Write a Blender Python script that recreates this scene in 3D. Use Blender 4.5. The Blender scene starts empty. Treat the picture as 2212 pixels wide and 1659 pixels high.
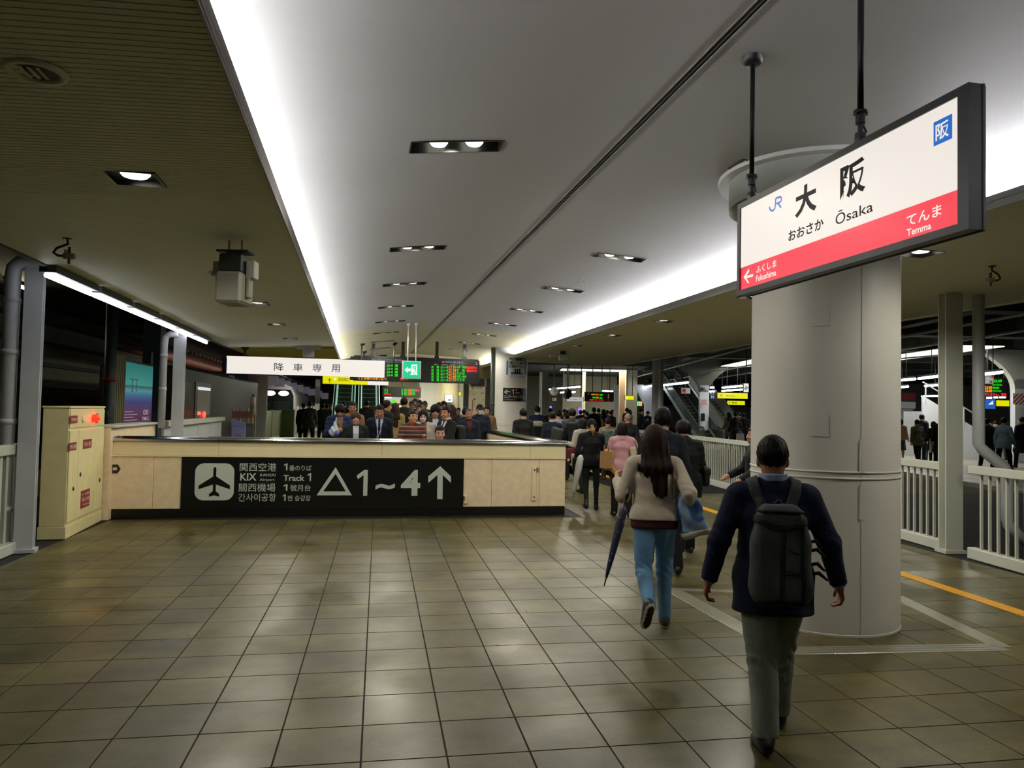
import bpy, math, random
import numpy as np
from mathutils import Vector, Matrix

sc = bpy.context.scene
COL = sc.collection
# ------------------------------------------------------------------ camera
F, PX, PY, HC = 1600.0, 1106.0, 829.5, 1.75
PSI = math.atan(331 / 1600.0)
THE = math.atan(55.5 / 1600.0)
RHO = 0.02
fwd = Vector((math.sin(PSI) * math.cos(THE), math.cos(PSI) * math.cos(THE), math.sin(THE)))
r0 = Vector((math.cos(PSI), -math.sin(PSI), 0))
u0 = r0.cross(fwd)
rgt = r0 * math.cos(RHO) + u0 * math.sin(RHO)
upv = -r0 * math.sin(RHO) + u0 * math.cos(RHO)
CAM = Vector((0, 0, HC))
cd = bpy.data.cameras.new('camera')
cd.sensor_fit = 'HORIZONTAL'
cd.sensor_width = 36
cd.lens = 36 * F / 2212
cd.clip_end = 400
cam = bpy.data.objects.new('camera', cd)
COL.objects.link(cam)
cam.matrix_world = Matrix(((rgt.x, upv.x, -fwd.x, CAM.x), (rgt.y, upv.y, -fwd.y, CAM.y),
                           (rgt.z, upv.z, -fwd.z, CAM.z), (0, 0, 0, 1)))
sc.camera = cam
f0 = Vector((math.sin(PSI), math.cos(PSI), 0))
# ------------------------------------------------------------------ world, exposure
w = bpy.data.worlds.new('night')
sc.world = w
w.use_nodes = True
w.node_tree.nodes['Background'].inputs[0].default_value = (0.010, 0.012, 0.014, 1)
w.node_tree.nodes['Background'].inputs[1].default_value = 0.35
vs = sc.view_settings
vs.view_transform = 'Standard'
vs.look = 'None'
vs.exposure = 0.0
vs.gamma = 1.0
vs.use_curve_mapping = False
sc.cycles.max_bounces = 5
sc.cycles.use_light_tree = False
sc.cycles.diffuse_bounces = 4
sc.cycles.glossy_bounces = 3
sc.cycles.use_adaptive_sampling = True
sc.cycles.adaptive_threshold = 0.05
sc.cycles.adaptive_min_samples = 32
sc.cycles.use_denoising = True
sc.cycles.denoising_prefilter = 'ACCURATE'
sc.cycles.transmission_bounces = 4
sc.cycles.sample_clamp_indirect = 4.0
sc.cycles.caustics_reflective = False
sc.cycles.caustics_refractive = False
COVE_L, COVE_R, DOWN_W, SOFF_W, TUBE_E = 90.0, 185.0, 94.0, 84.0, 14.0

# ------------------------------------------------------------------ helpers: places
def ray(px, py):
    return rgt * ((px - PX) / F) - upv * ((py - PY) / F) + fwd
def onz(px, py, z=0.0):
    d = ray(px, py); return CAM + d * ((z - CAM.z) / d.z)
def onx(px, py, x):
    d = ray(px, py); return CAM + d * ((x - CAM.x) / d.x)
def ony(px, py, y):
    d = ray(px, py); return CAM + d * ((y - CAM.y) / d.y)
def atd(px, py, dep):
    return CAM + ray(px, py) * dep
def gnd(px, dep, z=0.0):          # ground point below image column px at depth dep
    p = atd(px, PY + 60, dep); return Vector((p.x, p.y, z))
def onplane(px, py, o, n):
    d = ray(px, py); return CAM + d * ((o - CAM).dot(n) / d.dot(n))

# ------------------------------------------------------------------ helpers: materials
def lin(c):
    if isinstance(c, str):
        c = c.lstrip('#'); c = [int(c[i:i + 2], 16) / 255 for i in (0, 2, 4)]
        c = [x / 12.92 if x <= 0.04045 else ((x + 0.055) / 1.055) ** 2.4 for x in c]
    return tuple(c[:3]) + (1.0,)
MATS = {}
def mat(name, col='#808080', rough=0.6, metal=0.0, emit=None, es=0.0, noise=0.0, nscale=8.0, bump=0.0, bscale=60.0, spec=0.5, alpha=1.0, trans=0.0, rnd=0.0):
    if name in MATS: return MATS[name]
    m = bpy.data.materials.new(name); m.use_nodes = True
    nt = m.node_tree; b = nt.nodes['Principled BSDF']
    c = lin(col)
    b.inputs['Base Color'].default_value = c
    b.inputs['Roughness'].default_value = rough
    b.inputs['Metallic'].default_value = metal
    b.inputs['Specular IOR Level'].default_value = spec
    if alpha < 1: b.inputs['Alpha'].default_value = alpha
    if trans: b.inputs['Transmission Weight'].default_value = trans
    if emit is not None:
        b.inputs['Emission Color'].default_value = lin(emit)
        b.inputs['Emission Strength'].default_value = es
    tc = None
    if noise or bump:
        tc = nt.nodes.new('ShaderNodeTexCoord')
    if noise:
        n = nt.nodes.new('ShaderNodeTexNoise'); n.inputs['Scale'].default_value = nscale; n.inputs['Detail'].default_value = 5
        nt.links.new(tc.outputs['Object'], n.inputs['Vector'])
        r = nt.nodes.new('ShaderNodeMapRange'); r.inputs[1].default_value = 0.3; r.inputs[2].default_value = 0.7
        r.inputs[3].default_value = 1 - noise; r.inputs[4].default_value = 1 + noise
        nt.links.new(n.outputs[0], r.inputs[0])
        mx = nt.nodes.new('ShaderNodeVectorMath'); mx.operation = 'SCALE'
        mx.inputs[0].default_value = c[:3]
        nt.links.new(r.outputs[0], mx.inputs['Scale'])
        nt.links.new(mx.outputs[0], b.inputs['Base Color'])
        if rnd:
            oi = nt.nodes.new('ShaderNodeObjectInfo')
            r2 = nt.nodes.new('ShaderNodeMapRange'); r2.inputs[3].default_value = 1 - rnd; r2.inputs[4].default_value = 1 + rnd
            nt.links.new(oi.outputs['Random'], r2.inputs[0])
            m2 = nt.nodes.new('ShaderNodeMath'); m2.operation = 'MULTIPLY'
            nt.links.new(r.outputs[0], m2.inputs[0]); nt.links.new(r2.outputs[0], m2.inputs[1])
            nt.links.new(m2.outputs[0], mx.inputs['Scale'])
    if bump:
        n2 = nt.nodes.new('ShaderNodeTexNoise'); n2.inputs['Scale'].default_value = bscale; n2.inputs['Detail'].default_value = 4
        nt.links.new(tc.outputs['Object'], n2.inputs['Vector'])
        bp = nt.nodes.new('ShaderNodeBump'); bp.inputs['Strength'].default_value = bump; bp.inputs['Distance'].default_value = 0.01
        nt.links.new(n2.outputs[0], bp.inputs['Height']); nt.links.new(bp.outputs[0], b.inputs['Normal'])
    MATS[name] = m
    return m
def emat(name, col='', es=0, base='#101010', rough=0.4):
    if name in MATS: return MATS[name]
    m = mat(name, base, rough, emit=col, es=es)
    m.cycles.emission_sampling = 'AUTO' if es > 10 else 'NONE'      # only the strong tubes are sampled as lamps
    return m

# ------------------------------------------------------------------ helpers: objects
def tag(o, label=None, cat=None, group=None, kind=None):
    if label: o['label'] = label
    if cat: o['category'] = cat
    if group: o['group'] = group
    if kind: o['kind'] = kind
    return o
def empty(name, loc=(0, 0, 0), rz=0.0, label=None, cat=None, group=None, kind=None):
    o = bpy.data.objects.new(name, None); o.empty_display_size = 0.2
    o.location = loc; o.rotation_euler = (0, 0, rz)
    COL.objects.link(o)
    return tag(o, label, cat, group, kind)
def wm(o):
    m = Matrix.Translation(o.location) @ o.rotation_euler.to_matrix().to_4x4()
    return wm(o.parent) @ o.matrix_parent_inverse @ m if o.parent else m
def link(o, parent=None, world=True):
    COL.objects.link(o)
    if parent is not None:
        o.parent = parent
        if world: o.matrix_parent_inverse = wm(parent).inverted()
    return o
def mesh(name, v, f, smooth=False):
    me = bpy.data.meshes.new(name)
    me.from_pydata([tuple(x) for x in v], [], [tuple(x) for x in f])
    if smooth: me.polygons.foreach_set('use_smooth', [True] * len(me.polygons))
    me.update()
    return me
def mk(name, v, f, m, parent=None, smooth=False, world=True):
    me = mesh(name, v, f, smooth)
    for x in (m if isinstance(m, (list, tuple)) else [m]): me.materials.append(x)
    return link(bpy.data.objects.new(name, me), parent, world)
def struct(o): o['kind'] = 'structure'; return o

class Fr:                              # a place with its own axes
    def __init__(s, o, ex, ey=None, ez=None):
        s.o = Vector(o); s.ex = Vector(ex).normalized()
        s.ez = Vector(ez).normalized() if ez is not None else Vector((0, 0, 1))
        s.ey = Vector(ey).normalized() if ey is not None else s.ez.cross(s.ex).normalized()
    def p(s, x, y=0.0, z=0.0): return s.o + s.ex * x + s.ey * y + s.ez * z
WORLD = Fr((0, 0, 0), (1, 0, 0))

class MB:
    def __init__(s, fr=WORLD): s.v = []; s.f = []; s.mi = []; s.fr = fr
    def add(s, v, f, mi=0):
        n = len(s.v); s.v += [Vector(x) for x in v]; s.f += [tuple(i + n for i in q) for q in f]; s.mi += [mi] * len(f); return s
    def box(s, x0, x1, y0, y1, z0, z1, fr=None, mi=0, bev=0.0):
        fr = fr or s.fr
        if not bev:
            c = [fr.p(x, y, z) for z in (z0, z1) for y in (y0, y1) for x in (x0, x1)]
            return s.add(c, [(0, 2, 3, 1), (4, 5, 7, 6), (0, 1, 5, 4), (2, 6, 7, 3), (0, 4, 6, 2), (1, 3, 7, 5)], mi)
        lo = (x0, y0, z0); hi = (x1, y1, z1); c = []
        sg = [(a, b, d) for d in (0, 1) for b in (0, 1) for a in (0, 1)]
        for g in sg:
            base = [hi[k] if g[k] else lo[k] for k in range(3)]
            for k in range(3):
                q = [base[j] + (0 if j == k else (-bev if g[j] else bev)) for j in range(3)]
                c.append(fr.p(*q))
        id = lambda a, b, d, k: ((d * 2 + b) * 2 + a) * 3 + k
        f = []
        for k in range(3):
            o = [j for j in range(3) if j != k]
            for sd in (0, 1):
                q = []
                for (m, n) in ((0, 0), (1, 0), (1, 1), (0, 1)):
                    g = [0, 0, 0]; g[k] = sd; g[o[0]] = m; g[o[1]] = n; q.append(id(*g, k))
                if (sd == 1) != (k != 1): q.reverse()
                f.append(tuple(q))
        for k in range(3):                       # edges along axis k
            o = [j for j in range(3) if j != k]
            for m in (0, 1):
                for n in (0, 1):
                    g = [0, 0, 0]; g[o[0]] = m; g[o[1]] = n
                    h = list(g); h[k] = 1
                    f.append((id(*g, o[0]), id(*h, o[0]), id(*h, o[1]), id(*g, o[1])))
        for g in sg: f.append((id(*g, 0), id(*g, 1), id(*g, 2)))
        return s.add(c, f, mi)
    def tube(s, pts, r, n=10, cap=True, mi=0):
        pts = [Vector(p) for p in pts]; rs = r if isinstance(r, (list, tuple)) else [r] * len(pts)
        prev = None; V = []; Fc = []
        for i, p in enumerate(pts):
            t = (pts[min(i + 1, len(pts) - 1)] - pts[max(i - 1, 0)]).normalized()
            if prev is None:
                a = t.orthogonal().normalized()
            else:
                a = (prev - t * prev.dot(t)).normalized()
            prev = a; b = t.cross(a)
            for k in range(n):
                an = 2 * math.pi * k / n
                V.append(p + (a * math.cos(an) + b * math.sin(an)) * rs[i])
        for i in range(len(pts) - 1):
            for k in range(n):
                Fc.append((i * n + k, i * n + (k + 1) % n, (i + 1) * n + (k + 1) % n, (i + 1) * n + k))
        if cap:
            Fc.append(tuple(range(n))[::-1]); Fc.append(tuple((len(pts) - 1) * n + k for k in range(n)))
        return s.add(V, Fc, mi)
    def prism(s, poly, y0, y1, fr=None, mi=0):     # poly in (x,z) of the frame, extruded along its y
        fr = fr or s.fr; n = len(poly)
        v = [fr.p(x, y0, z) for x, z in poly] + [fr.p(x, y1, z) for x, z in poly]
        f = [tuple(range(n)), tuple(range(2 * n - 1, n - 1, -1))] + [(i, n + i, n + (i + 1) % n, (i + 1) % n) for i in range(n)]
        return s.add(v, f, mi)
    def lathe(s, prof, n=32, fr=None, mi=0, a0=0.0, a1=2 * math.pi):
        fr = fr or s.fr; m = len(prof); full = abs(a1 - a0 - 2 * math.pi) < 1e-6
        k = n if full else n + 1
        v = [fr.p(r * math.cos(a0 + (a1 - a0) * i / n), r * math.sin(a0 + (a1 - a0) * i / n), z) for i in range(k) for r, z in prof]
        f = [(i * m + j, ((i + 1) % k) * m + j, ((i + 1) % k) * m + j + 1, i * m + j + 1) for i in range(n) for j in range(m - 1)]
        return s.add(v, f, mi)
    def quad(s, a, b, c, d, mi=0): return s.add([a, b, c, d], [(0, 1, 2, 3)], mi)
    def build(s, name, m, parent=None, smooth=False):
        ms = m if isinstance(m, (list, tuple)) else [m]
        o = mk(name, s.v, s.f, ms, parent, smooth)
        if len(ms) > 1: o.data.polygons.foreach_set('material_index', s.mi)
        return o
def shade_auto(o, ang=40):
    me = o.data
    me.polygons.foreach_set('use_smooth', [True] * len(me.polygons))
    me.set_sharp_from_angle(angle=math.radians(ang))
    return o

# ------------------------------------------------------------------ helpers: lettering
TXT = {}
def glyphs(s, bold=0.0):
    if (s, bold) in TXT: return TXT[(s, bold)]
    if s == '1':
        return (np.array([(.62, 0), (1, 0), (1, 1), (.68, 1), (0, .78), (.12, .64), (.62, .80)]), [(0, 1, 2, 3, 6), (6, 3, 4, 5)], .45)
    c = bpy.data.curves.new('lettering', 'FONT'); c.body = s; c.offset = bold; c.resolution_u = 3
    o = bpy.data.objects.new('lettering', c)
    me = o.to_mesh()
    v = np.array([x.co[:2] for x in me.vertices]); f = [tuple(p.vertices) for p in me.polygons]
    o.to_mesh_clear()
    bpy.data.objects.remove(o); bpy.data.curves.remove(c)
    v -= v.min(0); ext = v.max(0); v /= np.maximum(ext, 1e-6)
    TXT[(s, bold)] = (v, f, ext[0] / max(ext[1], 1e-6))
    return TXT[(s, bold)]
def text(s, fr, x0, x1, z0, z1, m, parent, lift=0.003, bold=0.0, name='lettering'):
    """lettering stretched into the box x0..x1, z0..z1 of the frame face (ex right, ez up, -ey out)."""
    v, f, asp = glyphs(s, bold)
    vv = [fr.p(x0 + a * (x1 - x0), -lift, z0 + b * (z1 - z0)) for a, b in v]
    return mk(name, vv, f, m, parent)
def textpx(s, fr, bx, m, parent, lift=0.003, bold=0.0):
    """bx = image box (x0,y0,x1,y1) of the lettering as it stands on the frame's face."""
    xa, ya, xb, yb = bx
    n = fr.ey
    def uv(px, py):
        q = onplane(px, py, fr.o, n) - fr.o; return q.dot(fr.ex), q.dot(fr.ez)
    ym = (ya + yb) / 2; xm = (xa + xb) / 2
    u0_, u1_ = uv(xa, ym)[0], uv(xb, ym)[0]
    v0_, v1_ = uv(xm, yb)[1], uv(xm, ya)[1]
    return text(s, fr, u0_, u1_, v0_, v1_, m, parent, lift, bold)
def boxpx(fr, bx, m, parent, name, t=0.002, lift=0.0):
    xa, ya, xb, yb = bx; n = fr.ey
    def uv(px, py):
        q = onplane(px, py, fr.o, n) - fr.o; return q.dot(fr.ex), q.dot(fr.ez)
    ym = (ya + yb) / 2; xm = (xa + xb) / 2
    return MB(fr).box(uv(xa, ym)[0], uv(xb, ym)[0], -lift - t, -lift, uv(xm, yb)[1], uv(xm, ya)[1]).build(name, m, parent)
# ================================================================== materials of the setting
def floor_material(name, grout):
    m = bpy.data.materials.new(name); m.use_nodes = True; nt = m.node_tree; N = nt.nodes; L = nt.links
    b = N['Principled BSDF']
    tc = N.new('ShaderNodeNewGeometry')
    def noise(scale, detail=4):
        n = N.new('ShaderNodeTexNoise'); n.inputs['Scale'].default_value = scale; n.inputs['Detail'].default_value = detail
        L.new(tc.outputs['Position'], n.inputs['Vector']); return n.outputs[0]
    def rng(src, a, b_, c, d):
        r = N.new('ShaderNodeMapRange'); r.inputs[1].default_value = a; r.inputs[2].default_value = b_; r.inputs[3].default_value = c; r.inputs[4].default_value = d
        L.new(src, r.inputs[0]); return r.outputs[0]
    def mul(a, b_):
        x = N.new('ShaderNodeMath'); x.operation = 'MULTIPLY'; L.new(a, x.inputs[0]); L.new(b_, x.inputs[1]); return x.outputs[0]
    v = mul(mul(rng(noise(1.6, 5), .3, .7, .66, 1.34), rng(noise(9, 4), .3, .7, .85, 1.15)), rng(noise(55, 3), .1, .9, .72, 1.28))
    oi = N.new('ShaderNodeObjectInfo')
    v = mul(v, rng(oi.outputs['Random'], 0, 1, .80, 1.16))
    mp = N.new('ShaderNodeMapping'); mp.inputs['Scale'].default_value = (.55, 2.6, 1); L.new(tc.outputs['Position'], mp.inputs[0])
    ns = N.new('ShaderNodeTexNoise'); ns.inputs['Scale'].default_value = 1.4; ns.inputs['Detail'].default_value = 5; L.new(mp.outputs[0], ns.inputs['Vector'])
    v = mul(v, rng(ns.outputs[0], .3, .62, .74, 1.08))
    hue = N.new('ShaderNodeMix'); hue.data_type = 'RGBA'
    hue.inputs[6].default_value = (0.106, 0.086, 0.028, 1); hue.inputs[7].default_value = (0.090, 0.083, 0.030, 1)
    L.new(rng(noise(.6, 1), .1, .9, -.3, 1.3), hue.inputs[0])
    sc_ = N.new('ShaderNodeVectorMath'); sc_.operation = 'SCALE'
    L.new(hue.outputs[2], sc_.inputs[0]); L.new(v, sc_.inputs['Scale'])
    L.new(sc_.outputs[0], b.inputs['Base Color'])
    L.new(rng(noise(1.2, 2), .1, .9, .16, .56), b.inputs['Roughness'])
    b.inputs['Specular IOR Level'].default_value = 0.36
    return m
M_TILE = floor_material('wet_stone_tile', False)
M_GROUT = mat('tile_grout', '#12110d', .8)
M_SOFFIT = mat('soffit_paint', '#e9efdf', .62, noise=.06, nscale=1.2)
M_VAULT = mat('vault_paint', '#bdbab4', .55, noise=.03, nscale=.9)
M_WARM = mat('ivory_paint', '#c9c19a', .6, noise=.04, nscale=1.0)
M_WARMSOF = mat('soffit_yellow_spill', '#d0c650', .6)  # yellow light of the lit sign put into the far soffit's colour
M_LIP = mat('cove_lip_paint', '#b8b8ba', .5)
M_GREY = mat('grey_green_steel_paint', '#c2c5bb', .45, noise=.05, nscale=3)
M_GREYB = mat('blue_grey_steel_paint', '#bfc3c8', .45, noise=.05, nscale=3)
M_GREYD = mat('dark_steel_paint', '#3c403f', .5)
M_PILLAR = mat('pillar_white_paint', '#efede7', .42, noise=.03, nscale=2.0)
M_BLACK = mat('black_gloss', '#0b0d0c', .3)
M_BLK = mat('black_metal', '#15171a', .4)
M_CREAM = mat('cream_panel', '#f0e4b8', .42, noise=.04, nscale=3)
M_TRAV = mat('beige_stone_panel', '#f0dcba', .45, noise=.08, nscale=9, bump=.05, bscale=90)
M_CHROME = mat('polished_steel', '#b9bcbf', .16, 1.0)
M_WHITE = mat('white_print', '#c6cfc8', .5)
M_CONC = mat('dark_concrete', '#4a4d45', .8, noise=.18, nscale=.8)
M_DARKST = mat('dark_girder_steel', '#20241f', .6)
M_YELLOWP = mat('yellow_tactile_paint', '#d79a1c', .45, noise=.08, nscale=14)
M_TUBE = emat('lit_tube', '#f4f6ff', TUBE_E)
M_TUBEW = emat('lit_tube_cool', '#eef6ff', TUBE_E)
M_LAMP = emat('downlight_lens', '#fffbe8', 4.0)
M_COVE_L = emat('cove_tube', '#f6f8ff', COVE_L)
M_COVE_R = emat('cove_tube_bright', '#f6f8ff', COVE_R)
M_EDGE = emat('edge_tube', '#f8faff', 10.5)

# ================================================================== floor
floor = struct(empty('floor', (0, 0, 0)))
TS = 0.425
tdir = math.atan((818 - 775) / 1600.0)
tO = onz(498, 1462); TF = Fr((tO.x, tO.y, 0), (math.cos(tdir), -math.sin(tdir), 0))
bA, bB = onz(220, 1121), onz(1220, 1112)
BF = Fr((bA.x, bA.y, 0), bB - bA)                       # stairwell parapet frame: x along its front, y away
BW = (bB - bA).length
gA, gB = onz(2060, 1195), onz(1497, 1036)
GF = Fr((gA.x, gA.y, 0), gB - gA, None, None)           # guard fence frame: x away along the fence
GN = -GF.ey                                             # towards the track
def inbar(p):
    q = Vector((p.x, p.y, 0)) - BF.o; return q.dot(BF.ey)
PIL = gnd(1778.5, 6.53); PIL_R = 0.607
g = TS / 2 - .0042; bv = .0012
tv = [(-g, -g, -.03), (g, -g, -.03), (g, g, -.03), (-g, g, -.03), (-g, -g, -bv), (g, -g, -bv), (g, g, -bv), (-g, g, -bv),
      (-g + bv, -g + bv, 0), (g - bv, -g + bv, 0), (g - bv, g - bv, 0), (-g + bv, g - bv, 0)]
tf = [(8, 9, 10, 11)] + [(i, (i + 1) % 4, 4 + (i + 1) % 4, 4 + i) for i in range(4)] + [(4 + i, 4 + (i + 1) % 4, 8 + (i + 1) % 4, 8 + i) for i in range(4)]
tile_me = mesh('tile', tv, tf); tile_me.materials.append(M_TILE)
cells = []
for i in range(-16, 34):
    for j in range(-16, 40):
        c = TF.p((i + .5) * TS, (j + .5) * TS)
        b = inbar(c); along = (c - BF.o).dot(BF.ex)
        if b > -.23 and along < BW + .12: continue
        if b > 3.0: continue
        if c.x < -3.62: continue
        gd = (Vector((c.x, c.y, 0)) - GF.o).dot(GN)
        if gd > -.25: continue
        d = (c - CAM).dot(fwd)
        if d < 1.2: continue
        sx = PX + F * (c - CAM).dot(rgt) / d; sy = PY - F * (c - CAM).dot(upv) / d
        vis = -140 < sx < 2340 and sy < 1840
        cells.append((0 if vis else 1, d, i, j, c))
cells.sort()
rzT = math.atan2(TF.ex.y, TF.ex.x)
for k, (a, d, i, j, c) in enumerate(cells[:300]):
    o = bpy.data.objects.new('tile', tile_me); COL.objects.link(o); o.parent = floor
    o.location = c; o.rotation_euler = (0, 0, rzT)
mb = MB()
for (a, d, i, j, c) in cells[300:]:
    mb.add([TF.p((i + .5) * TS + x, (j + .5) * TS + y, z) for x, y, z in tv], tf)
tag(mb.build('tile_field', M_TILE, floor), kind='stuff')
mb = MB(BF)                                            # bed of the platform with the stairwell left open
for x0, x1, y0, y1, z in ((-6, 30, -24, .05, -.008), (-6, .02, .05, 2.9, -.008), (BW - .02, 30, .05, 3.0, -.008)):
    mb.quad(BF.p(x0, y0, z), BF.p(x1, y0, z), BF.p(x1, y1, z), BF.p(x0, y1, z))
mb.build('floor_bed', M_GROUT, floor)
mb = MB(BF)
far_tile = mb
for (x0, x1, y0, y1) in ((-4.2, BW, 2.9, 75), (BW, 9.5, 3.0, 75), (9.5, 30, 22, 75)):
    mb.quad(BF.p(x0, y0, -.002), BF.p(x1, y0, -.002), BF.p(x1, y1, -.002), BF.p(x0, y1, -.002))
mb.build('floor_slab', M_TILE, floor)
# stairs going down behind the parapet
for k in range(9):
    struct(MB(BF).box(.15, BW - .3, 2.9 - .3 * (k + 1), 2.9 - .3 * k + .02, -1.7, -.16 * (k + 1)).build('stair_step', M_TILE, floor))
# yellow guidance line
ya, yb, yc, yd = onz(1939.7, 1227), onz(2212, 1322), onz(1939.7, 1247), onz(2212, 1334)
ydir = (onz(1497, 1089) - onz(2212, 1324)).normalized()
YF = Fr(onz(2212, 1328), ydir); YF.o.z = 0
def strip(fr, x0, x1, y0, y1, z, h, mname, mm, parent):
    return MB(fr).box(x0, x1, y0, y1, z, z + h).build(mname, mm, parent)
for k in range(40):
    strip(YF, -3.0 + k * .75, -3.0 + k * .75 + .742, -.10, .06, -.01, .0145, 'tactile_strip', M_YELLOWP, floor)
# metal trim let into the floor round the pillar
M_TRIM = mat('floor_trim_metal', '#a9a998', .3, .6, noise=.1, nscale=9)
qa, qb, qc, qd = onz(1452, 1273), onz(1690, 1406), onz(2165, 1398), onz(1935, 1288)
def trimbar(p, q, wd):
    fr = Fr((p.x, p.y, 0), q - p); L = (q - p).length
    mb = MB(fr); mb.box(0, L, -wd / 2, wd / 2, -.01, .0025, bev=.001)
    for s in (-.28, 0, .28): mb.box(0, L, s * wd - .004, s * wd + .004, 0, .004)
    return mb.build('floor_trim', M_TRIM, floor)
trimbar(qa, qb, .17); trimbar(qb, qc, .17); trimbar(qc, qd, .15); trimbar(qa, qd, .10)

# ================================================================== ceiling
LIPX0, LIPX1, SOFZ, SOFR = -0.62, 4.94, 3.25, 3.45
prof_x = np.array([-1.5, -1.3, -.6, .5, 2.02, 3.9, 5.0, 5.65, 5.85]); prof_z = np.array([3.36, 3.47, 3.62, 3.79, 3.937, 3.83, 3.74, 3.66, 3.56])
xx = np.linspace(-1.5, 5.85, 400); zz = np.interp(xx, prof_x, prof_z)
ker = np.hanning(61); ker /= ker.sum(); zs = np.convolve(np.pad(zz, 30, mode='edge'), ker, 'valid')
def ceilz(x): return float(np.interp(x, xx, zs))
TRY = [5.72, 9.55, 12.4, 15.25, 17.95, 20.7, 23.5, 26.3]
TX0, TX1 = (.35, 1.05), (3.09, 3.79)
TH = .115
YEND, YCH = 30.0, 19.4
xs = sorted(set([round(v, 3) for v in np.linspace(-1.5, 5.85, 50)] + list(TX0) + list(TX1) + [1.985, 2.055] + [round(v, 3) for v in np.arange(3.2, 5.3, .05)]))
ys = sorted(set([-3, -1, 0.5, YEND, YCH] + [t + s * TH for t in TRY for s in (-1, 1)] + [round(v, 3) for v in np.arange(4.6, 7.6, .05)] + [4, 8.5, 11, 14, 16.5, 22, 25, 28]))
COLR = 0.86
pc = Vector((PIL.x, PIL.y))
mbs = [MB(), MB()]
grid = {}
for a in range(len(xs) - 1):
    for c in range(len(ys) - 1):
        mx_, my_ = (xs[a] + xs[a + 1]) / 2, (ys[c] + ys[c + 1]) / 2
        if any((t[0] < mx_ < t[1]) for t in (TX0, TX1)) and any(abs(my_ - t) < TH for t in TRY): continue
        if (Vector((mx_, my_)) - pc).length < COLR: continue
        if 1.985 < mx_ < 2.055: continue
        q = [(xs[a], ys[c]), (xs[a + 1], ys[c]), (xs[a + 1], ys[c + 1]), (xs[a], ys[c + 1])]
        mbs[0 if my_ < YCH else 1].quad(*[Vector((x, y, ceilz(x))) for x, y in q][::-1])
ceiling = struct(empty('ceiling', (0, 0, 0)))
def weld(o):
    me = o.data; n = len(me.vertices)
    co = np.empty(n * 3); me.vertices.foreach_get('co', co); co = co.reshape(-1, 3)
    key = np.round(co * 1e4).astype(np.int64); u, idx, inv = np.unique(key, axis=0, return_index=True, return_inverse=True)
    inv = inv.ravel()
    f = [tuple(inv[i] for i in p.vertices) for p in me.polygons]
    m2 = mesh(me.name, co[idx], f, True)
    for x in me.materials: m2.materials.append(x)
    o.data = m2; bpy.data.meshes.remove(me); return o
weld(mbs[0].build('vault', M_VAULT, ceiling)); weld(mbs[1].build('vault', M_WARM, ceiling))
# the groove along the crown
mb = MB()
zc = ceilz(2.02)
for x0, x1, z0, z1 in ((1.985, 1.992, zc - .01, zc + .05), (2.048, 2.055, zc - .01, zc + .05), (1.985, 2.055, zc + .04, zc + .05), (2.012, 2.028, zc - .004, zc + .045)):
    mb.box(x0, x1, -3, YEND, z0, z1)
mb.build('ceiling_groove', mat('groove_metal', '#8b8a86', .5), ceiling)
# soffits left and right with lips and outer edge trims
EDL, EDR, EDZL, EDZR = -3.13, 8.85, 3.13, 3.38
def sofz(x):
    return SOFZ + (x - LIPX0) / (EDL - LIPX0) * (EDZL - SOFZ) if x < 2 else SOFR + (x - LIPX1) / (EDR - LIPX1) * (EDZR - SOFR)
def sof_mat():
    m = bpy.data.materials.new('soffit_slatted'); m.use_nodes = True; nt = m.node_tree; b = nt.nodes['Principled BSDF']
    b.inputs['Base Color'].default_value = lin('#e9efdf'); b.inputs['Roughness'].default_value = .62
    tc = nt.nodes.new('ShaderNodeTexCoord'); sp = nt.nodes.new('ShaderNodeSeparateXYZ'); nt.links.new(tc.outputs['Object'], sp.inputs[0])
    w_ = nt.nodes.new('ShaderNodeMath'); w_.operation = 'PINGPONG'; w_.inputs[1].default_value = .025; nt.links.new(sp.outputs[1], w_.inputs[0])
    r = nt.nodes.new('ShaderNodeMapRange'); r.inputs[1].default_value = .0; r.inputs[2].default_value = .005; r.inputs[3].default_value = .45; r.inputs[4].default_value = 1
    nt.links.new(w_.outputs[0], r.inputs[0])
    s = nt.nodes.new('ShaderNodeVectorMath'); s.operation = 'SCALE'; s.inputs[0].default_value = lin('#e9efdf')[:3]
    nt.links.new(r.outputs[0], s.inputs['Scale']); nt.links.new(s.outputs[0], b.inputs['Base Color'])
    return m
M_SLAT = sof_mat()
LSP = [(-1.47, 5.2), (-1.51, 8.72), (-1.47, 11.2), (-1.5, 14.0), (-1.5, 16.8)]
RSP = [(5.62, 3.8), (5.62, 6.56), (5.5, 9.7), (5.5, 12.8), (5.5, 15.6), (5.5, 18.4)]
DH = .15
def soffit(name, xa, xb, y0, y1, holes, m):
    X = sorted({xa, xb} | {h[0] + s * DH for h in holes for s in (-1, 1)}); Y = sorted({y0, y1} | {min(max(h[1] + s * DH, y0), y1) for h in holes for s in (-1, 1)})
    mb = MB()
    for a in range(len(X) - 1):
        for c in range(len(Y) - 1):
            mx_, my_ = (X[a] + X[a + 1]) / 2, (Y[c] + Y[c + 1]) / 2
            if any(abs(mx_ - h[0]) < DH and abs(my_ - h[1]) < DH for h in holes): continue
            q = [(X[a], Y[c]), (X[a], Y[c + 1]), (X[a + 1], Y[c + 1]), (X[a + 1], Y[c])]
            mb.quad(*[Vector((x, y, sofz(x))) for x, y in q])
    return mb.build(name, m, ceiling)
SLY0, SLY1 = 1.4, 5.6
soffit('soffit', EDL, LIPX0, SLY1, YCH, LSP, M_SLAT)
soffit('soffit', LIPX1, EDR, -3, YCH + 6, RSP, M_SLAT)
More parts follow.
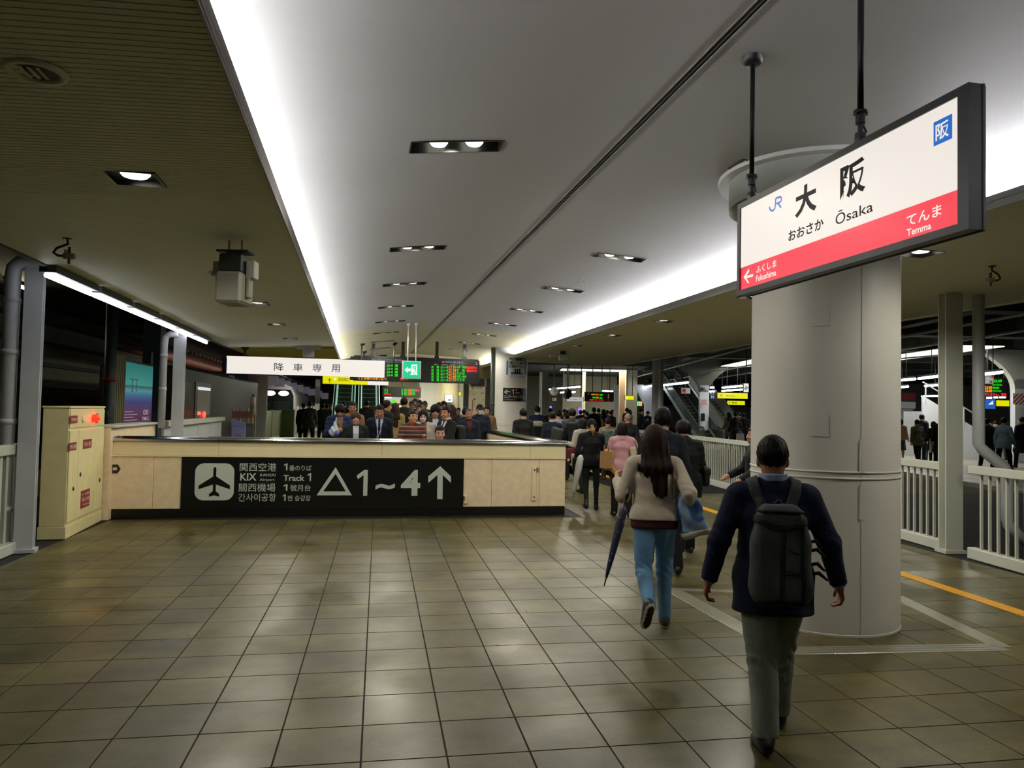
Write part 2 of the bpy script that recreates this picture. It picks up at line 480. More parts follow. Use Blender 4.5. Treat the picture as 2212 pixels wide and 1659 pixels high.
mb = MB(); mb.quad(Vector((EDL, YCH, EDZL)), Vector((EDL, YEND, EDZL + .1)), Vector((LIPX0, YEND, SOFZ)), Vector((LIPX0, YCH, SOFZ - .02))); mb.build('soffit', M_WARMSOF, ceiling)
# slats of the near left soffit, one by one
slat_me = {}
def slat(x0, x1, y):
    key = (round(x0, 3), round(x1, 3))
    if key not in slat_me:
        mb = MB(); zf = lambda x: sofz(x)
        c = [(x, yy, zf(x) + dz) for dz in (0, .012) for yy in (-.021, .021) for x in (x0, x1)]
        mb.add(c, [(0, 2, 3, 1), (4, 5, 7, 6), (0, 1, 5, 4), (2, 6, 7, 3), (0, 4, 6, 2), (1, 3, 7, 5)])
        me = mesh('slat', mb.v, mb.f); me.materials.append(M_SOFFIT); slat_me[key] = me
    o = bpy.data.objects.new('slat', slat_me[key]); o.location = (0, y, 0); o.parent = ceiling; COL.objects.link(o)
k = 0
while SLY0 + k * .05 < SLY1 - .02:
    y = SLY0 + k * .05 + .025; k += 1
    hs = [h for h in LSP if abs(h[1] - y) < DH + .02]
    if hs: slat(EDL, hs[0][0] - DH, y); slat(hs[0][0] + DH, LIPX0, y)
    else: slat(EDL, LIPX0, y)
mb = MB(); mb.quad(Vector((EDL, -3, EDZL + .03)), Vector((EDL, SLY1, EDZL + .03)), Vector((LIPX0, SLY1, SOFZ + .03)), Vector((LIPX0, -3, SOFZ + .03)))
mb.build('soffit_backing', mat('soffit_backing', '#2b2c26', .8), ceiling)
for lx, sgn in ((LIPX0, -1), (LIPX1, 1)):
    SZ = SOFZ if sgn < 0 else SOFR
    mb = MB(); mb.box(min(lx, lx + sgn * .012), max(lx, lx + sgn * .012), -3, YEND, SZ - .015, SZ + .10)
    mb.box(min(lx, lx + sgn * .9), max(lx, lx + sgn * .9), -3, YEND, SZ + .045, SZ + .05)
    mb.build('cove_lip', M_LIP, ceiling)
    mb = MB(); xo = -1.5 if sgn < 0 else 5.85
    mb.box(min(xo, xo + .01 * sgn), max(xo, xo + .01 * sgn), -3, YEND, SZ, SZ + .17); mb.build('cove_back', M_VAULT, ceiling)
for ex_, ez_ in ((EDL, EDZL), (EDR, EDZR)):
    s = -1 if ex_ < 0 else 1
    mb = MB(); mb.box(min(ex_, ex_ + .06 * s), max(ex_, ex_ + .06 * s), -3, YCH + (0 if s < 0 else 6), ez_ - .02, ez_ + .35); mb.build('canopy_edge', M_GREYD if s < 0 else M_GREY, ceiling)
# roof over everything (keeps the canopy dark from above)
mb = MB(); mb.box(EDL - .05, EDR + .05, -3, YEND, 4.15, 4.2); struct(mb.build('canopy_roof', M_CONC, ceiling))
# end bulkhead of the vault
mb = MB()
X = [v for v in np.linspace(1.3, 5.85, 14)]
for a in range(13):
    mb.quad(Vector((X[a], YEND, 3.0)), Vector((X[a + 1], YEND, 3.0)), Vector((X[a + 1], YEND, ceilz(X[a + 1]))), Vector((X[a], YEND, ceilz(X[a]))))
struct(mb.build('wall_bulkhead', M_WARM))

# ------------------------------------------------------------------ cove lamps
def cove(x, side, mm):
    SZ = SOFZ if x < 2 else SOFR
    n = 0
    y = -2.6
    while y < YEND - 1.2:
        t = MB().box(x - .02, x + .02, y, y + 1.18, SZ + .055, SZ + .085).build('cove_lamp', mm)
        tag(t, 'hidden fluorescent cove lamp behind the %s ceiling lip' % side, 'lamp', 'cove lamps behind the %s ceiling lip' % side)
        y += 1.25
cove(LIPX0 - .30, 'dark slatted soffit', M_COVE_L); cove(LIPX1 + .30, 'pillar side', M_COVE_R)

# ------------------------------------------------------------------ recessed downlights
def spot(name, loc, watt, size=.16, ang=150, col=(1, .94, .80)):
    l = bpy.data.lights.new(name, 'SPOT'); l.energy = watt; l.spot_size = math.radians(ang); l.spot_blend = .35; l.shadow_soft_size = size / 2; l.color = col
    o = bpy.data.objects.new(name, l); o.location = loc; COL.objects.link(o); return o
ordn = ['first', 'second', 'third', 'fourth', 'fifth', 'sixth', 'seventh', 'eighth', 'ninth', 'tenth']
for side, tx in (('slatted soffit', TX0), ('pillar', TX1)):
    cnt = 0
    for t in TRY:
        z0, z1 = ceilz(tx[0]), ceilz(tx[1]); zl = max(z0, z1)
        xc = sum(tx) / 2
        root = empty('twin_downlight', (xc, t, min(z0, z1)))
        vis = True
        if vis: cnt += 1
        lab = ('%s recessed twin downlight from the camera in the row nearer the %s' % (ordn[cnt - 1], side)) if vis else 'recessed twin downlight out of view above the %s side' % side
        tag(root, lab, 'downlight', 'twin downlights of the vault')
        mb = MB()
        zt = zl + .13
        for x0, x1, y0, y1 in ((tx[0] - .012, tx[0], t - TH - .01, t + TH + .01), (tx[1], tx[1] + .012, t - TH - .01, t + TH + .01)):
            zz_ = ceilz((x0 + x1) / 2); mb.box(x0, x1, y0, y1, zz_ - .006, zt)
        for y0, y1 in ((t - TH - .012, t - TH), (t + TH, t + TH + .012)):
            mb.add([(tx[0], y0, z0 - .006), (tx[1], y0, z1 - .006), (tx[1], y1, z1 - .006), (tx[0], y1, z0 - .006), (tx[0], y0, zt), (tx[1], y0, zt), (tx[1], y1, zt), (tx[0], y1, zt)],
                   [(0, 3, 2, 1), (4, 5, 6, 7), (0, 1, 5, 4), (2, 3, 7, 6)])
        mb.box(tx[0], tx[1], t - TH, t + TH, zt, zt + .01)
        mb.build('housing', M_BLACK, root)
        for q in (.30, .70):
            x = tx[0] + (tx[1] - tx[0]) * q
            fr = Fr((x, t, 0), (1, 0, 0))
            MB(fr).lathe([(.001, ceilz(x) + .006), (.055, ceilz(x) + .008), (.072, ceilz(x) + .03), (.075, zt)], 20).build('lamp', M_LAMP, root, True)
            MB(fr).lathe([(.078, zt), (.08, zt - .04), (.086, zt - .04), (.086, zt)], 20).build('reflector_ring', M_BLK, root, True)
        s = spot('downlight_beam', (xc, t, min(z0, z1) - .02), DOWN_W, .3, 162); s.parent = root; s.matrix_parent_inverse = wm(root).inverted()
for side, lst in (('dark slatted soffit', LSP), ('soffit beyond the pillar', RSP)):
    cnt = 0
    for x, t in lst:
        z = sofz(x)
        root = empty('square_downlight', (x, t, z))
        vis = t > 4.5
        if vis: cnt += 1
        tag(root, ('%s square recessed downlight from the camera in the %s' % (ordn[cnt - 1], side)) if vis else 'square recessed downlight overhead in the %s' % side, 'downlight', 'square soffit downlights')
        mb = MB(); zt = z + .13
        for a, b_ in ((-DH - .01, -DH), (DH, DH + .01)):
            mb.box(x + a, x + b_, t - DH - .01, t + DH + .01, z - .006, zt); mb.box(x - DH, x + DH, t + a, t + b_, z - .006, zt)
        mb.box(x - DH, x + DH, t - DH, t + DH, zt, zt + .01); mb.build('housing', M_BLACK, root)
        fr = Fr((x, t, 0), (1, 0, 0))
        MB(fr).lathe([(.001, z + .012), (.075, z + .014), (.10, z + .04), (.105, zt)], 22).build('lamp', M_LAMP, root, True)
        s = spot('downlight_beam', (x, t, z - .015), SOFF_W * (1.9 if x > 2 else .9), .2, 162); s.parent = root; s.matrix_parent_inverse = wm(root).inverted()

# ================================================================== big pillar with its ceiling collar
def pillar(c, R, top, label, panels, band):
    p = struct(empty('pillar', (c.x, c.y, 0)))
    fr = Fr((c.x, c.y, 0), r0)
    MB(fr).lathe([(R + .004, 0), (R + .004, .015), (R, .018), (R, top)], 72).build('pillar_shaft', M_PILLAR, p); shade_auto(p.children[0], 30)
    for s in (-.028, .022):
        MB(fr).lathe([(R, band + s - .008), (R + .007, band + s - .006), (R + .007, band + s + .006), (R, band + s + .008)], 72).build('weld_band', M_PILLAR, p, True)
    return p, fr
pil, PF = pillar(PIL, PIL_R, 4.2, '', None, 1.28)
def onpillar(fr, R, px, z):          # angle on a pillar seen at image column px
    best = None
    for k in range(720):
        a = math.pi + math.pi * k / 720.0
        q = fr.p(R * math.cos(a), R * math.sin(a), z); d = (q - CAM).dot(fwd)
        x = PX + F * (q - CAM).dot(rgt) / d
        if best is None or abs(x - px) < best[0]: best = (abs(x - px), a)
    return best[1]
def pzof(fr, R, px, py):
    a = onpillar(fr, R, px, 1.5); q = fr.p(R * math.cos(a), R * math.sin(a), 0); n = fwd.copy(); n.z = 0
    return onplane(px, py, q, n).z
def arcplate(fr, R, a0, a1, z0, z1, t, n=10):
    v = []; f = []
    for i in range(n + 1):
        a = a0 + (a1 - a0) * i / n
        for r, z in ((R, z0), (R + t, z0), (R + t, z1), (R, z1)): v.append(fr.p(r * math.cos(a), r * math.sin(a), z))
    for i in range(n):
        for k in range(4): f.append((i * 4 + k, (i + 1) * 4 + k, (i + 1) * 4 + (k + 1) % 4, i * 4 + (k + 1) % 4))
    f += [(0, 1, 2, 3), (n * 4 + 3, n * 4 + 2, n * 4 + 1, n * 4)]
    return v, f
for x0, x1, y0, y1, t in ((1745, 1790, 658, 705, .004), (1745, 1790, 897, 942, .006), (1857, 1867, 950, 1020, .012), (1858, 1868, 1047, 1122, .012)):
    a0, a1 = onpillar(PF, PIL_R, x0, 1.5), onpillar(PF, PIL_R, x1, 1.5)
    v, f = arcplate(PF, PIL_R - .001, a0, a1, pzof(PF, PIL_R, x0, y1), pzof(PF, PIL_R, x0, y0), t)
    shade_auto(mk('cover_plate', v, f, M_PILLAR, pil))
a0 = onpillar(PF, PIL_R, 1860, 2)
v, f = arcplate(PF, PIL_R, a0, a0 + .006, .02, 3.7, .003, 2); mk('shaft_seam', v, f, mat('seam_grey', '#b9b7b2', .5), pil)
fr = Fr((PIL.x, PIL.y, 0), (1, 0, 0))
ringv = []; ringf = []; n = 72
for i in range(n):
    a = 2 * math.pi * i / n
    for r, dz in ((COLR - .05, .10), (COLR - .05, -.03), (COLR + .05, -.03), (COLR + .06, .02)):
        q = fr.p(r * math.cos(a), r * math.sin(a)); ringv.append((q.x, q.y, ceilz(fr.p((COLR) * math.cos(a), 0).x) + dz))
for i in range(n):
    for k in range(3): ringf.append((i * 4 + k, i * 4 + k + 1, ((i + 1) % n) * 4 + k + 1, ((i + 1) % n) * 4 + k))
shade_auto(mk('ceiling_collar', ringv, ringf, M_PILLAR, pil))
MB(fr).lathe([(COLR - .04, 3.6), (COLR - .04, 4.14)], 60).build('collar_recess', M_GREY, pil, True)

PIL2 = gnd(1100, 24.5); PIL2_R = .57
pil2, PF2 = pillar(PIL2, PIL2_R, 4.1, '', None, 1.28)
# ================================================================== stairwell parapet
def bx(px): return (onplane(px, 1050, BF.o, BF.ey) - BF.o).dot(BF.ex)
par = empty('stairwell_parapet', BF.p(BW / 2), 0, 'long beige stairwell parapet with polished steel rail and black base', 'parapet')
MB(BF).box(-.75, BW, .02, .2, 0, .142).build('plinth', M_BLACK, par)
def sidejoin(a, b, z0, z1, y0, y1, mm, nm):
    MB(BF).box(a + .002, b - .002, y0, y1, z0, z1, bev=.003).build(nm, mm, par)
cuts = [-.75, bx(330), bx(395), bx(700), bx(1000), bx(1062), bx(1165), BW]
for a, b in zip(cuts[:-1], cuts[1:]): sidejoin(a, b, .144, .93, .008, .2, M_TRAV, 'stone_panel')
cuts = [-.75, bx(470), bx(823), bx(1144), BW]
for a, b in zip(cuts[:-1], cuts[1:]): sidejoin(a, b, .955, 1.165, 0, .2, M_CREAM, 'cream_panel')
MB(BF).box(-.75, BW, -.012, .2, .932, .953, bev=.002).build('ledge', M_CREAM, par)
railp = [(-.03, 1.165), (-.035, 1.19), (-.02, 1.222), (.02, 1.237), (.18, 1.237), (.22, 1.222), (.235, 1.19), (.23, 1.165)]
for a, b in zip(cuts[:-1], cuts[1:]):
    e = .03 if b == BW else -.002
    mb = MB(Fr(BF.p(0), -BF.ey, BF.ex)); mb.prism([(-y, z) for y, z in railp], a + .002, b + e); o = mb.build('handrail', M_CHROME, par); shade_auto(o, 50)
# side returns of the parapet
sr = empty('parapet_return', BF.p(BW - .1, 5), 0, 'beige parapet running back beside the stairwell under a grey rail', 'parapet')
for k in range(5):
    MB(BF).box(BW - .2, BW, .21 + k * 2.1, .21 + k * 2.1 + 2.094, .14, 1.15, bev=.003).build('stone_panel', M_TRAV, sr)
MB(BF).box(BW - .2, BW, .21, 10.7, 0, .138).build('plinth', M_BLACK, sr)
shade_auto(MB(Fr(BF.p(BW - .1), BF.ex)).prism([(-.13, 1.15), (-.13, 1.19), (-.08, 1.232), (.08, 1.232), (.13, 1.19), (.13, 1.15)], .24, 10.75).build('handrail', M_CHROME, sr), 30)
lr = empty('parapet_return', BF.p(-.65, 2), 0, 'low grey-topped parapet between the stairwell and the track wall', 'parapet')
MB(BF).box(-.75, -.55, .21, 3.6, 0, 1.14).build('wall_face', M_TRAV, lr)
MB(BF).box(-.79, -.51, .24, 3.65, 1.14, 1.2, bev=.01).build('handrail', M_GREY, lr)

# ------------------------------------------------------------------ airport sign on the parapet
SF = Fr(BF.p(0, 0, 0), BF.ex)
asg = empty('airport_sign', BF.p(bx(700), -.01, .5), 0, 'black airport and track sign with white airplane symbol on the parapet', 'sign')
MB(BF).box(bx(391), bx(1001), -.006, .009, .13, .937).build('sign_panel', M_BLACK, asg)
SP = Fr(BF.p(0, -.007, 0), BF.ex)
def suv(px, py):
    q = onplane(px, py, SP.o, SP.ey) - SP.o; return q.dot(SP.ex), q.dot(SP.ez)
u0_, v0_ = suv(421, 1081); u1_, v1_ = suv(507, 1001); u0_ = (suv(421, 1040)[0]); rr = .13
rp = []
for cx_, cz_, a0 in ((u1_ - rr, v1_ - rr, 0), (u0_ + rr, v1_ - rr, 90), (u0_ + rr, v0_ + rr, 180), (u1_ - rr, v0_ + rr, 270)):
    for k in range(9):
        a = math.radians(a0 + k * 90 / 8); rp.append((cx_ + rr * math.cos(a), cz_ + rr * math.sin(a)))
MB(SP).prism(rp, -.003, 0).build('symbol_tile', M_WHITE, asg)
cxm, czm = (u0_ + u1_) / 2, (v0_ + v1_) / 2; us, zs_ = (u1_ - u0_) / 2, (v1_ - v0_) / 2
fus = [(0, .80), (.05, .78), (.075, .72), (.075, -.56), (-.075, -.56), (-.075, .72), (-.05, .78)]
wing = [(.07, .30), (.80, -.20), (.80, -.40), (.07, -.14)]; tail = [(.07, -.50), (.26, -.66), (.26, -.80), (0, -.72), (-.26, -.80), (-.26, -.66), (-.07, -.50)]
polys = [fus, wing, [(-x, y) for x, y in wing[::-1]]]
v = []; f = []
for po in polys + [tail[:4] + [(0, -.50)], [(0, -.50)] + tail[3:]]:
    f.append(tuple(range(len(v), len(v) + len(po)))); v += [SP.p(cxm + x * us, -.0045 - .0002 * len(f), czm + y * zs_) for x, y in po]
mk('airplane_symbol', v, f, M_BLACK, asg)
for s, box, b in (('関西空港', (518, 1000, 597, 1018), .003), ('KIX', (519, 1022, 554, 1038), .02), ('KANSAI', (562, 1023, 595, 1029), .006), ('Airport', (561, 1033, 593, 1041), .002),
                  ('關西機場', (516, 1044, 595, 1062), 0), ('간사이공항', (515, 1066, 596, 1083), .003),
                  ('1', (613, 1001, 621, 1016), 0), ('番のりば', (625, 1005, 673, 1017), 0), ('Track', (612, 1026, 658, 1039), .02), ('1', (664, 1022, 672, 1039), 0),
                  ('1', (612, 1046, 621, 1060), .02), ('號月台', (627, 1047, 671, 1061), 0), ('1', (610, 1068, 617, 1082), .02), ('번 승강장', (622, 1070, 671, 1082), .002),
                  ('1', (770, 1015, 794, 1071), .035), ('4', (866, 1015, 908, 1071), .03), ('~', (811, 1044, 853, 1058), .035)):
    textpx(s, SP, box, M_WHITE, asg, .003, b)
def polypx(fr, pts, m, parent, name, lift=.003):
    vv = [];
    for px, py in pts:
        q = onplane(px, py, fr.o, fr.ey); vv.append(q - fr.ey * lift)
    return vv
tr = polypx(SP, [(725, 1009), (760, 1070), (684, 1070), (725, 1023.5), (747, 1061.5), (698, 1061.5)], M_WHITE, asg, 't')
mk('triangle_symbol', tr, [(0, 2, 5, 3), (0, 3, 4, 1), (1, 4, 5, 2)], M_WHITE, asg)
ar = polypx(SP, [(951, 1007), (974, 1029), (974, 1043), (956.5, 1026), (956, 1078), (944, 1078), (945, 1026), (925, 1043), (925, 1029)], M_WHITE, asg, 'a')
mk('arrow_symbol', ar, [(0, 1, 2, 3), (0, 6, 7, 8), (0, 3, 4, 5, 6)], M_WHITE, asg)
# bracket bars and fixings on the stone
brk = empty('wall_bracket', BF.p(bx(1153), 0, .6), 0, 'slim cream bracket bar fixed upright on the stone parapet', 'bracket')
MB(BF).box(bx(1149), bx(1158), -.016, .006, .24, .80, bev=.004).build('bar', M_CREAM, brk)
for z in (.30, .75): MB(Fr(BF.p(bx(1153.5), -.016, z), BF.ex, BF.ez, -BF.ey)).lathe([(.001, .006), (.014, .005), (.016, 0)], 10).build('screw', M_CHROME, brk)
MB(BF).box(bx(1158), bx(1162), -.03, .006, .72, .79, bev=.004).build('cap', M_CHROME, brk)
b2 = empty('bracket_stub', BF.p(bx(1006), 0, .25), 0, 'small cream bracket stub at the lower corner of the black sign', 'bracket')
MB(BF).box(bx(1002), bx(1010), -.03, .006, .20, .33, bev=.004).build('stub', M_CREAM, b2)
MB(BF).box(bx(1001), bx(1004), -.05, .006, .25, .32, bev=.004).build('clip', M_CHROME, b2)
hk = empty('wall_plate', BF.p(bx(247), 0, .75), 0, 'tarnished hexagonal wall plate on the stone beside the fire cabinet', 'plate')
HF = Fr(BF.p(bx(247), .008, .745), BF.ex, BF.ez, -BF.ey)
MB(HF).lathe([(.03, .0), (.032, .012), (.07, .012), (.075, 0)], 6).build('hexagon_plate', mat('tarnished_metal', '#3b342a', .5, .5), hk)
MB(HF).box(-.03, .03, -.022, .022, .0, .014, bev=.003).build('centre_plug', M_TRAV, hk)

# ================================================================== fire hose cabinet
c0, c1 = onz(139, 1165), onz(216, 1125)
CF = Fr((c0.x, c0.y, 0), c1 - c0); CW = (c1 - c0).length; CHh = 1.655
M_CAB = mat('cream_enamel', '#e4d9a2', .4, noise=.05, nscale=5)
M_RED = mat('red_print', '#8c1512', .5)
cab = empty('fire_cabinet', CF.p(CW / 2, .15), 0, 'cream fire hose cabinet with red alarm lamp and red plates', 'cabinet')
MB(CF).box(0, CW, .0, .30, .16, CHh, bev=.006).build('body', M_CAB, cab)
MB(CF).box(-.012, CW + .012, -.012, .31, 0, .158, bev=.004).build('base', M_CAB, cab)
MB(CF).box(-.01, CW + .01, -.014, .31, CHh, CHh + .025, bev=.004).build('lid', M_CAB, cab)
def cuv(px, py):
    q = onplane(px, py, CF.o, CF.ey) - CF.o; return q.dot(CF.ex), q.dot(CF.ez)
def cpx(x, y): return (x / 3.95, 840 + y / 3.95)
dx, _ = cuv(*cpx(652, 700)); ztop = cuv(*cpx(660, 350))[1]
d1 = MB(CF).box(.01, dx - .006, -.016, -.001, .20, ztop, bev=.004).build('door', M_CAB, cab)
d2 = MB(CF).box(dx + .006, CW - .02, -.016, -.001, .20, ztop, bev=.004).build('door', M_CAB, cab)
tp = MB(CF).box(.01, CW - .02, -.012, -.001, ztop + .03, CHh - .02, bev=.004).build('alarm_panel', M_CAB, cab)
CF2 = Fr(CF.p(0, -.016), CF.ex)
def cplate(x0, y0, x1, y1, mm, nm, par_, lift=0.0): return boxpx(CF2, (*cpx(x0, y0), *cpx(x1, y1)), mm, par_, nm, .003, lift)
cplate(598, 228, 660, 293, M_RED, 'red_plate', tp); cplate(588, 458, 650, 525, M_RED, 'red_plate', d1)
cplate(708, 430, 780, 507, M_RED, 'red_plate', d2); cplate(688, 862, 762, 1008, M_RED, 'red_plate', d2)
M_PALE = mat('pale_print', '#d8c8c0', .5)
for s, bb, pp in (('発信機', (606, 248, 654, 274), tp), ('消火器', (595, 474, 645, 512), d1), ('消火栓', (716, 450, 772, 488), d2), ('ホース格納', (694, 880, 757, 908), d2), ('消火栓', (694, 920, 757, 956), d2), ('使用方法', (697, 972, 754, 992), d2)):
    textpx(s, CF2, (*cpx(bb[0], bb[1]), *cpx(bb[2], bb[3])), M_PALE, pp, .0045, .01)
def knob(px, py, r, h, mm, nm, par_, n=18):
    u, v_ = cuv(*cpx(px, py)); fr = Fr(CF.p(u, -.014, v_), CF.ex, CF.ez, -CF.ey)
    return MB(fr).lathe([(.001, h), (r * .6, h * .95), (r, h * .5), (r, 0)], n).build(nm, mm, par_, True)
knob(783, 250, .055, .09, emat('alarm_lamp_lit', '#ff1408', 6.0, '#a01008'), 'alarm_lamp', cab)
knob(815, 250, .07, .02, M_RED, 'alarm_bell', cab); knob(700, 258, .05, .012, M_CAB, 'speaker_cover', cab)
for x, y, d in ((612, 852, d1), (673, 730, d2), (838, 778, d2)): knob(x, y, .03, .012, M_BLK, 'lock_handle', d, 14)
for x, y0, y1, d in ((627, 690, 800, d1), (835, 638, 735, d2)): cplate(x - 7, y0, x + 7, y1, M_CAB, 'pull_recess', d)

# ================================================================== track-side walls, posts, fence on the left
def hbeam(name, c, top, w_, dpt, label, mm, rz=0.0, pipe=None):
    fr = Fr((c.x, c.y, 0), (math.cos(rz), math.sin(rz), 0))
    p = empty(name, (c.x, c.y, 0), 0, label, 'post', 'canopy posts')
    MB(fr).box(-w_ / 2, w_ / 2, -dpt / 2, -dpt / 2 + .02, 0, top).build('flange', mm, p)
    MB(fr).box(-w_ / 2, w_ / 2, dpt / 2 - .02, dpt / 2, 0, top).build('flange', mm, p)
    MB(fr).box(-.008, .008, -dpt / 2 + .02, dpt / 2 - .02, 0, top).build('web', mm, p)
    MB(fr).box(-w_ / 2 - .03, w_ / 2 + .03, -dpt / 2 - .03, dpt / 2 + .03, 0, .04).build('base_plate', mm, p)
    return p, fr
lp1, lf1 = hbeam('steel_post', onz(49, 1195) + Vector((-.02, .08, 0)), 3.9, .19, .14, 'grey steel canopy post beside the cream fire cabinet', M_GREYB, .18)
lp2, lf2 = hbeam('steel_post', Vector((-3.27, 14.7, 0)), 3.6, .19, .14, 'grey canopy post where the beige track wall meets grey panels', M_GREYB, 0)
lp3, lf3 = hbeam('steel_post', gnd(566, 25.5), 3.6, .30, .3, 'grey canopy post behind the lavender bin', M_GREYB, 0)
lp4, lf4 = hbeam('steel_post', gnd(685, 52), 3.6, .32, .3, 'slim far post carrying a narrow black sign strip', M_GREY, 0)
MB().box(gnd(685, 51.6).x - .17, gnd(685, 51.6).x + .17, gnd(685, 51.6).y - .03, gnd(685, 51.6).y, 1.95, 3.1).build('sign_strip', M_BLACK, lp4)
def pipe(name, pts, r, label, mm, collars=(), grp=None):
    p = empty(name, pts[-1], 0, label, 'pipe', grp)
    MB().tube(pts, r, 16).build('pipe_run', mm, p, True)
    for z in collars:
        b = Vector(pts[-1]); MB().tube([(b.x, b.y, z - .03), (b.x, b.y, z + .03)], r * 1.12, 16).build('pipe_collar', mm, p, True)
    return p
q = onx(27, 620, -3.95); zE = onx(35, 566, -3.95).z
pipe('drain_pipe', [(-3.35, q.y, zE), (-3.78, q.y, zE), (-3.88, q.y, zE - .02), (-3.94, q.y, zE - .08), (-3.95, q.y, zE - .18), (-3.95, q.y, 0)], .085, 'pale grey drain pipe bending over beside the post at the fire cabinet', M_GREYB, (2.9, 2.3, 1.5, .5))
pipe('drain_pipe', [(-3.25, 14.4, 3.0), (-3.38, 14.4, 3.0), (-3.45, 14.4, 2.95), (-3.47, 14.4, 2.8), (-3.47, 14.4, 1.3)], .06, 'thin grey drain pipe on the post next to the advertising panel', M_GREYB, (2.6, 2.0))
# near fence left
lfz = empty('track_fence', (-3.9, 6.5, 0), 0, 'dark grey railing behind the post and drain pipe', 'fence')
MB().box(-3.95, -3.83, 3.0, 10.0, 1.12, 1.24, bev=.01).build('top_rail', M_GREY, lfz)
MB().box(-3.97, -3.78, 3.0, 10.0, 0, .13, bev=.01).build('kerb', M_GREY, lfz)
mb_ = MB().box(-.02, .02, -.03, .03, .13, 1.12); me_ = mesh('baluster', mb_.v, mb_.f); me_.materials.append(M_GREY)
for k in range(46):
    o = bpy.data.objects.new('baluster', me_); link(o, lfz); o.location = (-3.89, 3.1 + k * .15, 0)
lw = empty('track_wall', (-3.6, 12, 0), 0, 'beige track-side wall with flat top beyond the fire cabinet', 'wall')
MB().box(-3.78, -3.58, 11.98, 14.45, 0, 1.36).build('wall_face', M_TRAV, lw)
MB().box(-3.84, -3.52, 11.98, 14.45, 1.36, 1.40, bev=.008).build('coping', M_GREY, lw)
gw = empty('panel_fence', (-3.55, 18, 0), 0, 'grey panelled track fence running from the post to the lavender bin', 'fence')
MB().box(-3.66, -3.46, 14.9, 20.9, 1.30, 1.41, bev=.01).build('top_rail', M_GREY, gw)
for k in range(4):
    MB().box(-3.59, -3.55, 14.92 + k * 1.5, 14.92 + k * 1.5 + 1.47, .05, 1.30).build('panel', M_GREYB, gw)
# under-edge fluorescent strip on the left
pa, pb = onx(96, 592, -3.14), onx(447, 741, -3.14)
L = (pb - pa); n = 6
for k in range(n):
    a, b = pa + L * (k / n) + L.normalized() * .05, pa + L * ((k + 1) / n) - L.normalized() * .05
    t = empty('edge_tube_light', (a + b) / 2, 0, '%s fluorescent tube from the camera under the dark canopy edge' % ordn[k], 'tube light', 'tubes under the dark canopy edge')
    MB().tube([a, b], .026, 10).build('tube', M_EDGE, t, True)
    MB().box(a.x - .07, a.x + .09, a.y, b.y, max(a.z, b.z) + .03, EDZL - .005).build('batten', M_GREYD, t)

# ================================================================== guard fence on the right (balusters one by one)
mb_ = MB(GF).box(-.011, .011, -.016, .016, 0, .93); bal = mesh('baluster', [x - GF.o for x in mb_.v], mb_.f); bal.materials.append(M_GREY)
def guard(x0, x1, label):
    g_ = empty('guard_fence', GF.p((x0 + x1) / 2), 0, label, 'fence', 'guard fences by the tracks')
    MB(GF).box(x0, x1, -.05, .05, 1.06, 1.165, bev=.008).build('top_rail', M_GREY, g_)
    MB(GF).box(x0, x1, -.06, .06, 0, .14, bev=.01).build('kerb', M_GREY, g_)
    k = 0
    while x0 + .08 + k * .14 < x1 - .05:
        o = bpy.data.objects.new('baluster', bal); link(o, g_)
        o.location = GF.p(x0 + .08 + k * .14, 0, .135); k += 1
PX2 = 13.4
guard(-4.5, -.32, 'grey baluster fence at the edge of view past the drain pipe post')
guard(.16, PX2 - .2, 'grey baluster fence running behind the big white pillar')
guard(PX2 + .2, 18.5, 'grey baluster fence beyond the post beside the queue')
rz = math.atan2(GF.ex.y, GF.ex.x) - math.pi / 2
rp1, rf1 = hbeam('steel_post', GF.p(.06) , 3.40, .235, .16, 'grey steel canopy post standing in the fence past the pillar', M_GREY, rz)
rp2, rf2 = hbeam('steel_post', GF.p(PX2), 3.42, .25, .2, 'grey steel canopy post in the fence behind the queue', M_GREYB, rz)
rp3, rf3 = hbeam('steel_post', gnd(1174, 33), 3.45, .3, .32, 'far grey canopy post between queueing people and the second pillar', M_GREYB, .1)
q = gnd(2114, 9.75)
pipe('drain_pipe', [(q.x, q.y, 3.40), (q.x, q.y, 1.42), (q.x + .04, q.y - .02, 1.35), (q.x + .30, q.y - .1, 1.12), (q.x + .34, q.y - .1, 1.05), (q.x + .34, q.y - .1, .45), (q.x + .36, q.y - .1, .38), (q.x + .62, q.y - .2, .1)], .072, 'grey drain pipe with an elbow behind the fence post', M_GREYB)
q = GF.p(PX2 - .25, -.05)
pipe('drain_pipe', [(q.x, q.y, 3.42), (q.x, q.y, .1)], .075, 'grey drain pipe strapped to the post behind the queue', M_GREYB, (2.5, 1.6))
q = gnd(1063, 23.4)
pipe('drain_pipe', [(q.x, q.y, 3.7), (q.x, q.y, .0)], .075, 'dark green drain pipe beside the second white pillar', mat('green_pipe_paint', '#3e4a44', .5), (1.9,))

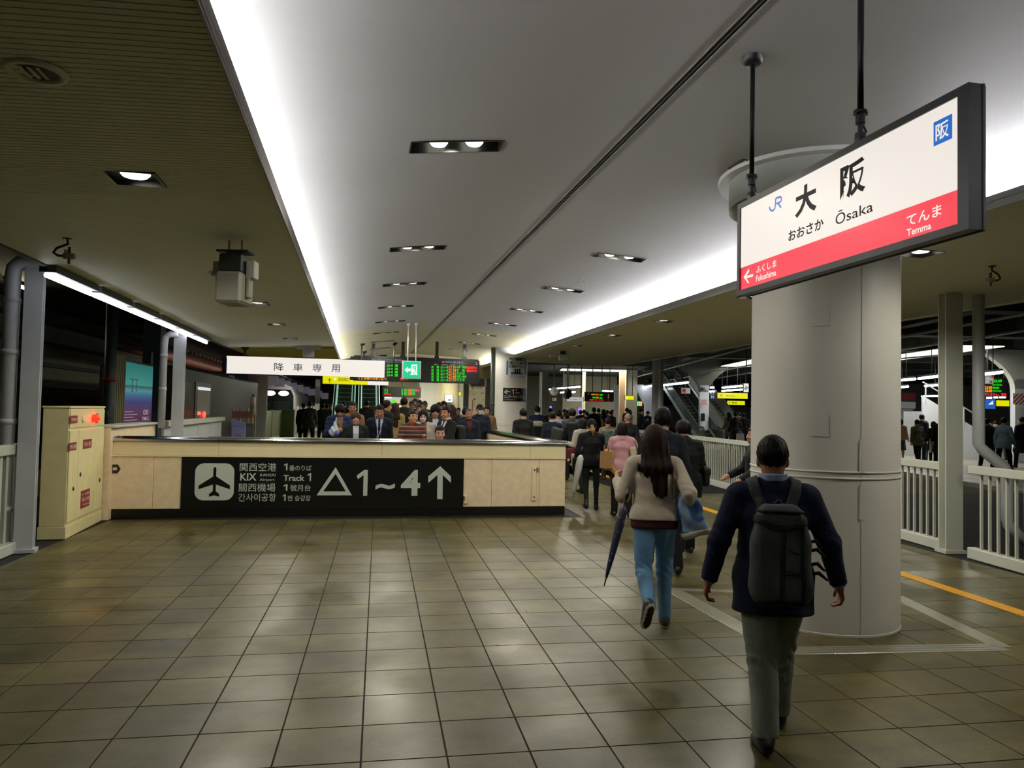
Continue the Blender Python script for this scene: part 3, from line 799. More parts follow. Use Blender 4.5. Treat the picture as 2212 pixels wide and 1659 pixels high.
# ================================================================== station name sign
SX = 2.26
OF = Fr((SX, 3.6, 0), (0, -1, 0))
osg = empty('station_name_sign', (SX + .04, 3.6, 2.4), 0, 'lit white station name sign with red band hanging from two rods', 'sign')
def ouv(px, py):
    q = onplane(px, py, OF.o, OF.ey) - OF.o; return q.dot(OF.ex), q.dot(OF.ez)
fl, fr_ = ouv(1596, 540)[0], ouv(2098, 340)[0]
pl_, pr_ = ouv(1602, 535)[0], ouv(2074, 350)[0]
ztp = (ouv(1604, 446.6)[1] + ouv(2074, 213.6)[1]) / 2; zbt = (ouv(1600, 624)[1] + ouv(2074, 489.7)[1]) / 2
ztf, zbf = ztp + .032, zbt - .032
zrd = (ouv(1600, 576.7)[1] + ouv(2074, 413.8)[1]) / 2
M_SIGNW = emat('sign_lit_white', '#fff6ec', .84, '#303030')
M_SIGNR = emat('sign_lit_red', '#ff1e3e', .85, '#6a0a14', .25)
M_INK = mat('sign_ink', '#060809', .5, spec=.2)
M_BLUE = emat('sign_lit_blue', '#0a6fd8', .75, '#03203f')
mb = MB(OF)
for x0, x1, z0, z1 in ((fl, pl_, zbf, ztf), (pr_, fr_, zbf, ztf), (pl_, pr_, ztp, ztf), (pl_, pr_, zbf, zbt)): mb.box(x0, x1, -.012, .045, z0, z1)
mb.build('frame', M_BLK, osg)
MB(OF).box(fl + .004, fr_ - .004, .008, .07, zbf + .005, ztf - .005).build('case', M_BLK, osg)
MB(OF).box(fl, fr_, .052, .066, zbf - .004, ztf + .004, bev=.003).build('back_frame', M_BLK, osg)
pnl = MB(OF).box(pl_, pr_, -.004, .006, zrd, ztp).build('lit_panel', M_SIGNW, osg)
MB(OF).box(pl_, pr_, -.0045, .006, zbt, zrd).build('red_band', M_SIGNR, osg)
OS = Fr(OF.p(0, -.004), OF.ex)
def osk(px, py): return (1560 + px / 3.253, 150 + py / 3.253)
def otext(s, x0, y0, x1, y1, mm, bold=0.0):   # corners: left-bottom column / right-top column seen obliquely
    a = onplane(*osk(x0, (y0 + y1) / 2), OS.o, OS.ey) - OS.o; b = onplane(*osk(x1, (y0 + y1) / 2), OS.o, OS.ey) - OS.o
    c = onplane(*osk((x0 + x1) / 2, y1), OS.o, OS.ey) - OS.o; d = onplane(*osk((x0 + x1) / 2, y0), OS.o, OS.ey) - OS.o
    return text(s, OS, a.dot(OS.ex), b.dot(OS.ex), c.dot(OS.ez), d.dot(OS.ez), mm, osg, .002, bold)
def oquad(s, xl, xr, lt, lb, rt, rb, mm, bold=0.0):
    """box given by its left edge (xl, lt..lb) and right edge (xr, rt..rb) in the photo"""
    P_ = [onplane(*osk(x, y), OS.o, OS.ey) - OS.o for x, y in ((xl, lt), (xl, lb), (xr, rt), (xr, rb))]
    z1 = (P_[0].z + P_[2].z) / 2; z0 = (P_[1].z + P_[3].z) / 2
    return text(s, OS, P_[0].dot(OS.ex), P_[2].dot(OS.ex), z0, z1, mm, osg, .002, bold)
oquad('大', 515, 667, 835, 1050, 780, 988, M_INK, .035)
oquad('阪', 832, 1010, 680, 930, 610, 850, M_INK, .03)
oquad('おおさか', 468, 715, 1130, 1213, 1045, 1115, M_INK, .02)
oquad('Ōsaka', 800, 1063, 985, 1092, 915, 1000, M_INK, .005)
oquad('ふくしま', 240, 384, 1378, 1432, 1340, 1390, M_SIGNW, .015)
oquad('Fukushima', 240, 382, 1440, 1488, 1412, 1452, M_SIGNW, .02)
oquad('てんま', 1298, 1545, 1015, 1100, 955, 1030, M_SIGNW, .015)
oquad('Temma', 1300, 1472, 1120, 1170, 1075, 1125, M_SIGNW, .02)
# arrow
ar = [OS.p(0)]
ar = [(lambda q: q - OS.ey * .002)(onplane(*osk(x, y), OS.o, OS.ey)) for x, y in ((152, 1460), (190, 1398), (193, 1420), (172, 1450), (220, 1436), (220, 1455), (174, 1468), (192, 1498), (182, 1502))]
mk('arrow_symbol', ar, [(0, 3, 2, 1), (0, 6, 5, 4, 3), (0, 8, 7, 6)], M_SIGNW, osg)
# blue area code square
b0, b1 = onplane(*osk(1490, 450), OS.o, OS.ey), onplane(*osk(1617, 400), OS.o, OS.ey)
xa, xb = (b0 - OS.o).dot(OS.ex), (b1 - OS.o).dot(OS.ex)
za = (onplane(*osk(1490, 538), OS.o, OS.ey).z + onplane(*osk(1617, 487), OS.o, OS.ey).z) / 2
zb = (onplane(*osk(1490, 372), OS.o, OS.ey).z + onplane(*osk(1617, 315), OS.o, OS.ey).z) / 2
MB(OS).box(xa, xb, -.003, 0, za, zb).build('area_code_square', M_BLUE, osg)
text('阪', OS, xa + .012, xb - .012, za + .014, zb - .014, M_SIGNW, osg, .0045, .02)
# railway letters: J and R strokes
def stroke(pts, wd, closed=False):
    P_ = [onplane(*osk(x, y), OS.o, OS.ey) - OS.ey * .003 for x, y in pts]
    vv = []; ff = []
    for i, p_ in enumerate(P_):
        t = (P_[min(i + 1, len(P_) - 1)] - P_[max(0, i - 1)]).normalized(); nn = t.cross(OS.ey).normalized()
        vv += [p_ + nn * wd / 2, p_ - nn * wd / 2]
    for i in range(len(P_) - 1): ff.append((2 * i, 2 * i + 1, 2 * i + 3, 2 * i + 2))
    return vv, ff
for pts in ([(336, 965), (338, 982), (350, 994), (364, 990), (374, 975), (377, 950), (380, 905)], [(378, 912), (392, 901), (410, 895), (419, 901), (419, 920), (410, 932), (384, 944)], [(396, 940), (417, 972)]):
    v, f = stroke(pts, .0115); mk('railway_letters', v, f, M_BLUE, osg)
# rods
for px, yy in ((1681, 4.05), (1977, 3.06)):
    x = SX + .032
    zc_ = ceilz(x)
    MB(Fr((x, yy, 0), (1, 0, 0))).lathe([(.001, zc_ - .05), (.04, zc_ - .05), (.062, zc_ - .03), (.065, zc_ + .02)], 20).build('ceiling_rose', M_BLK, osg, True)
    MB().tube([(x, yy, zc_), (x, yy, ztf + .16)], .0145, 12).build('rod', M_BLK, osg, True)
    fr = Fr((x, yy, 0), (1, 0, 0))
    for z, r, h in ((ztf + .155, .032, .012), (ztf + .125, .022, .05), (ztf + .075, .012, .06), (ztf + .045, .025, .02)):
        MB(fr).lathe([(.001, z + h / 2), (r, z + h / 2), (r, z - h / 2), (.001, z - h / 2)], 10).build('coupling', M_BLK, osg)
    MB(fr).box(-.03, .03, -.012, .012, ztf + .14, ztf + .165).build('clamp', M_BLK, osg)
    MB(fr).box(-.02, .02, -.02, .02, ztf, ztf + .04, bev=.004).build('foot', M_BLK, osg)
    MB().tube([(x + .02, yy + .01, ztf + .15), (x + .03, yy + .02, ztf + .10), (x + .015, yy - .02, ztf + .06), (x + .02, yy + .03, ztf + .01)], .006, 6).build('cable', M_BLK, osg, True)

# ================================================================== hanging signs further on
def hsign(name, box, Y, label, mat_, cat='sign', t=.12, case=None, ex=(1, 0, 0), pad=2):
    xa, ya, xb, yb = box
    o = ony((xa + xb) / 2, (ya + yb) / 2, Y)
    fr = Fr(o, ex)
    e = empty(name, o, 0, label, cat)
    boxpx(fr, box, mat_, e, 'sign_face', .004)
    q = [onplane(x, y, fr.o, fr.ey) - fr.o for x, y in ((xa, ya), (xb, yb))]
    w_ = [abs(k.dot(fr.ex)) for k in q]; d = pad * Y / 1600
    MB(fr).box(-max(w_) - d, max(w_) + d, .001, t, min(k.z for k in q) - d, max(k.z for k in q) + d).build('case', case or M_BLK, e)
    return e, fr
M_SIGNW2 = emat('panel_lit_white', '#fff7ee', .88, '#303030')
e, fr = hsign('hanging_sign', (489, 774, 831, 811), 19.0, 'long lit white hanging sign with four characters for alighting passengers', M_SIGNW2, ex=(1, -.012, 0))
boxpx(fr, (487, 773, 490, 806), mat('sign_end_blue', '#1d3f8f', .5), e, 'end_cap', .006, .002)
M_TEAL = mat('teal_ink', '#0c3c3c', .5)
for s, bb in (('降', (592, 784, 613, 801)), ('車', (633.5, 785.5, 654, 802)), ('専', (675, 786.5, 695, 803)), ('用', (716, 787.5, 734, 804.5))): textpx(s, fr, bb, M_TEAL, e, .006, .003)
def rod(e, px, y0, Y, zt, r=.03, mm=None, x=None):
    a = ony(px, y0, Y); MB().tube([a, (a.x, a.y, zt)], r, 10).build('rod', mm or M_BLK, e, True)
    MB(Fr((a.x, a.y, 0), (1, 0, 0))).lathe([(.001, zt - .12), (r * 1.2, zt - .1), (.10, zt - .04), (.10, zt)], 14).build('ceiling_rose', mm or M_BLK, e, True)
rod(e, 529, 773, 19.05, 3.17); rod(e, 663, 777, 19.05, 3.22)

e, fr = hsign('departure_board', (764, 772, 1033, 826), 24.0, 'wide black departure board with green, orange and red LED rows', M_BLK, 'board', .25, ex=(1, .01, 0))
M_LG, M_LO, M_LR, M_LW = emat('led_green', '#18e800', 1.3), emat('led_orange', '#ff9a10', 1.3), emat('led_red', '#ff1c1c', 1.3), emat('led_white_text', '#dfe6ea', .5)
def c4(x, y): return (800 + x / 5.53, 700 + y / 5.53)
def t4(s, x0, y0, x1, y1, m_, b_=.0): return textpx(s, fr, (*c4(x0, y0), *c4(x1, y1)), m_, e, .008, b_)
rowy = [(498, 530), (537, 567), (574, 607), (611, 645), (648, 683)]
for (ya, yb), tm, ds in zip(rowy, ('35', '38', '42', '48', '55'), ('京橋・鶴橋', '京　橋', '天王寺', '京橋・鶴橋', '天王寺')):
    t4('普', 727, ya, 757, yb, M_LG); t4('通', 790, ya, 820, yb, M_LG); t4('△1~8', 836, ya, 926, yb, M_LG)
    t4('22:' + tm, 932, ya, 1022, yb, M_LO); t4(ds, 1028, ya, 1145 if len(ds) > 3 else 1128, yb, M_LG)
for ya, yb in rowy[:2]: t4('電車遅れ', 1148, ya + 8, 1278, yb + 10, M_LR, .03)
t4('2', 1255, 455, 1280, 488, M_LW); t4('京橋・鶴橋 方面', 985, 447, 1110, 465, M_LW); t4('for Kyobashi, Tsuruhashi', 985, 470, 1150, 480, M_LW)
t4('大阪環状線', 880, 446, 975, 462, M_LW); t4('種別', 760, 476, 800, 490, M_LW); t4('乗車位置', 850, 482, 925, 494, M_LW); t4('時刻', 955, 482, 1010, 494, M_LW); t4('行先', 1060, 484, 1110, 496, M_LW)
mb = MB(fr); q = onplane(*c4(866, 454), fr.o, fr.ey) - fr.o
MB(Fr(fr.p(q.dot(fr.ex), -.008, q.z), fr.ex, fr.ez, -fr.ey)).lathe([(.001, .002), (.025, .002), (.025, 0)], 14).build('line_symbol', M_LR, e)
for k, (ya, yb) in enumerate(((480, 512), (520, 548), (557, 588), (594, 628))): t4('△1~8 12両', 195, ya, 328, yb, M_LG, .02)
t4('足元の黄色ので', 222, 636, 450, 672, M_LR, .02)
t4('西九条・天王寺・ユニバーサルシティ・関西空港方面', 20, 418, 380, 438, M_LW); t4('for Nishikujo, Tennoji, Universal-City, Kansai-airport', 20, 445, 400, 458, M_LW)
for px, y0 in ((806, 770), (870, 772), (943, 777), (1003, 779)):
    a = ony(px, y0, 24.1); zt = ceilz(a.x)
    MB(Fr((a.x, a.y, 0), (1, 0, 0))).box(-.05, .05, -.05, .05, a.z + .12, zt).build('hanger_post', M_BLK, e)
    MB(Fr((a.x, a.y, 0), (1, 0, 0))).add([(a.x + sx * (.11 if z0 == 0 else .05), a.y + sy * .06, a.z - .04 + z0) for z0 in (0, .18) for sx, sy in ((-1, -1), (1, -1), (1, 1), (-1, 1))], [(0, 1, 5, 4), (1, 2, 6, 5), (2, 3, 7, 6), (3, 0, 4, 7)]).build('hanger_foot', M_BLK, e)
# LED strip and yellow exit sign in front of the board
e, fr = hsign('message_strip', (770, 813, 862, 822), 23.6, 'narrow black LED strip with orange and red message', M_BLK, 'board', .1)
rod(e, 780, 814, 23.65, 3.75, .02); rod(e, 850, 814, 23.65, 3.8, .02)
textpx('くとお帰りのお客様へ', fr, (774, 814, 836, 821), M_LO, e, .008, .02)
M_SIGNY = emat('panel_lit_yellow', '#f2f000', .85, '#404000')
e, fr = hsign('exit_direction_sign', (697, 813, 794, 830), 27.0, 'yellow lit exit sign with an upward arrow over the escalators', M_SIGNY)
rod(e, 715, 813, 27.05, 3.55, .025); rod(e, 785, 814, 27.05, 3.75, .025)
textpx('↑', fr, (708, 817, 716, 827), M_INK, e, .008, .01); textpx('連絡橋口', fr, (730, 816, 755, 824), mat('olive_ink', '#55560a', .5), e, .008)
for x in (724, 763):
    q = onplane(x, 818.5, fr.o, fr.ey) - fr.o
    MB(Fr(fr.p(q.dot(fr.ex), -.006, q.z), fr.ex, fr.ez, -fr.ey)).lathe([(.001, .003), (.05, .003), (.05, 0)], 14).build('white_symbol', M_SIGNW2, e)
boxpx(fr, (794, 822, 839, 832), M_SIGNW2, e, 'white_panel', .004)
# green emergency exit sign on two white rods
e, fr = hsign('emergency_exit_sign', (871, 781, 907, 817), 18.6, 'square green emergency exit sign on two thin white rods', emat('exit_green', '#04d99a', .85, '#004030'), t=.10, case=mat('exit_case', '#c9cfc2', .5))
M_EXW = emat('exit_white', '#f4fff8', .95)
def xy(px, py): return onplane(px, py, fr.o, fr.ey) - fr.ey * .007
ar = [xy(873.5, 799), xy(881, 792), xy(881, 796), xy(887, 796), xy(887, 802), xy(881, 802), xy(881, 806)]
mk('arrow_symbol', ar, [(0, 6, 5, 2, 1), (2, 5, 4, 3)], M_EXW, e)
def blob(pts):
    return [xy(a, b) for a, b in pts]
v = blob([(888, 788), (901, 787), (901, 809), (888, 810), (891, 791), (898, 790.5), (898, 806), (891, 807)])
mk('doorway_symbol', v, [(0, 4, 5, 1), (1, 5, 6, 2), (2, 6, 7, 3), (3, 7, 4, 0)], M_EXW, e)
v = blob([(893, 792), (895.5, 792), (895.5, 795), (893, 795), (889, 797), (895, 796), (897, 803), (891, 803), (886, 809), (888.5, 810), (893, 805), (895, 805), (900, 811), (902, 809.5), (897, 803)])
mk('running_figure', v, [(0, 3, 2, 1), (4, 7, 6, 5), (7, 8, 9, 10), (10, 11, 6, 7), (11, 12, 13, 14)], M_EXW, e)
for px in (880.5, 898):
    a = ony(px, 781, 18.65); zt = ceilz(a.x); MB().tube([a, (a.x, a.y, zt)], .017, 10).build('rod', M_PILLAR, e, True)
    MB(Fr((a.x, a.y, 0), (1, 0, 0))).lathe([(.03, zt - .06), (.05, zt)], 12).build('ceiling_rose', M_PILLAR, e, True)
# second, smaller board far behind
e, fr = hsign('departure_board', (829, 837, 907, 857), 37.0, 'small far departure board hanging in front of the ivory wall', M_BLK, 'board', .2)
for k in range(5):
    for x0, x1, m_, s in ((867, 871, M_LG, '普'), (873, 880, M_LG, '通△'), (881, 889, M_LO, '22:' + ('35', '38', '42', '48', '55')[k]), (889.5, 897, M_LG, '天王寺')):
        textpx(s, fr, (x0, 840.5 + k * 2.8, x1, 842.8 + k * 2.8), m_, e, .01, .02)
for k in range(4): textpx('△1~8', fr, (830, 840 + k * 2.6, 838, 842 + k * 2.6), M_LG, e, .01, .02)
textpx('電車遅れ', fr, (897, 841.5, 906, 846), M_LR, e, .01, .03); textpx('黄色の線', fr, (830, 850.5, 845, 853), M_LR, e, .01, .03)
for px in (834, 869, 902):
    a = ony(px, 836, 37.1); MB().box(a.x - .04, a.x + .04, a.y - .04, a.y + .04, a.z, 3.6).build('hanger_post', M_BLK, e)
# pillar 2: poster and black track sign
def on2(box, name, label, mm, t=.01):
    xa, ya, xb, yb = box
    a0, a1 = onpillar(PF2, PIL2_R, xa, 2.5), onpillar(PF2, PIL2_R, xb, 2.5)
    e_ = empty(name, PF2.p(PIL2_R * math.cos((a0 + a1) / 2), PIL2_R * math.sin((a0 + a1) / 2), 2.4), 0, label, 'sign')
    v, f = arcplate(PF2, PIL2_R + .002, a0, a1, pzof(PF2, PIL2_R, (xa + xb) / 2, yb), pzof(PF2, PIL2_R, (xa + xb) / 2, ya), t)
    mk('sheet', v, f, mm, e_); return e_
def text2(s, box, mm, e_, bold=0.0, lift=.016):
    v, f, asp = glyphs(s, bold); xa, ya, xb, yb = box
    a0, a1 = onpillar(PF2, PIL2_R, xa, 2.5), onpillar(PF2, PIL2_R, xb, 2.5)
    z0, z1 = pzof(PF2, PIL2_R, (xa + xb) / 2, yb), pzof(PF2, PIL2_R, (xa + xb) / 2, ya); R_ = PIL2_R + lift
    mk('lettering', [PF2.p(R_ * math.cos(a0 + x * (a1 - a0)), R_ * math.sin(a0 + x * (a1 - a0)), z0 + y * (z1 - z0)) for x, y in v], f, mm, e_)
M_PAPER = mat('poster_paper', '#eef4f6', .5); M_PBLUE = mat('poster_blue', '#3f78bf', .5); M_PRED = mat('poster_red', '#b34a4a', .5)
e_ = on2((1092, 771, 1137, 820), 'notice_poster', 'white and blue queueing notice poster on the second pillar', M_PAPER)
for x in (1093, 1132):
    a0, a1 = onpillar(PF2, PIL2_R, x, 2.5), onpillar(PF2, PIL2_R, x + 4, 2.5)
    v, f = arcplate(PF2, PIL2_R + .012, a0, a1, pzof(PF2, PIL2_R, x, 809), pzof(PF2, PIL2_R, x, 779), .002, 2); mk('blue_stripe', v, f, M_PBLUE, e_)
for s, y0, y1 in (('歩行者通路を', 772.5, 780), ('通って前に', 781, 787), ('お進み下さい。', 788, 795)): text2(s, (1099, y0, 1132, y1), M_INK, e_, .02)
text2('混雑時は歩行者通路に', (1099, 811, 1132, 814), M_PRED, e_); text2('立ち止まらないで下さい', (1099, 815.5, 1132, 818), M_PRED, e_)
a0 = [onpillar(PF2, PIL2_R, x, 2.5) for x in (1103, 1128)]
v, f = arcplate(PF2, PIL2_R + .012, a0[0], a0[1], pzof(PF2, PIL2_R, 1115, 809), pzof(PF2, PIL2_R, 1115, 804), .002, 4); mk('blue_path', v, f, M_PBLUE, e_)
for x in (1111, 1115.5, 1120):
    a0, a1 = onpillar(PF2, PIL2_R, x, 2.5), onpillar(PF2, PIL2_R, x + 3, 2.5)
    v, f = arcplate(PF2, PIL2_R + .014, a0, a1, pzof(PF2, PIL2_R, x, 808), pzof(PF2, PIL2_R, x, 797), .002, 2); mk('printed_figure', v, f, M_INK, e_)
e_ = on2((1087, 838, 1136, 867), 'track_sign', 'black sign with white arrow and number one on the second pillar', M_BLACK)
for s, bb, b_ in (('←', (1089.5, 841, 1101, 851), .03), ('1', (1105, 841, 1110, 851), .03), ('ユニバーサルシティ', (1088.5, 853.5, 1129, 860.5), .02), ('for Universal-city', (1089, 862, 1114, 865), 0), ('方面', (1129, 855, 1134.5, 865), .01)): text2(s, bb, M_WHITE, e_, b_)
text2('■', (1113, 841, 1117, 845), emat('red_symbol', '#c01020', .3, '#a01020'), e_); text2('JR夢咲線', (1113, 847, 1122, 851), M_WHITE, e_)

# ================================================================== ceiling-hung small things
def shower(px, py, x, z, label, flip=1):
    a = onx(px, py, x) if x is not None else onz(px, py, z)
    e_ = empty('cable_sensor', (a.x, a.y, a.z), 0, label, 'sensor')
    zt = sofz(a.x)
    pts = [(a.x - .02 * flip, a.y, zt), (a.x - .015 * flip, a.y, zt - .05), (a.x - .10 * flip, a.y, zt - .09), (a.x - .125 * flip, a.y, zt - .13), (a.x - .09 * flip, a.y, zt - .155), (a.x - .04 * flip, a.y, zt - .155)]
    MB().tube(pts, .011, 8).build('cable', M_BLK, e_, True)
    MB(Fr((a.x - .02 * flip, a.y, 0), (1, 0, 0))).lathe([(.04, zt - .004), (.03, zt - .012), (.001, zt - .012)], 14).build('ceiling_plate', M_BLK, e_)
    MB(Fr((a.x, a.y, zt - .155), (0, 0, 1), (0, 1, 0), (1, 0, 0))).lathe([(.001, -.05), (.026, -.045), (.026, .035), (.02, .045), (.001, .045)], 14).build('body', mat('sensor_beige', '#a98e74', .5), e_, True)
    MB(Fr((a.x, a.y, 0), (1, 0, 0))).lathe([(.001, zt - .075), (.012, zt - .075), (.012, zt - .22), (.001, zt - .225)], 10).build('probe', M_BLK, e_)
    MB().box(a.x - .04, a.x - .01, a.y - .01, a.y + .03, zt - .14, zt - .1).build('junction_box', M_GREY, e_)
shower(150, 540, None, 3.06, 'small beige sensor on a curled black cable under the slatted soffit')
shower(2140, 645, None, 3.06, 'small beige sensor on a curled black cable beyond the station sign', -1)
def projector(px, py, dep, zt, s, label):
    a = atd(px, py, dep); e_ = empty('ceiling_projector', (a.x, a.y, a.z), 0, label, 'projector')
    fr = Fr((a.x, a.y, 0), f0.cross(Vector((0, 0, 1))), -f0)
    fr = Fr((a.x, a.y, 0), r0)
    mw = mat('device_offwhite', '#9b9a8c', .5)
    MB(fr).box(-.10 * s, .10 * s, -.14 * s, .14 * s, zt - .5 * s, zt - .26 * s, bev=.02 * s).build('body', mw, e_)
    MB(fr).box(-.09 * s, .09 * s, -.10 * s, .10 * s, zt - .26 * s, zt - .12 * s, bev=.01 * s).build('bracket', M_GREYD, e_)
    for x in (-.05, .05): MB(fr).box(x * s - .008, x * s + .008, -.01, .01, zt - .12 * s, zt).build('drop_arm', M_GREY, e_)
    MB(fr).box(-.12 * s, .12 * s, -.08 * s, .08 * s, zt - .1 * s, zt - .085 * s).build('mount_plate', M_GREYD, e_)
    MB(fr).box(.10 * s, .17 * s, -.05 * s, .05 * s, zt - .30 * s, zt - .16 * s, bev=.008).build('side_box', M_GREY, e_)
    MB(fr).box(-.16 * s, -.11 * s, -.04 * s, .04 * s, zt - .28 * s, zt - .17 * s, bev=.008).build('side_box', M_GREY, e_)
    MB(fr).box(.105 * s, .135 * s, -.05 * s, .02 * s, zt - .45 * s, zt - .20 * s, bev=.008).build('side_arm', mw, e_)
q = onz(508, 570, 3.0); d_ = (q - CAM).dot(fwd)
projector(508, 570, d_, sofz(-1.5), 1.15, 'grey projector-like device hanging under the slatted soffit')
# flat rounded antennas on dark mounts
def antenna(px, py, dep, w_, h, label, side=False):
    a = atd(px, py, dep); e_ = empty('hung_antenna', a, 0, label, 'antenna')
    fr = Fr(a, (1, 0, 0)); pts = []
    for c_, a0 in ((w_ / 2 - h / 2, -90), (-w_ / 2 + h / 2, 90)):
        for k in range(11): t_ = math.radians(a0 + 18 * k); pts.append((c_ + h / 2 * math.cos(t_), h / 2 * math.sin(t_)))
    MB(fr).prism(pts, -.06, .06).build('bar', mat('antenna_white', '#b9bcc0', .4), e_)
    MB(fr).box(-.12, .14, -.08, .08, -.24, -h / 2, bev=.01).build('box', mat('antenna_white', ''), e_)
    MB(fr).box(-.12, .12, -.05, .05, h / 2, h / 2 + .08, bev=.01).build('mount', M_BLK, e_)
    MB(Fr(a, (1, 0, 0))).lathe([(.03, h / 2 + .05), (.03, 3.25 - a.z)], 10).build('stem', M_BLK, e_)
antenna(666, 750, 18.2, .60, .10, 'white rounded antenna bar hanging above the white hanging sign')
q = atd(1216, 770, 21.0); e_ = empty('hung_camera', q, 0, 'white security camera with a side lamp under the soffit by the second pillar', 'camera')
fr = Fr(q, r0); mw = MATS['antenna_white']
MB(fr).box(-.12, .16, -.15, .15, -.12, .05, bev=.02).build('housing', mw, e_)
shade_auto(MB().tube([fr.p(-.38, 0, .01), fr.p(-.36, 0, .01), fr.p(-.14, 0, .02)], [.03, .05, .05], 14).build('side_lamp', mw, e_))
MB(fr).box(-.08, .08, -.06, .06, .05, .16, bev=.01).build('mount', M_BLK, e_); MB(fr).lathe([(.04, .1), (.04, sofz(5.5) - q.z)], 10).build('stem', M_BLK, e_)
q = onz(77, 153, sofz(-1.45)); e_ = empty('ceiling_speaker', q, 0, 'round recessed speaker among the soffit slats', 'speaker')
fr = Fr(q, (1, 0, 0)); MB(fr).lathe([(.13, 0), (.125, -.012), (.10, -.016), (.092, -.006), (.09, .0)], 30).build('rim', M_SOFFIT, e_, True)
MB(fr).lathe([(.092, -.003), (.06, .0), (.04, -.006), (.001, -.008)], 24).build('cone', M_GREYD, e_, True)
for k in range(3): MB(fr).box(-.05 + .035 * k, -.035 + .035 * k, -.06, .06, -.012, -.008).build('grille_bar', M_SOFFIT, e_)
# ================================================================== far surroundings
CFR = Fr((0, 0, 0), r0)                        # x to the picture's right, y straight ahead
def oncx(px, py, xc): return onplane(px, py, CFR.p(xc), r0)
M_OLIVE = mat('dim_olive_cladding', '#8a8a72', .7, noise=.15, nscale=.7)
M_BLUEST = mat('blue_black_steel', '#2f3a46', .5)
M_HALLW = mat('hall_ivory_wall', '#cfc7a4', .6, noise=.05, nscale=1)
M_HALLG = mat('hall_grey_wall', '#a5a59a', .6, noise=.05, nscale=1)
M_BAL = mat('black_ballast', '#15140f', .9, noise=.3, nscale=9)
M_YEL = MATS['panel_lit_yellow']
# track beds, second platform
tb = struct(MB().box(-40, 60, -10, 110, -1.6, -1.35).build('ground_track_bed', M_BAL))
PE = 12.7
pf2 = struct(empty('floor_second_platform', CFR.p(16, 40)))
MB(CFR).box(9.4, PE, 40, 90, -.9, 0).build('platform_slab', mat('second_platform_floor', '#8b867a', .35, noise=.12, nscale=1.5), pf2)
MB(CFR).box(PE, 30, 10, 90, -.9, 0).build('platform_slab', mat('second_platform_floor', '#8b867a', .35, noise=.12, nscale=1.5), pf2)
MB(CFR).box(PE - .04, PE + .35, 10, 90, -.12, .006).build('platform_edge', mat('platform_edge_pale', '#b9b2ac', .5, noise=.1, nscale=4), pf2)
MB(CFR).box(PE + .9, PE + 1.2, 10, 90, 0, .008).build('tactile_strip', M_YELLOWP, pf2)
MB(CFR).box(PE - .02, PE + .02, 10, 90, -1.35, -.9).build('platform_foot', M_CONC, pf2)
for xr in (9.3, 10.4, 11.0):
    MB(CFR).box(xr, xr + .07, 4, 90, -1.35, -1.2).build('rail', M_GREYD, tb)
# concrete deck and beams over the right-hand tracks
deck = struct(empty('ceiling_concrete_deck', CFR.p(15, 40, 5)))
MB(CFR).box(8.6, 45, 8, 95, 5.4, 5.7).build('deck', M_CONC, deck)
MB(CFR).box(-2, 8.6, 46, 95, 4.6, 4.9).build('deck', M_CONC, deck)
for k in range(9):
    MB(CFR).box(8.8, 45, 13 + k * 6, 13.7 + k * 6, 4.55, 5.4).build('beam', M_CONC, deck)
for xr in (9.5, 12.8, 17, 21, 25):
    MB(CFR).box(xr, xr + .45, 8, 95, 4.75, 5.4).build('beam', M_CONC, deck)
for xr, z in ((9.0, 4.3), (11.6, 4.15), (14.6, 4.3)):
    o = MB().tube([CFR.p(xr, 8, z), CFR.p(xr, 90, z)], .04, 6).build('conduit', M_GREY, deck)
MB().tube([onz(1940, 775, 4.2), onz(2045, 766, 4.2)], .03, 6).build('conduit', M_GREY, deck)
struct(MB(CFR).box(44, 45, 8, 95, -1, 5.6).build('wall_far_track_side', M_CONC)); struct(MB(CFR).box(-12, 45, 94, 95, -1, 5.6).build('wall_far_end', M_CONC))

# rows of tube lights over the far platforms
def decku(p): return 5.42 if (p - CFR.o).dot(r0) > 8.6 else (4.62 if p.y > 30 else 4.0)
def tuberow(p0, p1, z, n, label, grp, r=.05):
    a, b = onz(*p0, z), onz(*p1, z); L = b - a
    for k in range(n):
        c_, d_ = a + L * (k / n) + L * (.03 / n), a + L * ((k + 1) / n) - L * (.03 / n)
        e_ = empty('platform_tube_light', (c_ + d_) / 2, 0, label if n == 1 else label + ', %s from the camera side' % ordn[n - 1 - k], 'tube light', grp)
        MB().tube([c_, d_], r, 8).build('tube', M_TUBEW, e_, True)
        m_ = (c_ + d_) / 2
        MB().tube([c_ + Vector((0, 0, .08)), d_ + Vector((0, 0, .08))], .05, 4).build('batten', M_GREYD, e_)
        MB().tube([m_ + Vector((0, 0, .08)), (m_.x, m_.y, decku(m_))], .015, 5).build('drop_rod', M_GREYD, e_)
G_ = 'tube lights over the second platform'
tuberow((1937, 822), (1978, 818.5), 3.3, 1, 'bright tube ending at the big pillar over the second platform', G_)
tuberow((1983, 818), (2045, 810.5), 3.3, 1, 'bright tube between pillar and fence post over the second platform', G_)
tuberow((1937, 837), (1962, 835), 3.3, 1, 'short lower tube just past the big pillar edge', G_)
tuberow((1997, 834), (2045, 830.5), 3.3, 1, 'lower tube above the stair beside the fence post', G_)
tuberow((1990, 856), (2045, 855), 3.2, 2, 'small far tube directly above the stair parapet', G_)
tuberow((2126, 808), (2165, 804), 3.3, 1, 'bright tube above the white and red hanging sign', G_)
tuberow((2128, 859.5), (2172, 858), 3.0, 2, 'tiny tube below the LED board', G_)
tuberow((1426, 833), (1487, 826), 3.3, 2, 'tube over the black escalator beside the post', G_)
tuberow((1529, 837), (1543, 837), 3.3, 1, 'short upper tube beside the striped column', G_)
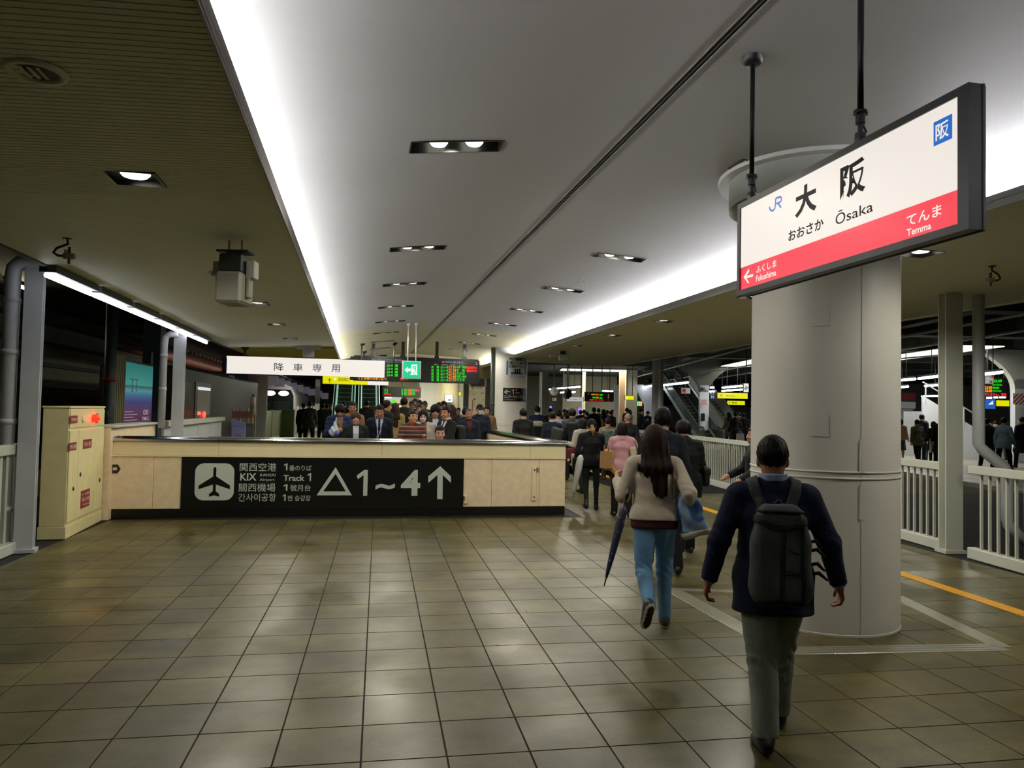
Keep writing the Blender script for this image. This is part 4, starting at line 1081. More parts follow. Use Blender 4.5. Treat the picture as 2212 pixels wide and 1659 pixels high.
tuberow((1527, 846), (1541, 845), 3.2, 1, 'short lower tube beside the striped column', G_)
tuberow((1560, 837.5), (1605, 833.5), 3.3, 2, 'upper tube above the yellow signs', G_)
tuberow((1559, 844.5), (1605, 841.5), 3.2, 2, 'lower tube above the yellow signs', G_)
tuberow((1333, 846), (1411, 833), 3.35, 3, 'tube over the white sloping column', G_)
tuberow((1186, 841), (1254, 835), 3.3, 3, 'tube over the crowd past the second pillar', G_)
tuberow((1300, 844), (1324, 845), 3.3, 1, 'tube beside the far LED board', G_)
tuberow((1210, 848), (1243, 847), 3.0, 1, 'dim tube behind the black speaker', G_)

# ------------------------------------------------------------------ generic far signs
def fsign(name, box, dep, label, mm, cat='sign', texts=(), t=.12, posts=(), zt=4.6, case=None):
    xa, ya, xb, yb = box
    o = atd((xa + xb) / 2, (ya + yb) / 2, dep); fr = Fr(o, r0)
    e_ = empty(name, o, 0, label, cat)
    boxpx(fr, box, mm, e_, 'sign_face', .004)
    q = [onplane(x, y, fr.o, fr.ey) - fr.o for x, y in ((xa, ya), (xb, yb))]
    MB(fr).box(q[0].dot(r0) - .02, q[1].dot(r0) + .02, .001, t, q[1].z - .02, q[0].z + .02).build('case', case or M_BLK, e_)
    for s, bb, m_, *rest in texts: textpx(s, fr, bb, m_, e_, .009, rest[0] if rest else .01)
    for px in posts:
        a = onplane(px, ya, fr.o, fr.ey); MB(Fr(a, r0)).box(-.02, .02, 0, .04, -.01, decku(a) - a.z).build('hanger', M_BLK, e_)
    return e_, fr
M_RDP = emat('red_square_lit', '#a01018', .5, '#801018'); M_SCRV = emat('screen_violet', '#b08cff', .9); M_SCRB = emat('screen_blue', '#2a6fd0', .7)
M_WP = mat('white_board', '#cfd0d2', .5)
e_, fr = fsign('led_board', (1264, 847, 1325, 867), 42, 'far LED board of orange, green and red rows above the crowd', M_BLK, 'board',
      [('特急', (1270, 850, 1273, 852), M_LR), ('紀州路快速', (1277, 850.5, 1294, 854), M_LO, .03), ('天王寺', (1295, 851, 1302, 855), M_LG, .03), ('関空快速', (1280, 857, 1288, 861), M_LG, .03), ('22:42', (1288, 857, 1293, 861), M_LO, .03), ('和歌山', (1295, 858, 1301, 862), M_LG, .03), ('電車がまいります', (1274, 862.5, 1304, 865.5), M_LR, .03),
       ('普', (1313, 852, 1315.5, 854.5), M_LO), ('快', (1313, 857, 1315.5, 859.5), M_LO), ('特', (1313, 863, 1315.5, 865), M_LR)], .2, (1280, 1300, 1317))
fsign('platform_sign', (1224, 858, 1260, 867), 40, 'white platform sign with red square hanging above the crowd', emat('sign_pale_lit', '#e6e6ee', .55, '#303030'), 'sign', [('のりば案内', (1231, 861.5, 1247, 864), M_INK), ('1', (1251, 860, 1253, 865), M_RDP, .05)], .1, (1228, 1255))
fsign('platform_sign', (1192, 859, 1202, 866), 38, 'small white plate with red number five by the second pillar', M_WP, 'sign', [('5', (1193.5, 860, 1197, 865), M_RDP, .06)], .05, (1197,))
fsign('yellow_sign', (1350, 855, 1369, 863.5), 44, 'small yellow lit sign beside the white sloping column', M_YEL, 'sign', [('○', (1352, 857, 1356, 861), M_SIGNW2, .03)], .1, (1354, 1366))
fsign('yellow_sign', (1550, 849, 1615, 861), 45, 'wide yellow lit exit sign over the second platform', M_YEL, 'sign', [('↑', (1556, 851, 1560, 858), M_INK), ('出口 Exit', (1569, 853, 1588, 857), mat('olive_ink', ''))], .12, (1560, 1600))
fsign('yellow_sign', (1571, 866, 1609, 874.5), 52, 'smaller yellow lit sign under the wide yellow one', M_YEL, 'sign', [('↑ 乗換', (1574, 868, 1592, 872), M_INK)], .12, (1580, 1600))
fsign('yellow_sign', (2152, 865, 2180, 877.5), 34, 'yellow lit sign beside the blue screen past the post', M_YEL, 'sign', (), .12, (2158, 2175))
fsign('yellow_sign', (988, 847, 996.5, 854.5), 40, 'tiny yellow plate next to the striped post near the map', M_YEL, 'sign', (), .05)
fsign('blue_screen', (2124, 862, 2150, 883), 32, 'blue advertising screen hanging past the fence post', M_SCRB, 'screen', [('◢', (2134, 865, 2145, 874), M_SIGNW2)], .1, (2130, 2145))
fsign('led_board', (2124, 815, 2180, 856), 31, 'large LED board with orange times and red row past the fence post', M_BLK, 'board',
      [('ICOCA OFF', (2140, 820, 2164, 826), M_LG, .03), ('Not in Service', (2143, 829, 2164, 833), M_LG, .02), ('23:00', (2127, 834, 2143, 840), M_LO, .03), ('Akashi', (2144, 835, 2158, 840), M_LG, .02), ('23:02', (2127, 841, 2143, 847), M_LO, .03), ('Sannomiya', (2144, 842, 2163, 847), M_LG, .02), ('ありません。電車', (2126, 849, 2174, 855), M_LR, .02)], .2, (2135, 2170))
fsign('platform_sign', (2125, 808, 2146, 829), 29, 'white hanging sign with red edges and a black arrow', M_WP, 'sign', [('のりば', (2129, 811, 2140, 815), M_INK), ('↘', (2137, 821, 2143, 827), M_INK, .04), ('▌', (2125.5, 812, 2128, 824), M_RDP), ('▐', (2141, 809, 2145, 817), M_RDP)], .06, (2134,))
fsign('platform_sign', (1472.5, 838, 1491, 850), 42, 'white plate with red square in front of the black escalator', M_WP, 'sign', [('■', (1474, 840, 1481, 848), M_RDP), ('▪', (1476, 844.5, 1479, 847), M_WHITE)], .05, (1482,))
fsign('track_number_sign', (1535, 853, 1544, 862), 44, 'small dark blue sign reading eleven', mat('navy_sign', '#27335e', .5), 'sign', [('11', (1536.5, 855, 1541, 860), M_WHITE, .04)], .06, (1539,))
fsign('exit_lamp_sign', (1606.5, 828.5, 1617, 847), 36, 'white sign with green arrow touching the pillar edge', M_SIGNW2, 'sign', [('←', (1608, 832, 1616, 843), emat('green_ink_lit', '#08a060', .6), .04)], .1, (1612,))
fsign('advert_screen', (1248, 880, 1261, 897), 50, 'violet advert screen glowing behind the crowd', M_SCRV, 'screen', (), .1)
fsign('advert_screen', (1541, 886, 1548, 898), 60, 'violet advert screen behind the second escalator', M_SCRV, 'screen', (), .1)
fsign('advert_screen', (1187, 877, 1192, 883), 48, 'tiny violet screen above the head of a standing man', M_SCRV, 'screen', (), .1)
fsign('kiosk_screen', (1375.5, 867, 1387, 877), 48, 'green and orange lit kiosk sign beside the white sloping column', emat('kiosk_white', '#dfe8e0', .6), 'screen', [('●', (1377, 871, 1382, 876), M_LG), ('●', (1381, 870, 1386, 877), M_LO)], .1)
fsign('kiosk', (830, 856, 868, 871), 44, 'white lit kiosk front with green and coloured packs under the small board', emat('kiosk_white', ''), 'kiosk', [('■', (847, 863, 855, 870), M_LG), ('●', (856, 864, 861, 870), M_LO), ('▬', (832, 857, 846, 860), M_WP)], .3)
q = gnd(849, 44.1); kio = [o for o in bpy.data.objects if o.name == 'kiosk'][0]; MB(Fr(q, r0)).box(-.6, .6, 0, .6, 0, 2.2).build('counter', M_HALLG, kio)
# clock and speaker
q = atd(1197, 845.5, 38); e_ = empty('platform_clock', q, 0, 'round white platform clock above the queue', 'clock'); fr = Fr(q, r0, Vector((0, 0, 1)), -f0)
MB(fr).lathe([(.001, .05), (.2, .05), (.22, .03), (.22, -.05)], 24).build('case', M_WP, e_, True)
MB(fr).box(-.01, .01, 0, .15, .052, .056).build('hand', M_INK, e_); MB(fr).box(0, .1, -.01, .01, .052, .056).build('hand', M_INK, e_)
MB().tube([q + Vector((0, 0, .2)), q + Vector((0, 0, 2))], .03, 6).build('drop_rod', M_GREYD, e_)
q = atd(1225, 850, 33); e_ = empty('hung_speaker', q, 0, 'black faceted loudspeaker hanging above the queue', 'speaker'); fr = Fr(q, (r0 + f0 * .4))
MB(fr).prism([(-.13, -.05), (0, .2), (.16, .12), (.17, -.1), (.02, -.25), (-.12, -.15)], -.14, .14).build('cabinet', M_BLK, e_); MB(fr).box(-.02, .02, -.02, .02, .1, 2).build('drop_rod', M_BLK, e_)

# ------------------------------------------------------------------ hall beyond the crowd: ivory walls, columns, route map
hall = struct(empty('wall_hall', (3, 45, 0)))
def wallpx(x0, x1, dep, z0, z1, mm, t=.3, name='wall_panel', par_=None):
    a, b = gnd(x0, dep), gnd(x1, dep); fr = Fr(a, b - a)
    return MB(fr).box(0, (b - a).length, 0, t, z0, z1).build(name, mm, par_ if par_ is not None else hall)
wallpx(836, 905, 50, 0, 5, M_HALLW); wallpx(905, 1000, 46, 0, 5, M_HALLG); wallpx(1000, 1300, 62, 0, 4.6, M_HALLG)
wallpx(1215, 1262, 58, 0, 4.6, M_HALLW); wallpx(1262, 1332, 60, 0, 4.6, M_HALLW)
wallpx(1338, 1352, 50, 0, 4.6, mat('timber_panel', '#b99a78', .6), .4); wallpx(1352, 1376, 49, 0, 4.6, M_HALLW, .5); wallpx(1376, 1400, 62, 0, 4.6, M_GREYD)
wallpx(1420, 1640, 85, -1, 2.6, mat('distant_train_silver', '#c3c0bb', .4), .5); wallpx(1925, 2212, 62, 0, 4.6, M_HALLG)
wallpx(600, 836, 75, 0, 4.6, M_CONC)
for x0, x1, dep, nm, lab in ((945, 990, 38.5, 'hall_column', 'ivory column carrying a queueing poster behind the crowd'), (1257, 1264, 50, 'hall_column', 'slim ivory column under the far LED board')):
    c_ = gnd((x0 + x1) / 2, dep); R_ = (x1 - x0) / 3200 * dep
    e_ = empty(nm, c_, 0, lab, 'column'); MB(Fr(c_, r0)).lathe([(R_ + .02, 0), (R_ + .02, .1), (R_, .11), (R_, 4.4)], 28).build('shaft', M_HALLW, e_, True)
    MB(Fr(c_, r0)).lathe([(R_ + .01, 1.3), (R_ + .015, 1.32), (R_ + .01, 1.34)], 28).build('band', M_HALLG, e_, True)
fsign('notice_poster', (961, 852, 978, 869), 37.5, 'small white and blue notice on the ivory column behind the crowd', M_PAPER, 'poster', [('通って前に', (964, 855, 976, 858), M_INK), ('■', (968, 862, 974, 866), M_PBLUE)], .03)
e_, fr = fsign('route_map', (1012, 835, 1048, 905), 31, 'tall ivory route map board with a pink line in front of the second pillar', emat('map_board_lit', '#e8deb8', .16, '#c8bf9c'), 'map',
      [('大阪環状線', (1026, 836, 1042, 839), M_INK), ('1', (1012.8, 843, 1014.5, 847), M_INK, .03), ('西九条・弁天町', (1016, 844, 1024, 846), M_INK), ('新今宮・天王寺 方面', (1011.5, 848.5, 1027, 850.5), M_INK), ('ユニバーサルシティ', (1011.5, 852, 1030, 854), M_INK), ('関西空港', (1039, 848, 1046, 850.5), M_INK), ('のりば', (1042, 862, 1046, 864), M_INK)], .12)
M_PINK = mat('map_pink', '#c46a60', .5)
boxpx(fr, (1019.5, 864, 1021.5, 888), M_PINK, e_, 'map_line', .004, .006); boxpx(fr, (1023, 861, 1027, 864), mat('map_dark', '#4a463c', .5), e_, 'map_mark', .004, .006)
for k in range(9): boxpx(fr, (1022.5, 866 + k * 2.5, 1025, 866.6 + k * 2.5), mat('map_dark', ''), e_, 'map_tick', .003, .006)
q = onplane(1021.5, 838, fr.o, fr.ey) - fr.o; MB(Fr(fr.p(q.dot(r0), -.008, q.z), r0, fr.ez, -fr.ey)).lathe([(.03, .003), (.06, .003), (.06, 0)], 16).build('map_symbol', M_RED, e_)
for x in (1013, 1047):
    a = onplane(x, 900, fr.o, fr.ey); MB(Fr((a.x, a.y, 0), r0)).box(-.04, .04, .02, .1, 0, 3.0).build('leg', M_GREY, e_)
# striped warning boards
def stripes(e_, fr, box, n, mA, mB):
    xa, ya, xb, yb = box
    boxpx(fr, box, mA, e_, 'board', .01)
    w_ = (xb - xa); h = (yb - ya); per = (w_ + h) / n
    for k in range(n):
        s0, s1 = k * per, k * per + per * .5; poly = []
        for s, rev in ((s0, 0), (s1, 1)):                       # diagonal x+y = s
            p0 = (min(s, w_), max(0, s - w_)); p1 = (max(0, s - h), min(s, h))
            poly += [p0, p1] if not rev else [p1, p0]
        if s0 < h < s1: poly.insert(2, (0, h))
        if s0 < w_ < s1: poly.append((w_, 0))
        vv = [onplane(xa + a, ya + b, fr.o, fr.ey) - fr.ey * .014 for a, b in poly]
        mk('stripe', vv, [tuple(range(len(vv)))], mB, e_)
M_STR, M_STW = mat('stripe_red', '#8a3a34', .5), mat('stripe_pale', '#d6cdc6', .5)
for box, dep, pw, lab, extra in (((1513, 863, 1527, 875), 43, .27, 'grey column with red and white striped board by the escalators', 1), ((2188, 850, 2218, 874), 30, .3, 'flared grey column with red and white striped board at the view edge', 2), ((978.5, 838, 988, 852), 41, .2, 'slim post with maroon striped board behind the crowd', 0)):
    xm = (box[0] + box[2]) / 2; c_ = gnd(xm, dep + .25)
    e_ = empty('striped_column', c_, 0, lab, 'column'); fr = Fr(c_, r0)
    MB(fr).box(-pw, pw, -pw / 2, pw / 2, 0, 3.4, bev=.01).build('shaft', M_GREYB if extra else M_HALLG, e_)
    MB(fr).box(-pw - .05, pw + .05, -pw / 2 - .05, pw / 2 + .05, 0, .15, bev=.01).build('base', M_GREYB, e_)
    if extra:
        poly = [(-pw, 3.0), (pw, 3.0)] + [(pw + 1.5 * (k / 8) ** 2, 3.0 + 1.6 * k / 8) for k in range(1, 9)] + [(-pw - 1.5 * (k / 8) ** 2, 3.0 + 1.6 * k / 8) for k in range(8, 0, -1)]
        MB(fr).prism(poly, -pw / 2, pw / 2).build('flared_head', M_CONC if extra == 1 else M_GREY, e_)
    stripes(e_, Fr(atd(xm, (box[1] + box[3]) / 2, dep - .12), r0), box, 6 if box[2] - box[0] > 12 else 4, M_STW, M_STR)
    if extra == 1: boxpx(Fr(atd(1517, 900, dep - .12), r0), (1513.5, 893, 1522.5, 910), M_BLACK, e_, 'black_plate', .01)
# white sloping column and slim post
q = gnd(1402, 47); e_ = empty('sloping_column', q, 0, 'white sloping bracket column past the queue', 'column'); fr = Fr(q, r0)
M_WCOL = mat('white_column_paint', '#d3d6dc', .45)
MB(fr).box(-.28, .30, -.2, .2, 0, 2.2).build('shaft', M_WCOL, e_); MB(fr).prism([(-.28, 2.2), (.30, 2.2), (.30, 3.5), (-1.0, 3.5)], -.2, .2).build('sloping_head', M_WCOL, e_)
q = gnd(1331, 40); e_ = empty('slim_post', q, 0, 'slim light grey post right of the far LED board', 'post'); fr = Fr(q, r0)
MB(fr).box(-.12, .12, -.12, .12, 0, 3.2, bev=.01).build('shaft', M_WCOL, e_); MB(fr).box(-.2, .2, -.2, .2, 0, .05).build('base_plate', M_GREYB, e_)

# ------------------------------------------------------------------ twin escalators in the hall
def escalator(cx_, y0, n, label, fr, w_=.74, bal_=(1, 1), run=.35, rise=.2, glass=None, lit=True):
    e_ = empty('escalator', fr.p(cx_, y0), 0, label, 'escalator', 'escalators')
    md = mat('escalator_black', '#191c18', .45); ms = mat('step_nosing', '#7f8550', .5)
    for k in range(n):
        MB(fr).box(cx_ - w_ / 2, cx_ + w_ / 2, y0 + k * run, y0 + (k + 1) * run, k * rise, (k + 1) * rise - .012).build('step', md, e_)
        MB(fr).box(cx_ - w_ / 2, cx_ + w_ / 2, y0 + k * run - .012, y0 + k * run + .05, (k + 1) * rise - .03, (k + 1) * rise - .008).build('nosing', ms, e_)
    L_, H_ = n * run, n * rise
    for s, on in zip((-1, 1), bal_):
        if not on: continue
        x0 = cx_ + s * (w_ / 2 + .03)
        poly = [(y0 - .6, 0), (y0 + .1, 0), (y0 + L_, H_), (y0 + L_, H_ + .95), (y0 + .2, 1.0), (y0 - .4, .95), (y0 - .65, .6)]
        f2 = Fr(fr.p(0), fr.ey, fr.ex)
        MB(f2).prism(poly, x0 - .012, x0 + .012).build('balustrade', glass or emat('balustrade_lit_green', '#a8dcc0', .38, '#6f9a84', .2), e_)
        MB().tube([fr.p(x0, y0 - .65, .6), fr.p(x0, y0 - .45, .97), fr.p(x0, y0 + .2, 1.03), fr.p(x0, y0 + L_, H_ + .98)], .045, 8).build('handrail', M_BLK, e_, True)
        if lit: MB().tube([fr.p(x0, y0 - .4, .90), fr.p(x0, y0 + .2, .96), fr.p(x0, y0 + L_, H_ + .91)], .02, 6).build('light_strip', emat('escalator_light', '#d6fff0', .9), e_, True)
        MB(f2).prism([(y0 - .5, -.0), (y0 + .1, 0), (y0 + L_, H_), (y0 + L_, H_ + (.62 if lit else .28)), (y0 + .1, .62 if lit else .28), (y0 - .5, .62 if lit else .28)], x0 - (.085 if lit else .05), x0 + (.085 if lit else .05)).build('skirt', emat('skirt_lit_green', '#bfe6d2', .42, '#8fb8a4', .3) if lit else mat('skirt_steel', '#8b9a90', .35, .5), e_)
    return e_
EF = Fr((0, 0, 0), (1, 0, 0))
escalator(-.62, 31.5, 20, 'escalator nearer the blue-jacketed man under the yellow exit sign', EF)
escalator(.47, 31.5, 20, 'escalator nearer the small departure board', EF)
# dark escalator on the second platform, rising away
FE = Fr(CFR.p(11.2, 42), r0 * .984 + f0 * .18)
e2 = escalator(0, 0, 19, 'long dark escalator with glass sides behind the queue', FE, 1.0, (1, 1), .33, .2, mat('smoky_glass', '#4a5a52', .15, alpha=.55), False)
FE2 = Fr(CFR.p(13.3, 43.5), r0 * .984 + f0 * .18)
st = escalator(0, 0, 18, 'grey-sided escalator behind the striped column', FE2, .9, (1, 1), .33, .2, mat('pale_side', '#9a968e', .5), False)
# stair with white parapet beyond the fence post
q = gnd(1993, 33); sf = Fr(q, r0); sf.o.z = 0
e_ = empty('platform_stair', sf.p(1, 0), 0, 'white-sided platform stair rising beside the fence post', 'stair')
for k in range(12): MB(sf).box(3.3 - k * .3, 3.6 - k * .3, .1, 1.6, 0, .17 * (k + 1)).build('step', M_GREYB, e_)
MB(sf).prism([(0, 0), (3.6, 0), (3.6, .6), (0, 2.75)], 0, .1).build('parapet', M_WCOL, e_)
for k in range(5): MB(sf).box(.1 + k * .85, .15 + k * .85, -.03, .0, 2.4 - k * .51, 3.3 - k * .51).build('rail_post', M_GREYB, e_)
MB().tube([sf.p(0, -.02, 3.35), sf.p(3.6, -.02, 1.2)], .03, 6).build('rail', M_GREYB, e_)
q = atd(1951, 900, 40); q.z = 0; e_ = empty('roller_shutter', q, 0, 'closed grey roller shutter of a kiosk past the pillar', 'shutter'); fr = Fr(q, r0)
for k in range(22): MB(fr).box(-.55, .55, 0, .05, .02 + k * .1, .11 + k * .1, bev=.01).build('shutter_slat', M_HALLG, e_)
MB(fr).box(-.65, .65, -.05, .2, 2.24, 2.6).build('shutter_box', M_GREYB, e_); MB(fr).box(-.65, .65, -.08, -.05, 2.7, 2.85).build('red_fascia', M_RED, e_); MB(fr).box(-.65, .65, -.05, .2, 2.62, 3.1).build('fascia', M_GREYD, e_); MB(fr).box(-.65, .65, -.08, -.05, 2.95, 3.05).build('red_fascia', M_RED, e_)

# ------------------------------------------------------------------ left: dark building, advert, trains
dk = struct(empty('wall_dark_building', (-11, 20, 0)))
MB().box(-11.3, -11.0, 6, 60, -1.3, 8).build('cladding', M_OLIVE, dk)
for k in range(9):
    z = 2.2 + k * .75; MB().box(-11.0, -10.85, 8, 40, z, z + .14).build('girder', M_DARKST, dk)
for y in (15.5, 17.6, 20.3, 23.5, 27): MB().box(-10.9, -10.5, y, y + .45, -1.3, 7.6).build('upright', M_DARKST, dk)
MB().box(-10.9, -7.2, 14, 42, 5.0, 5.4).build('upper_deck', M_DARKST, dk)
MB().box(-10.4, -9.9, 18, 19.2, 3.1, 4.6).build('duct', M_BLUEST, dk)
q = onx(238, 800, -4.95); e_ = empty('dark_mast', (q.x, q.y, 0), 0, 'dark green mast with a red ring before the advert panel', 'mast')
MB().tube([(q.x, q.y, -1.3), (q.x, q.y, 4.2)], .11, 14).build('mast', mat('mast_green', '#26302a', .5), e_, True)
MB().tube([(q.x, q.y, 2.16), (q.x, q.y, 2.24)], .12, 14).build('red_ring', M_RED, e_, True); 
text('24', Fr((q.x - .04, q.y - .13, 1.45), (.9, -.43, 0)), -.03, .12, 0, .14, M_PALE, e_)
a, b = onx(266, 850, -5.0), onx(326, 850, -5.0)
AF = Fr((-5.0, a.y, 0), (0, 1, 0)); AL = b.y - a.y
e_ = empty('advert_board', AF.p(AL / 2), 0, 'tall advert panel with teal sky and purple pier scene', 'advert')
z0, z1 = onx(295, 914, -5.0).z, onx(295, 786, -5.0).z
def advert_mat():
    m = bpy.data.materials.new('advert_print'); m.use_nodes = True; nt = m.node_tree; b_ = nt.nodes['Principled BSDF']
    tc = nt.nodes.new('ShaderNodeTexCoord'); sp = nt.nodes.new('ShaderNodeSeparateXYZ'); nt.links.new(tc.outputs['Object'], sp.inputs[0])
    rp_ = nt.nodes.new('ShaderNodeValToRGB'); r = nt.nodes.new('ShaderNodeMapRange'); r.inputs[1].default_value = z0; r.inputs[2].default_value = z1
    nt.links.new(sp.outputs[2], r.inputs[0]); nt.links.new(r.outputs[0], rp_.inputs[0])
    el = rp_.color_ramp.elements; el[0].color = lin('#3a1430'); el[0].position = 0; el[1].color = lin('#1f6f6c'); el[1].position = 1
    for p_, c_ in ((.18, '#4a1c46'), (.36, '#2c2c6a'), (.47, '#2f5a86'), (.55, '#3f8a90'), (.62, '#17484c'), (.64, '#2b8b84')): x = el.new(p_); x.color = lin(c_)
    nt.links.new(rp_.outputs[0], b_.inputs['Base Color']); nt.links.new(rp_.outputs[0], b_.inputs['Emission Color']); b_.inputs['Emission Strength'].default_value = .75; m.cycles.emission_sampling = 'NONE'
    return m
MB(AF).box(0, AL, -.03, .05, z0, z1).build('printed_sheet', advert_mat(), e_)
MB(AF).box(-.05, AL + .05, .0, .15, z0 - .05, z1 + .05).build('lightbox', M_GREYD, e_)
for k in range(7):
    MB(AF).box(-.84 + k * .12, -.76 + k * .12, -.05, .05, .9, z1 + .12).build('corrugated_rib', mat('ochre_sheet', '#7a7148', .6), e_)
MB(AF).box(-.95, 0, .02, .05, .9, z1 + .1).build('side_sheet', mat('ochre_sheet', ''), e_)
F2_ = Fr(AF.p(0, -.03), AF.ex); m_ = emat('advert_text', '#d8c8d8', .5)
textpx('TMEiC', F2_, (306, 900, 321.5, 908), m_, e_, .004, .01); textpx('00', F2_, (309, 885, 320, 896), m_, e_, .004)
M_PIER = emat('advert_pier', '#1c5a66', .5)
boxpx(F2_, (281, 818, 299, 821), M_PIER, e_, 'printed_pier', .003); boxpx(F2_, (285, 821, 287, 848), M_PIER, e_, 'printed_pier', .003); boxpx(F2_, (294, 821, 295.5, 848), M_PIER, e_, 'printed_pier', .003)
for k in range(4): boxpx(F2_, (265, 889 + k * 6, 288 + (k % 2) * 8, 890.2 + k * 6), m_, e_, 'printed_line', .003)
e_ = empty('platform_post', onx(336, 800, -5.1), 0, 'dark blue steel post beside the purple advert panel', 'post'); q = onx(336, 800, -5.1)
MB().box(q.x - .2, q.x + .2, q.y - .45, q.y + .1, -1.3, 4.6).build('shaft', M_BLUEST, e_); MB().box(q.x + .02, q.x + .05, q.y - .55, q.y - .45, 1.0, 3.0).build('tie_rod', M_GREY, e_)
# dark train with lit door
tr = empty('dark_train', (-5.6, 28, -1.2), 0, 'dark olive train with a lit door behind the panel fence', 'train')
M_TRN = mat('train_dark', '#2c281c', .5)
MB().box(-7.6, -5.2, 24.1, 44, -1.0, 2.9, bev=.1).build('body', M_TRN, tr)
a, b = onx(421, 850, -5.19), onx(455, 850, -5.19)
dr = MB().box(-5.21, -5.17, a.y, b.y, .1, 2.45).build('door', mat('train_door', '#6a6156', .4), tr)
MB().box(-5.19, -5.15, a.y + .3, b.y - .3, 1.35, 2.3).build('door_window', emat('train_window_lit', '#b8ad96', .16, '#554f45', .15), dr)
MB().box(-5.17, -5.14, a.y + .3, b.y - .3, 2.2, 2.3).build('window_glare', emat('window_lamp', '#e8f0ff', .8), dr)
a2, b2 = onx(395, 850, -5.19), onx(412, 850, -5.19); MB().box(-5.21, -5.17, a2.y, b2.y, .1, 2.4).build('door', mat('train_door_red', '#5a2420', .4), tr)
q = onx(441, 896, -5.15); MB(Fr(q, (0, 1, 0), (0, 0, 1), (1, 0, 0))).lathe([(.001, .05), (.10, .03), (.12, 0)], 14).build('tail_lamp', emat('tail_lamp_lit', '#ff2010', 14, '#801008'), tr, True)
l = bpy.data.lights.new('tail_lamp_glow', 'POINT'); l.energy = 1.2; l.color = (1, .08, .05); l.shadow_soft_size = .06; o = bpy.data.objects.new('tail_lamp_glow', l); o.location = q + Vector((.18, 0, .05)); COL.objects.link(o); o.parent = tr; o.matrix_parent_inverse = wm(tr).inverted()
# copper-lit slatted roof of the neighbouring platform
rf = empty('slatted_roof', (-8, 40, 4), 0, 'copper coloured slatted platform roof above the dark train', 'roof')
MB().box(-9.2, -8.9, 30, 52, 3.4, 3.7).build('beam', M_DARKST, rf)
for k in range(26): MB().box(-9.2, -6.6, 30 + k * .8, 30.45 + k * .8, 3.75, 3.85).build('roof_slat', mat('copper_slat', '#9a6a50', .5), rf)
ll = bpy.data.lights.new('roof_glow', 'AREA'); ll.shape = 'RECTANGLE'; ll.size = .3; ll.size_y = 16; ll.energy = 25; ll.color = (1, .75, .6)
lo = bpy.data.objects.new('roof_glow', ll); lo.location = (-8.2, 40, 3.2); lo.rotation_euler = (math.pi, 0, 0); COL.objects.link(lo); lo.parent = rf; lo.matrix_parent_inverse = wm(rf).inverted()
# arriving train with bright headlights
tc_ = gnd(587, 46); TFR = Fr((tc_.x, tc_.y, 0), (1, 0, 0))
tn = empty('arriving_train', TFR.p(0, 2), 0, 'train with two bright headlights and pale curved roof', 'train')
pr = [(-1.3, -.9), (1.3, -.9), (1.35, .8), (1.3, 2.35), (1.05, 2.9), (.55, 3.15), (-.55, 3.15), (-1.05, 2.9), (-1.3, 2.35), (-1.35, .8)]
shade_auto(MB(TFR).prism(pr, .25, 40).build('body', mat('train_silver', '#b4b2ac', .35), tn))
MB(TFR).prism([(x * .97, z) for x, z in pr], 0, .26).build('front', M_BLACK, tn)
MB(TFR).prism([(-1.2, 2.72), (1.2, 2.72), (1.0, 2.92), (.55, 3.12), (-.55, 3.12), (-1.0, 2.92)], -.03, .01).build('destination_panel', mat('train_roof_pale', '#9c9696', .5), tn)
for x, c_ in ((-.12, '#ffc8e6'), (.68, '#dcecff')):
    o = MB(Fr(TFR.p(x, -.03, 2.48), (1, 0, 0), (0, 0, 1), (0, -1, 0))).lathe([(.001, .05), (.26, .045), (.32, 0)], 16)
    for i, c0 in enumerate(o.v): o.v[i] = Vector((c0.x, c0.y, 2.48 + (c0.z - 2.48) * .5))
    o.build('headlight', emat('headlight' + c_, c_, 2.2), tn, True)
MB(TFR).box(-1.05, -.1, -.02, .01, .9, 2.0).build('windscreen', mat('windscreen', '#1a2320', .1), tn); MB(TFR).box(.1, 1.05, -.02, .01, .9, 2.0).build('windscreen', mat('windscreen', ''), tn)
for k in range(10): MB(TFR).box(1.34, 1.37, 2 + k * 3.6, 3.6 + k * 3.6, .9, 1.7).build('side_window', emat('train_window_lit2', '#e8e4d8', .35), tn)
# pink corrugated column, roof ribs, platform furniture on the left
q = gnd(547, 40); e_ = empty('corrugated_wall', q, 0, 'pinkish corrugated wall strip left of the arriving train', 'wall')
for k in range(6): MB(Fr(q, (1, 0, 0))).box(-.33 + k * .11, -.24 + k * .11, 0, .08, 1.8, 3.6).build('corrugated_rib', mat('pink_sheet', '#b89ab0', .5), e_)
MB(Fr(q, (1, 0, 0))).prism([(-.33, 1.8), (.32, 1.8), (.32, 1.75), (.0, 1.4), (-.22, .9), (-.33, 0)], .0, .06).build('dark_arch', mat('pink_sheet', ''), e_)
e_ = empty('rib_lights', gnd(640, 45, 3), 0, 'row of pink and blue lit roof ribs above the arriving train', 'light')
for k in range(9):
    a = atd(590 + k * 14, 822 + k * 4.2, 42 + k * 2.5)
    MB(Fr(a, (1, 0, 0))).box(-.28, .28, -.03, .03, -.25, .25).build('rib_panel', emat('rib_' + 'ab'[k % 2], ('#c8b0b8', '#a4a8c0')[k % 2], .12), e_)
    MB(Fr(a, (1, 0, 0))).box(-.35, .35, -.5, 2.0, .33, .38).build('rib_top', M_DARKST, e_)
struct(MB().box(-9, -1.6, 31, 70, 4.4, 4.6).build('ceiling_left_track', M_DARKST, None))
e_ = empty('platform_screen', gnd(600, 31), 0, 'olive green platform edge fence panels before the arriving train', 'fence')
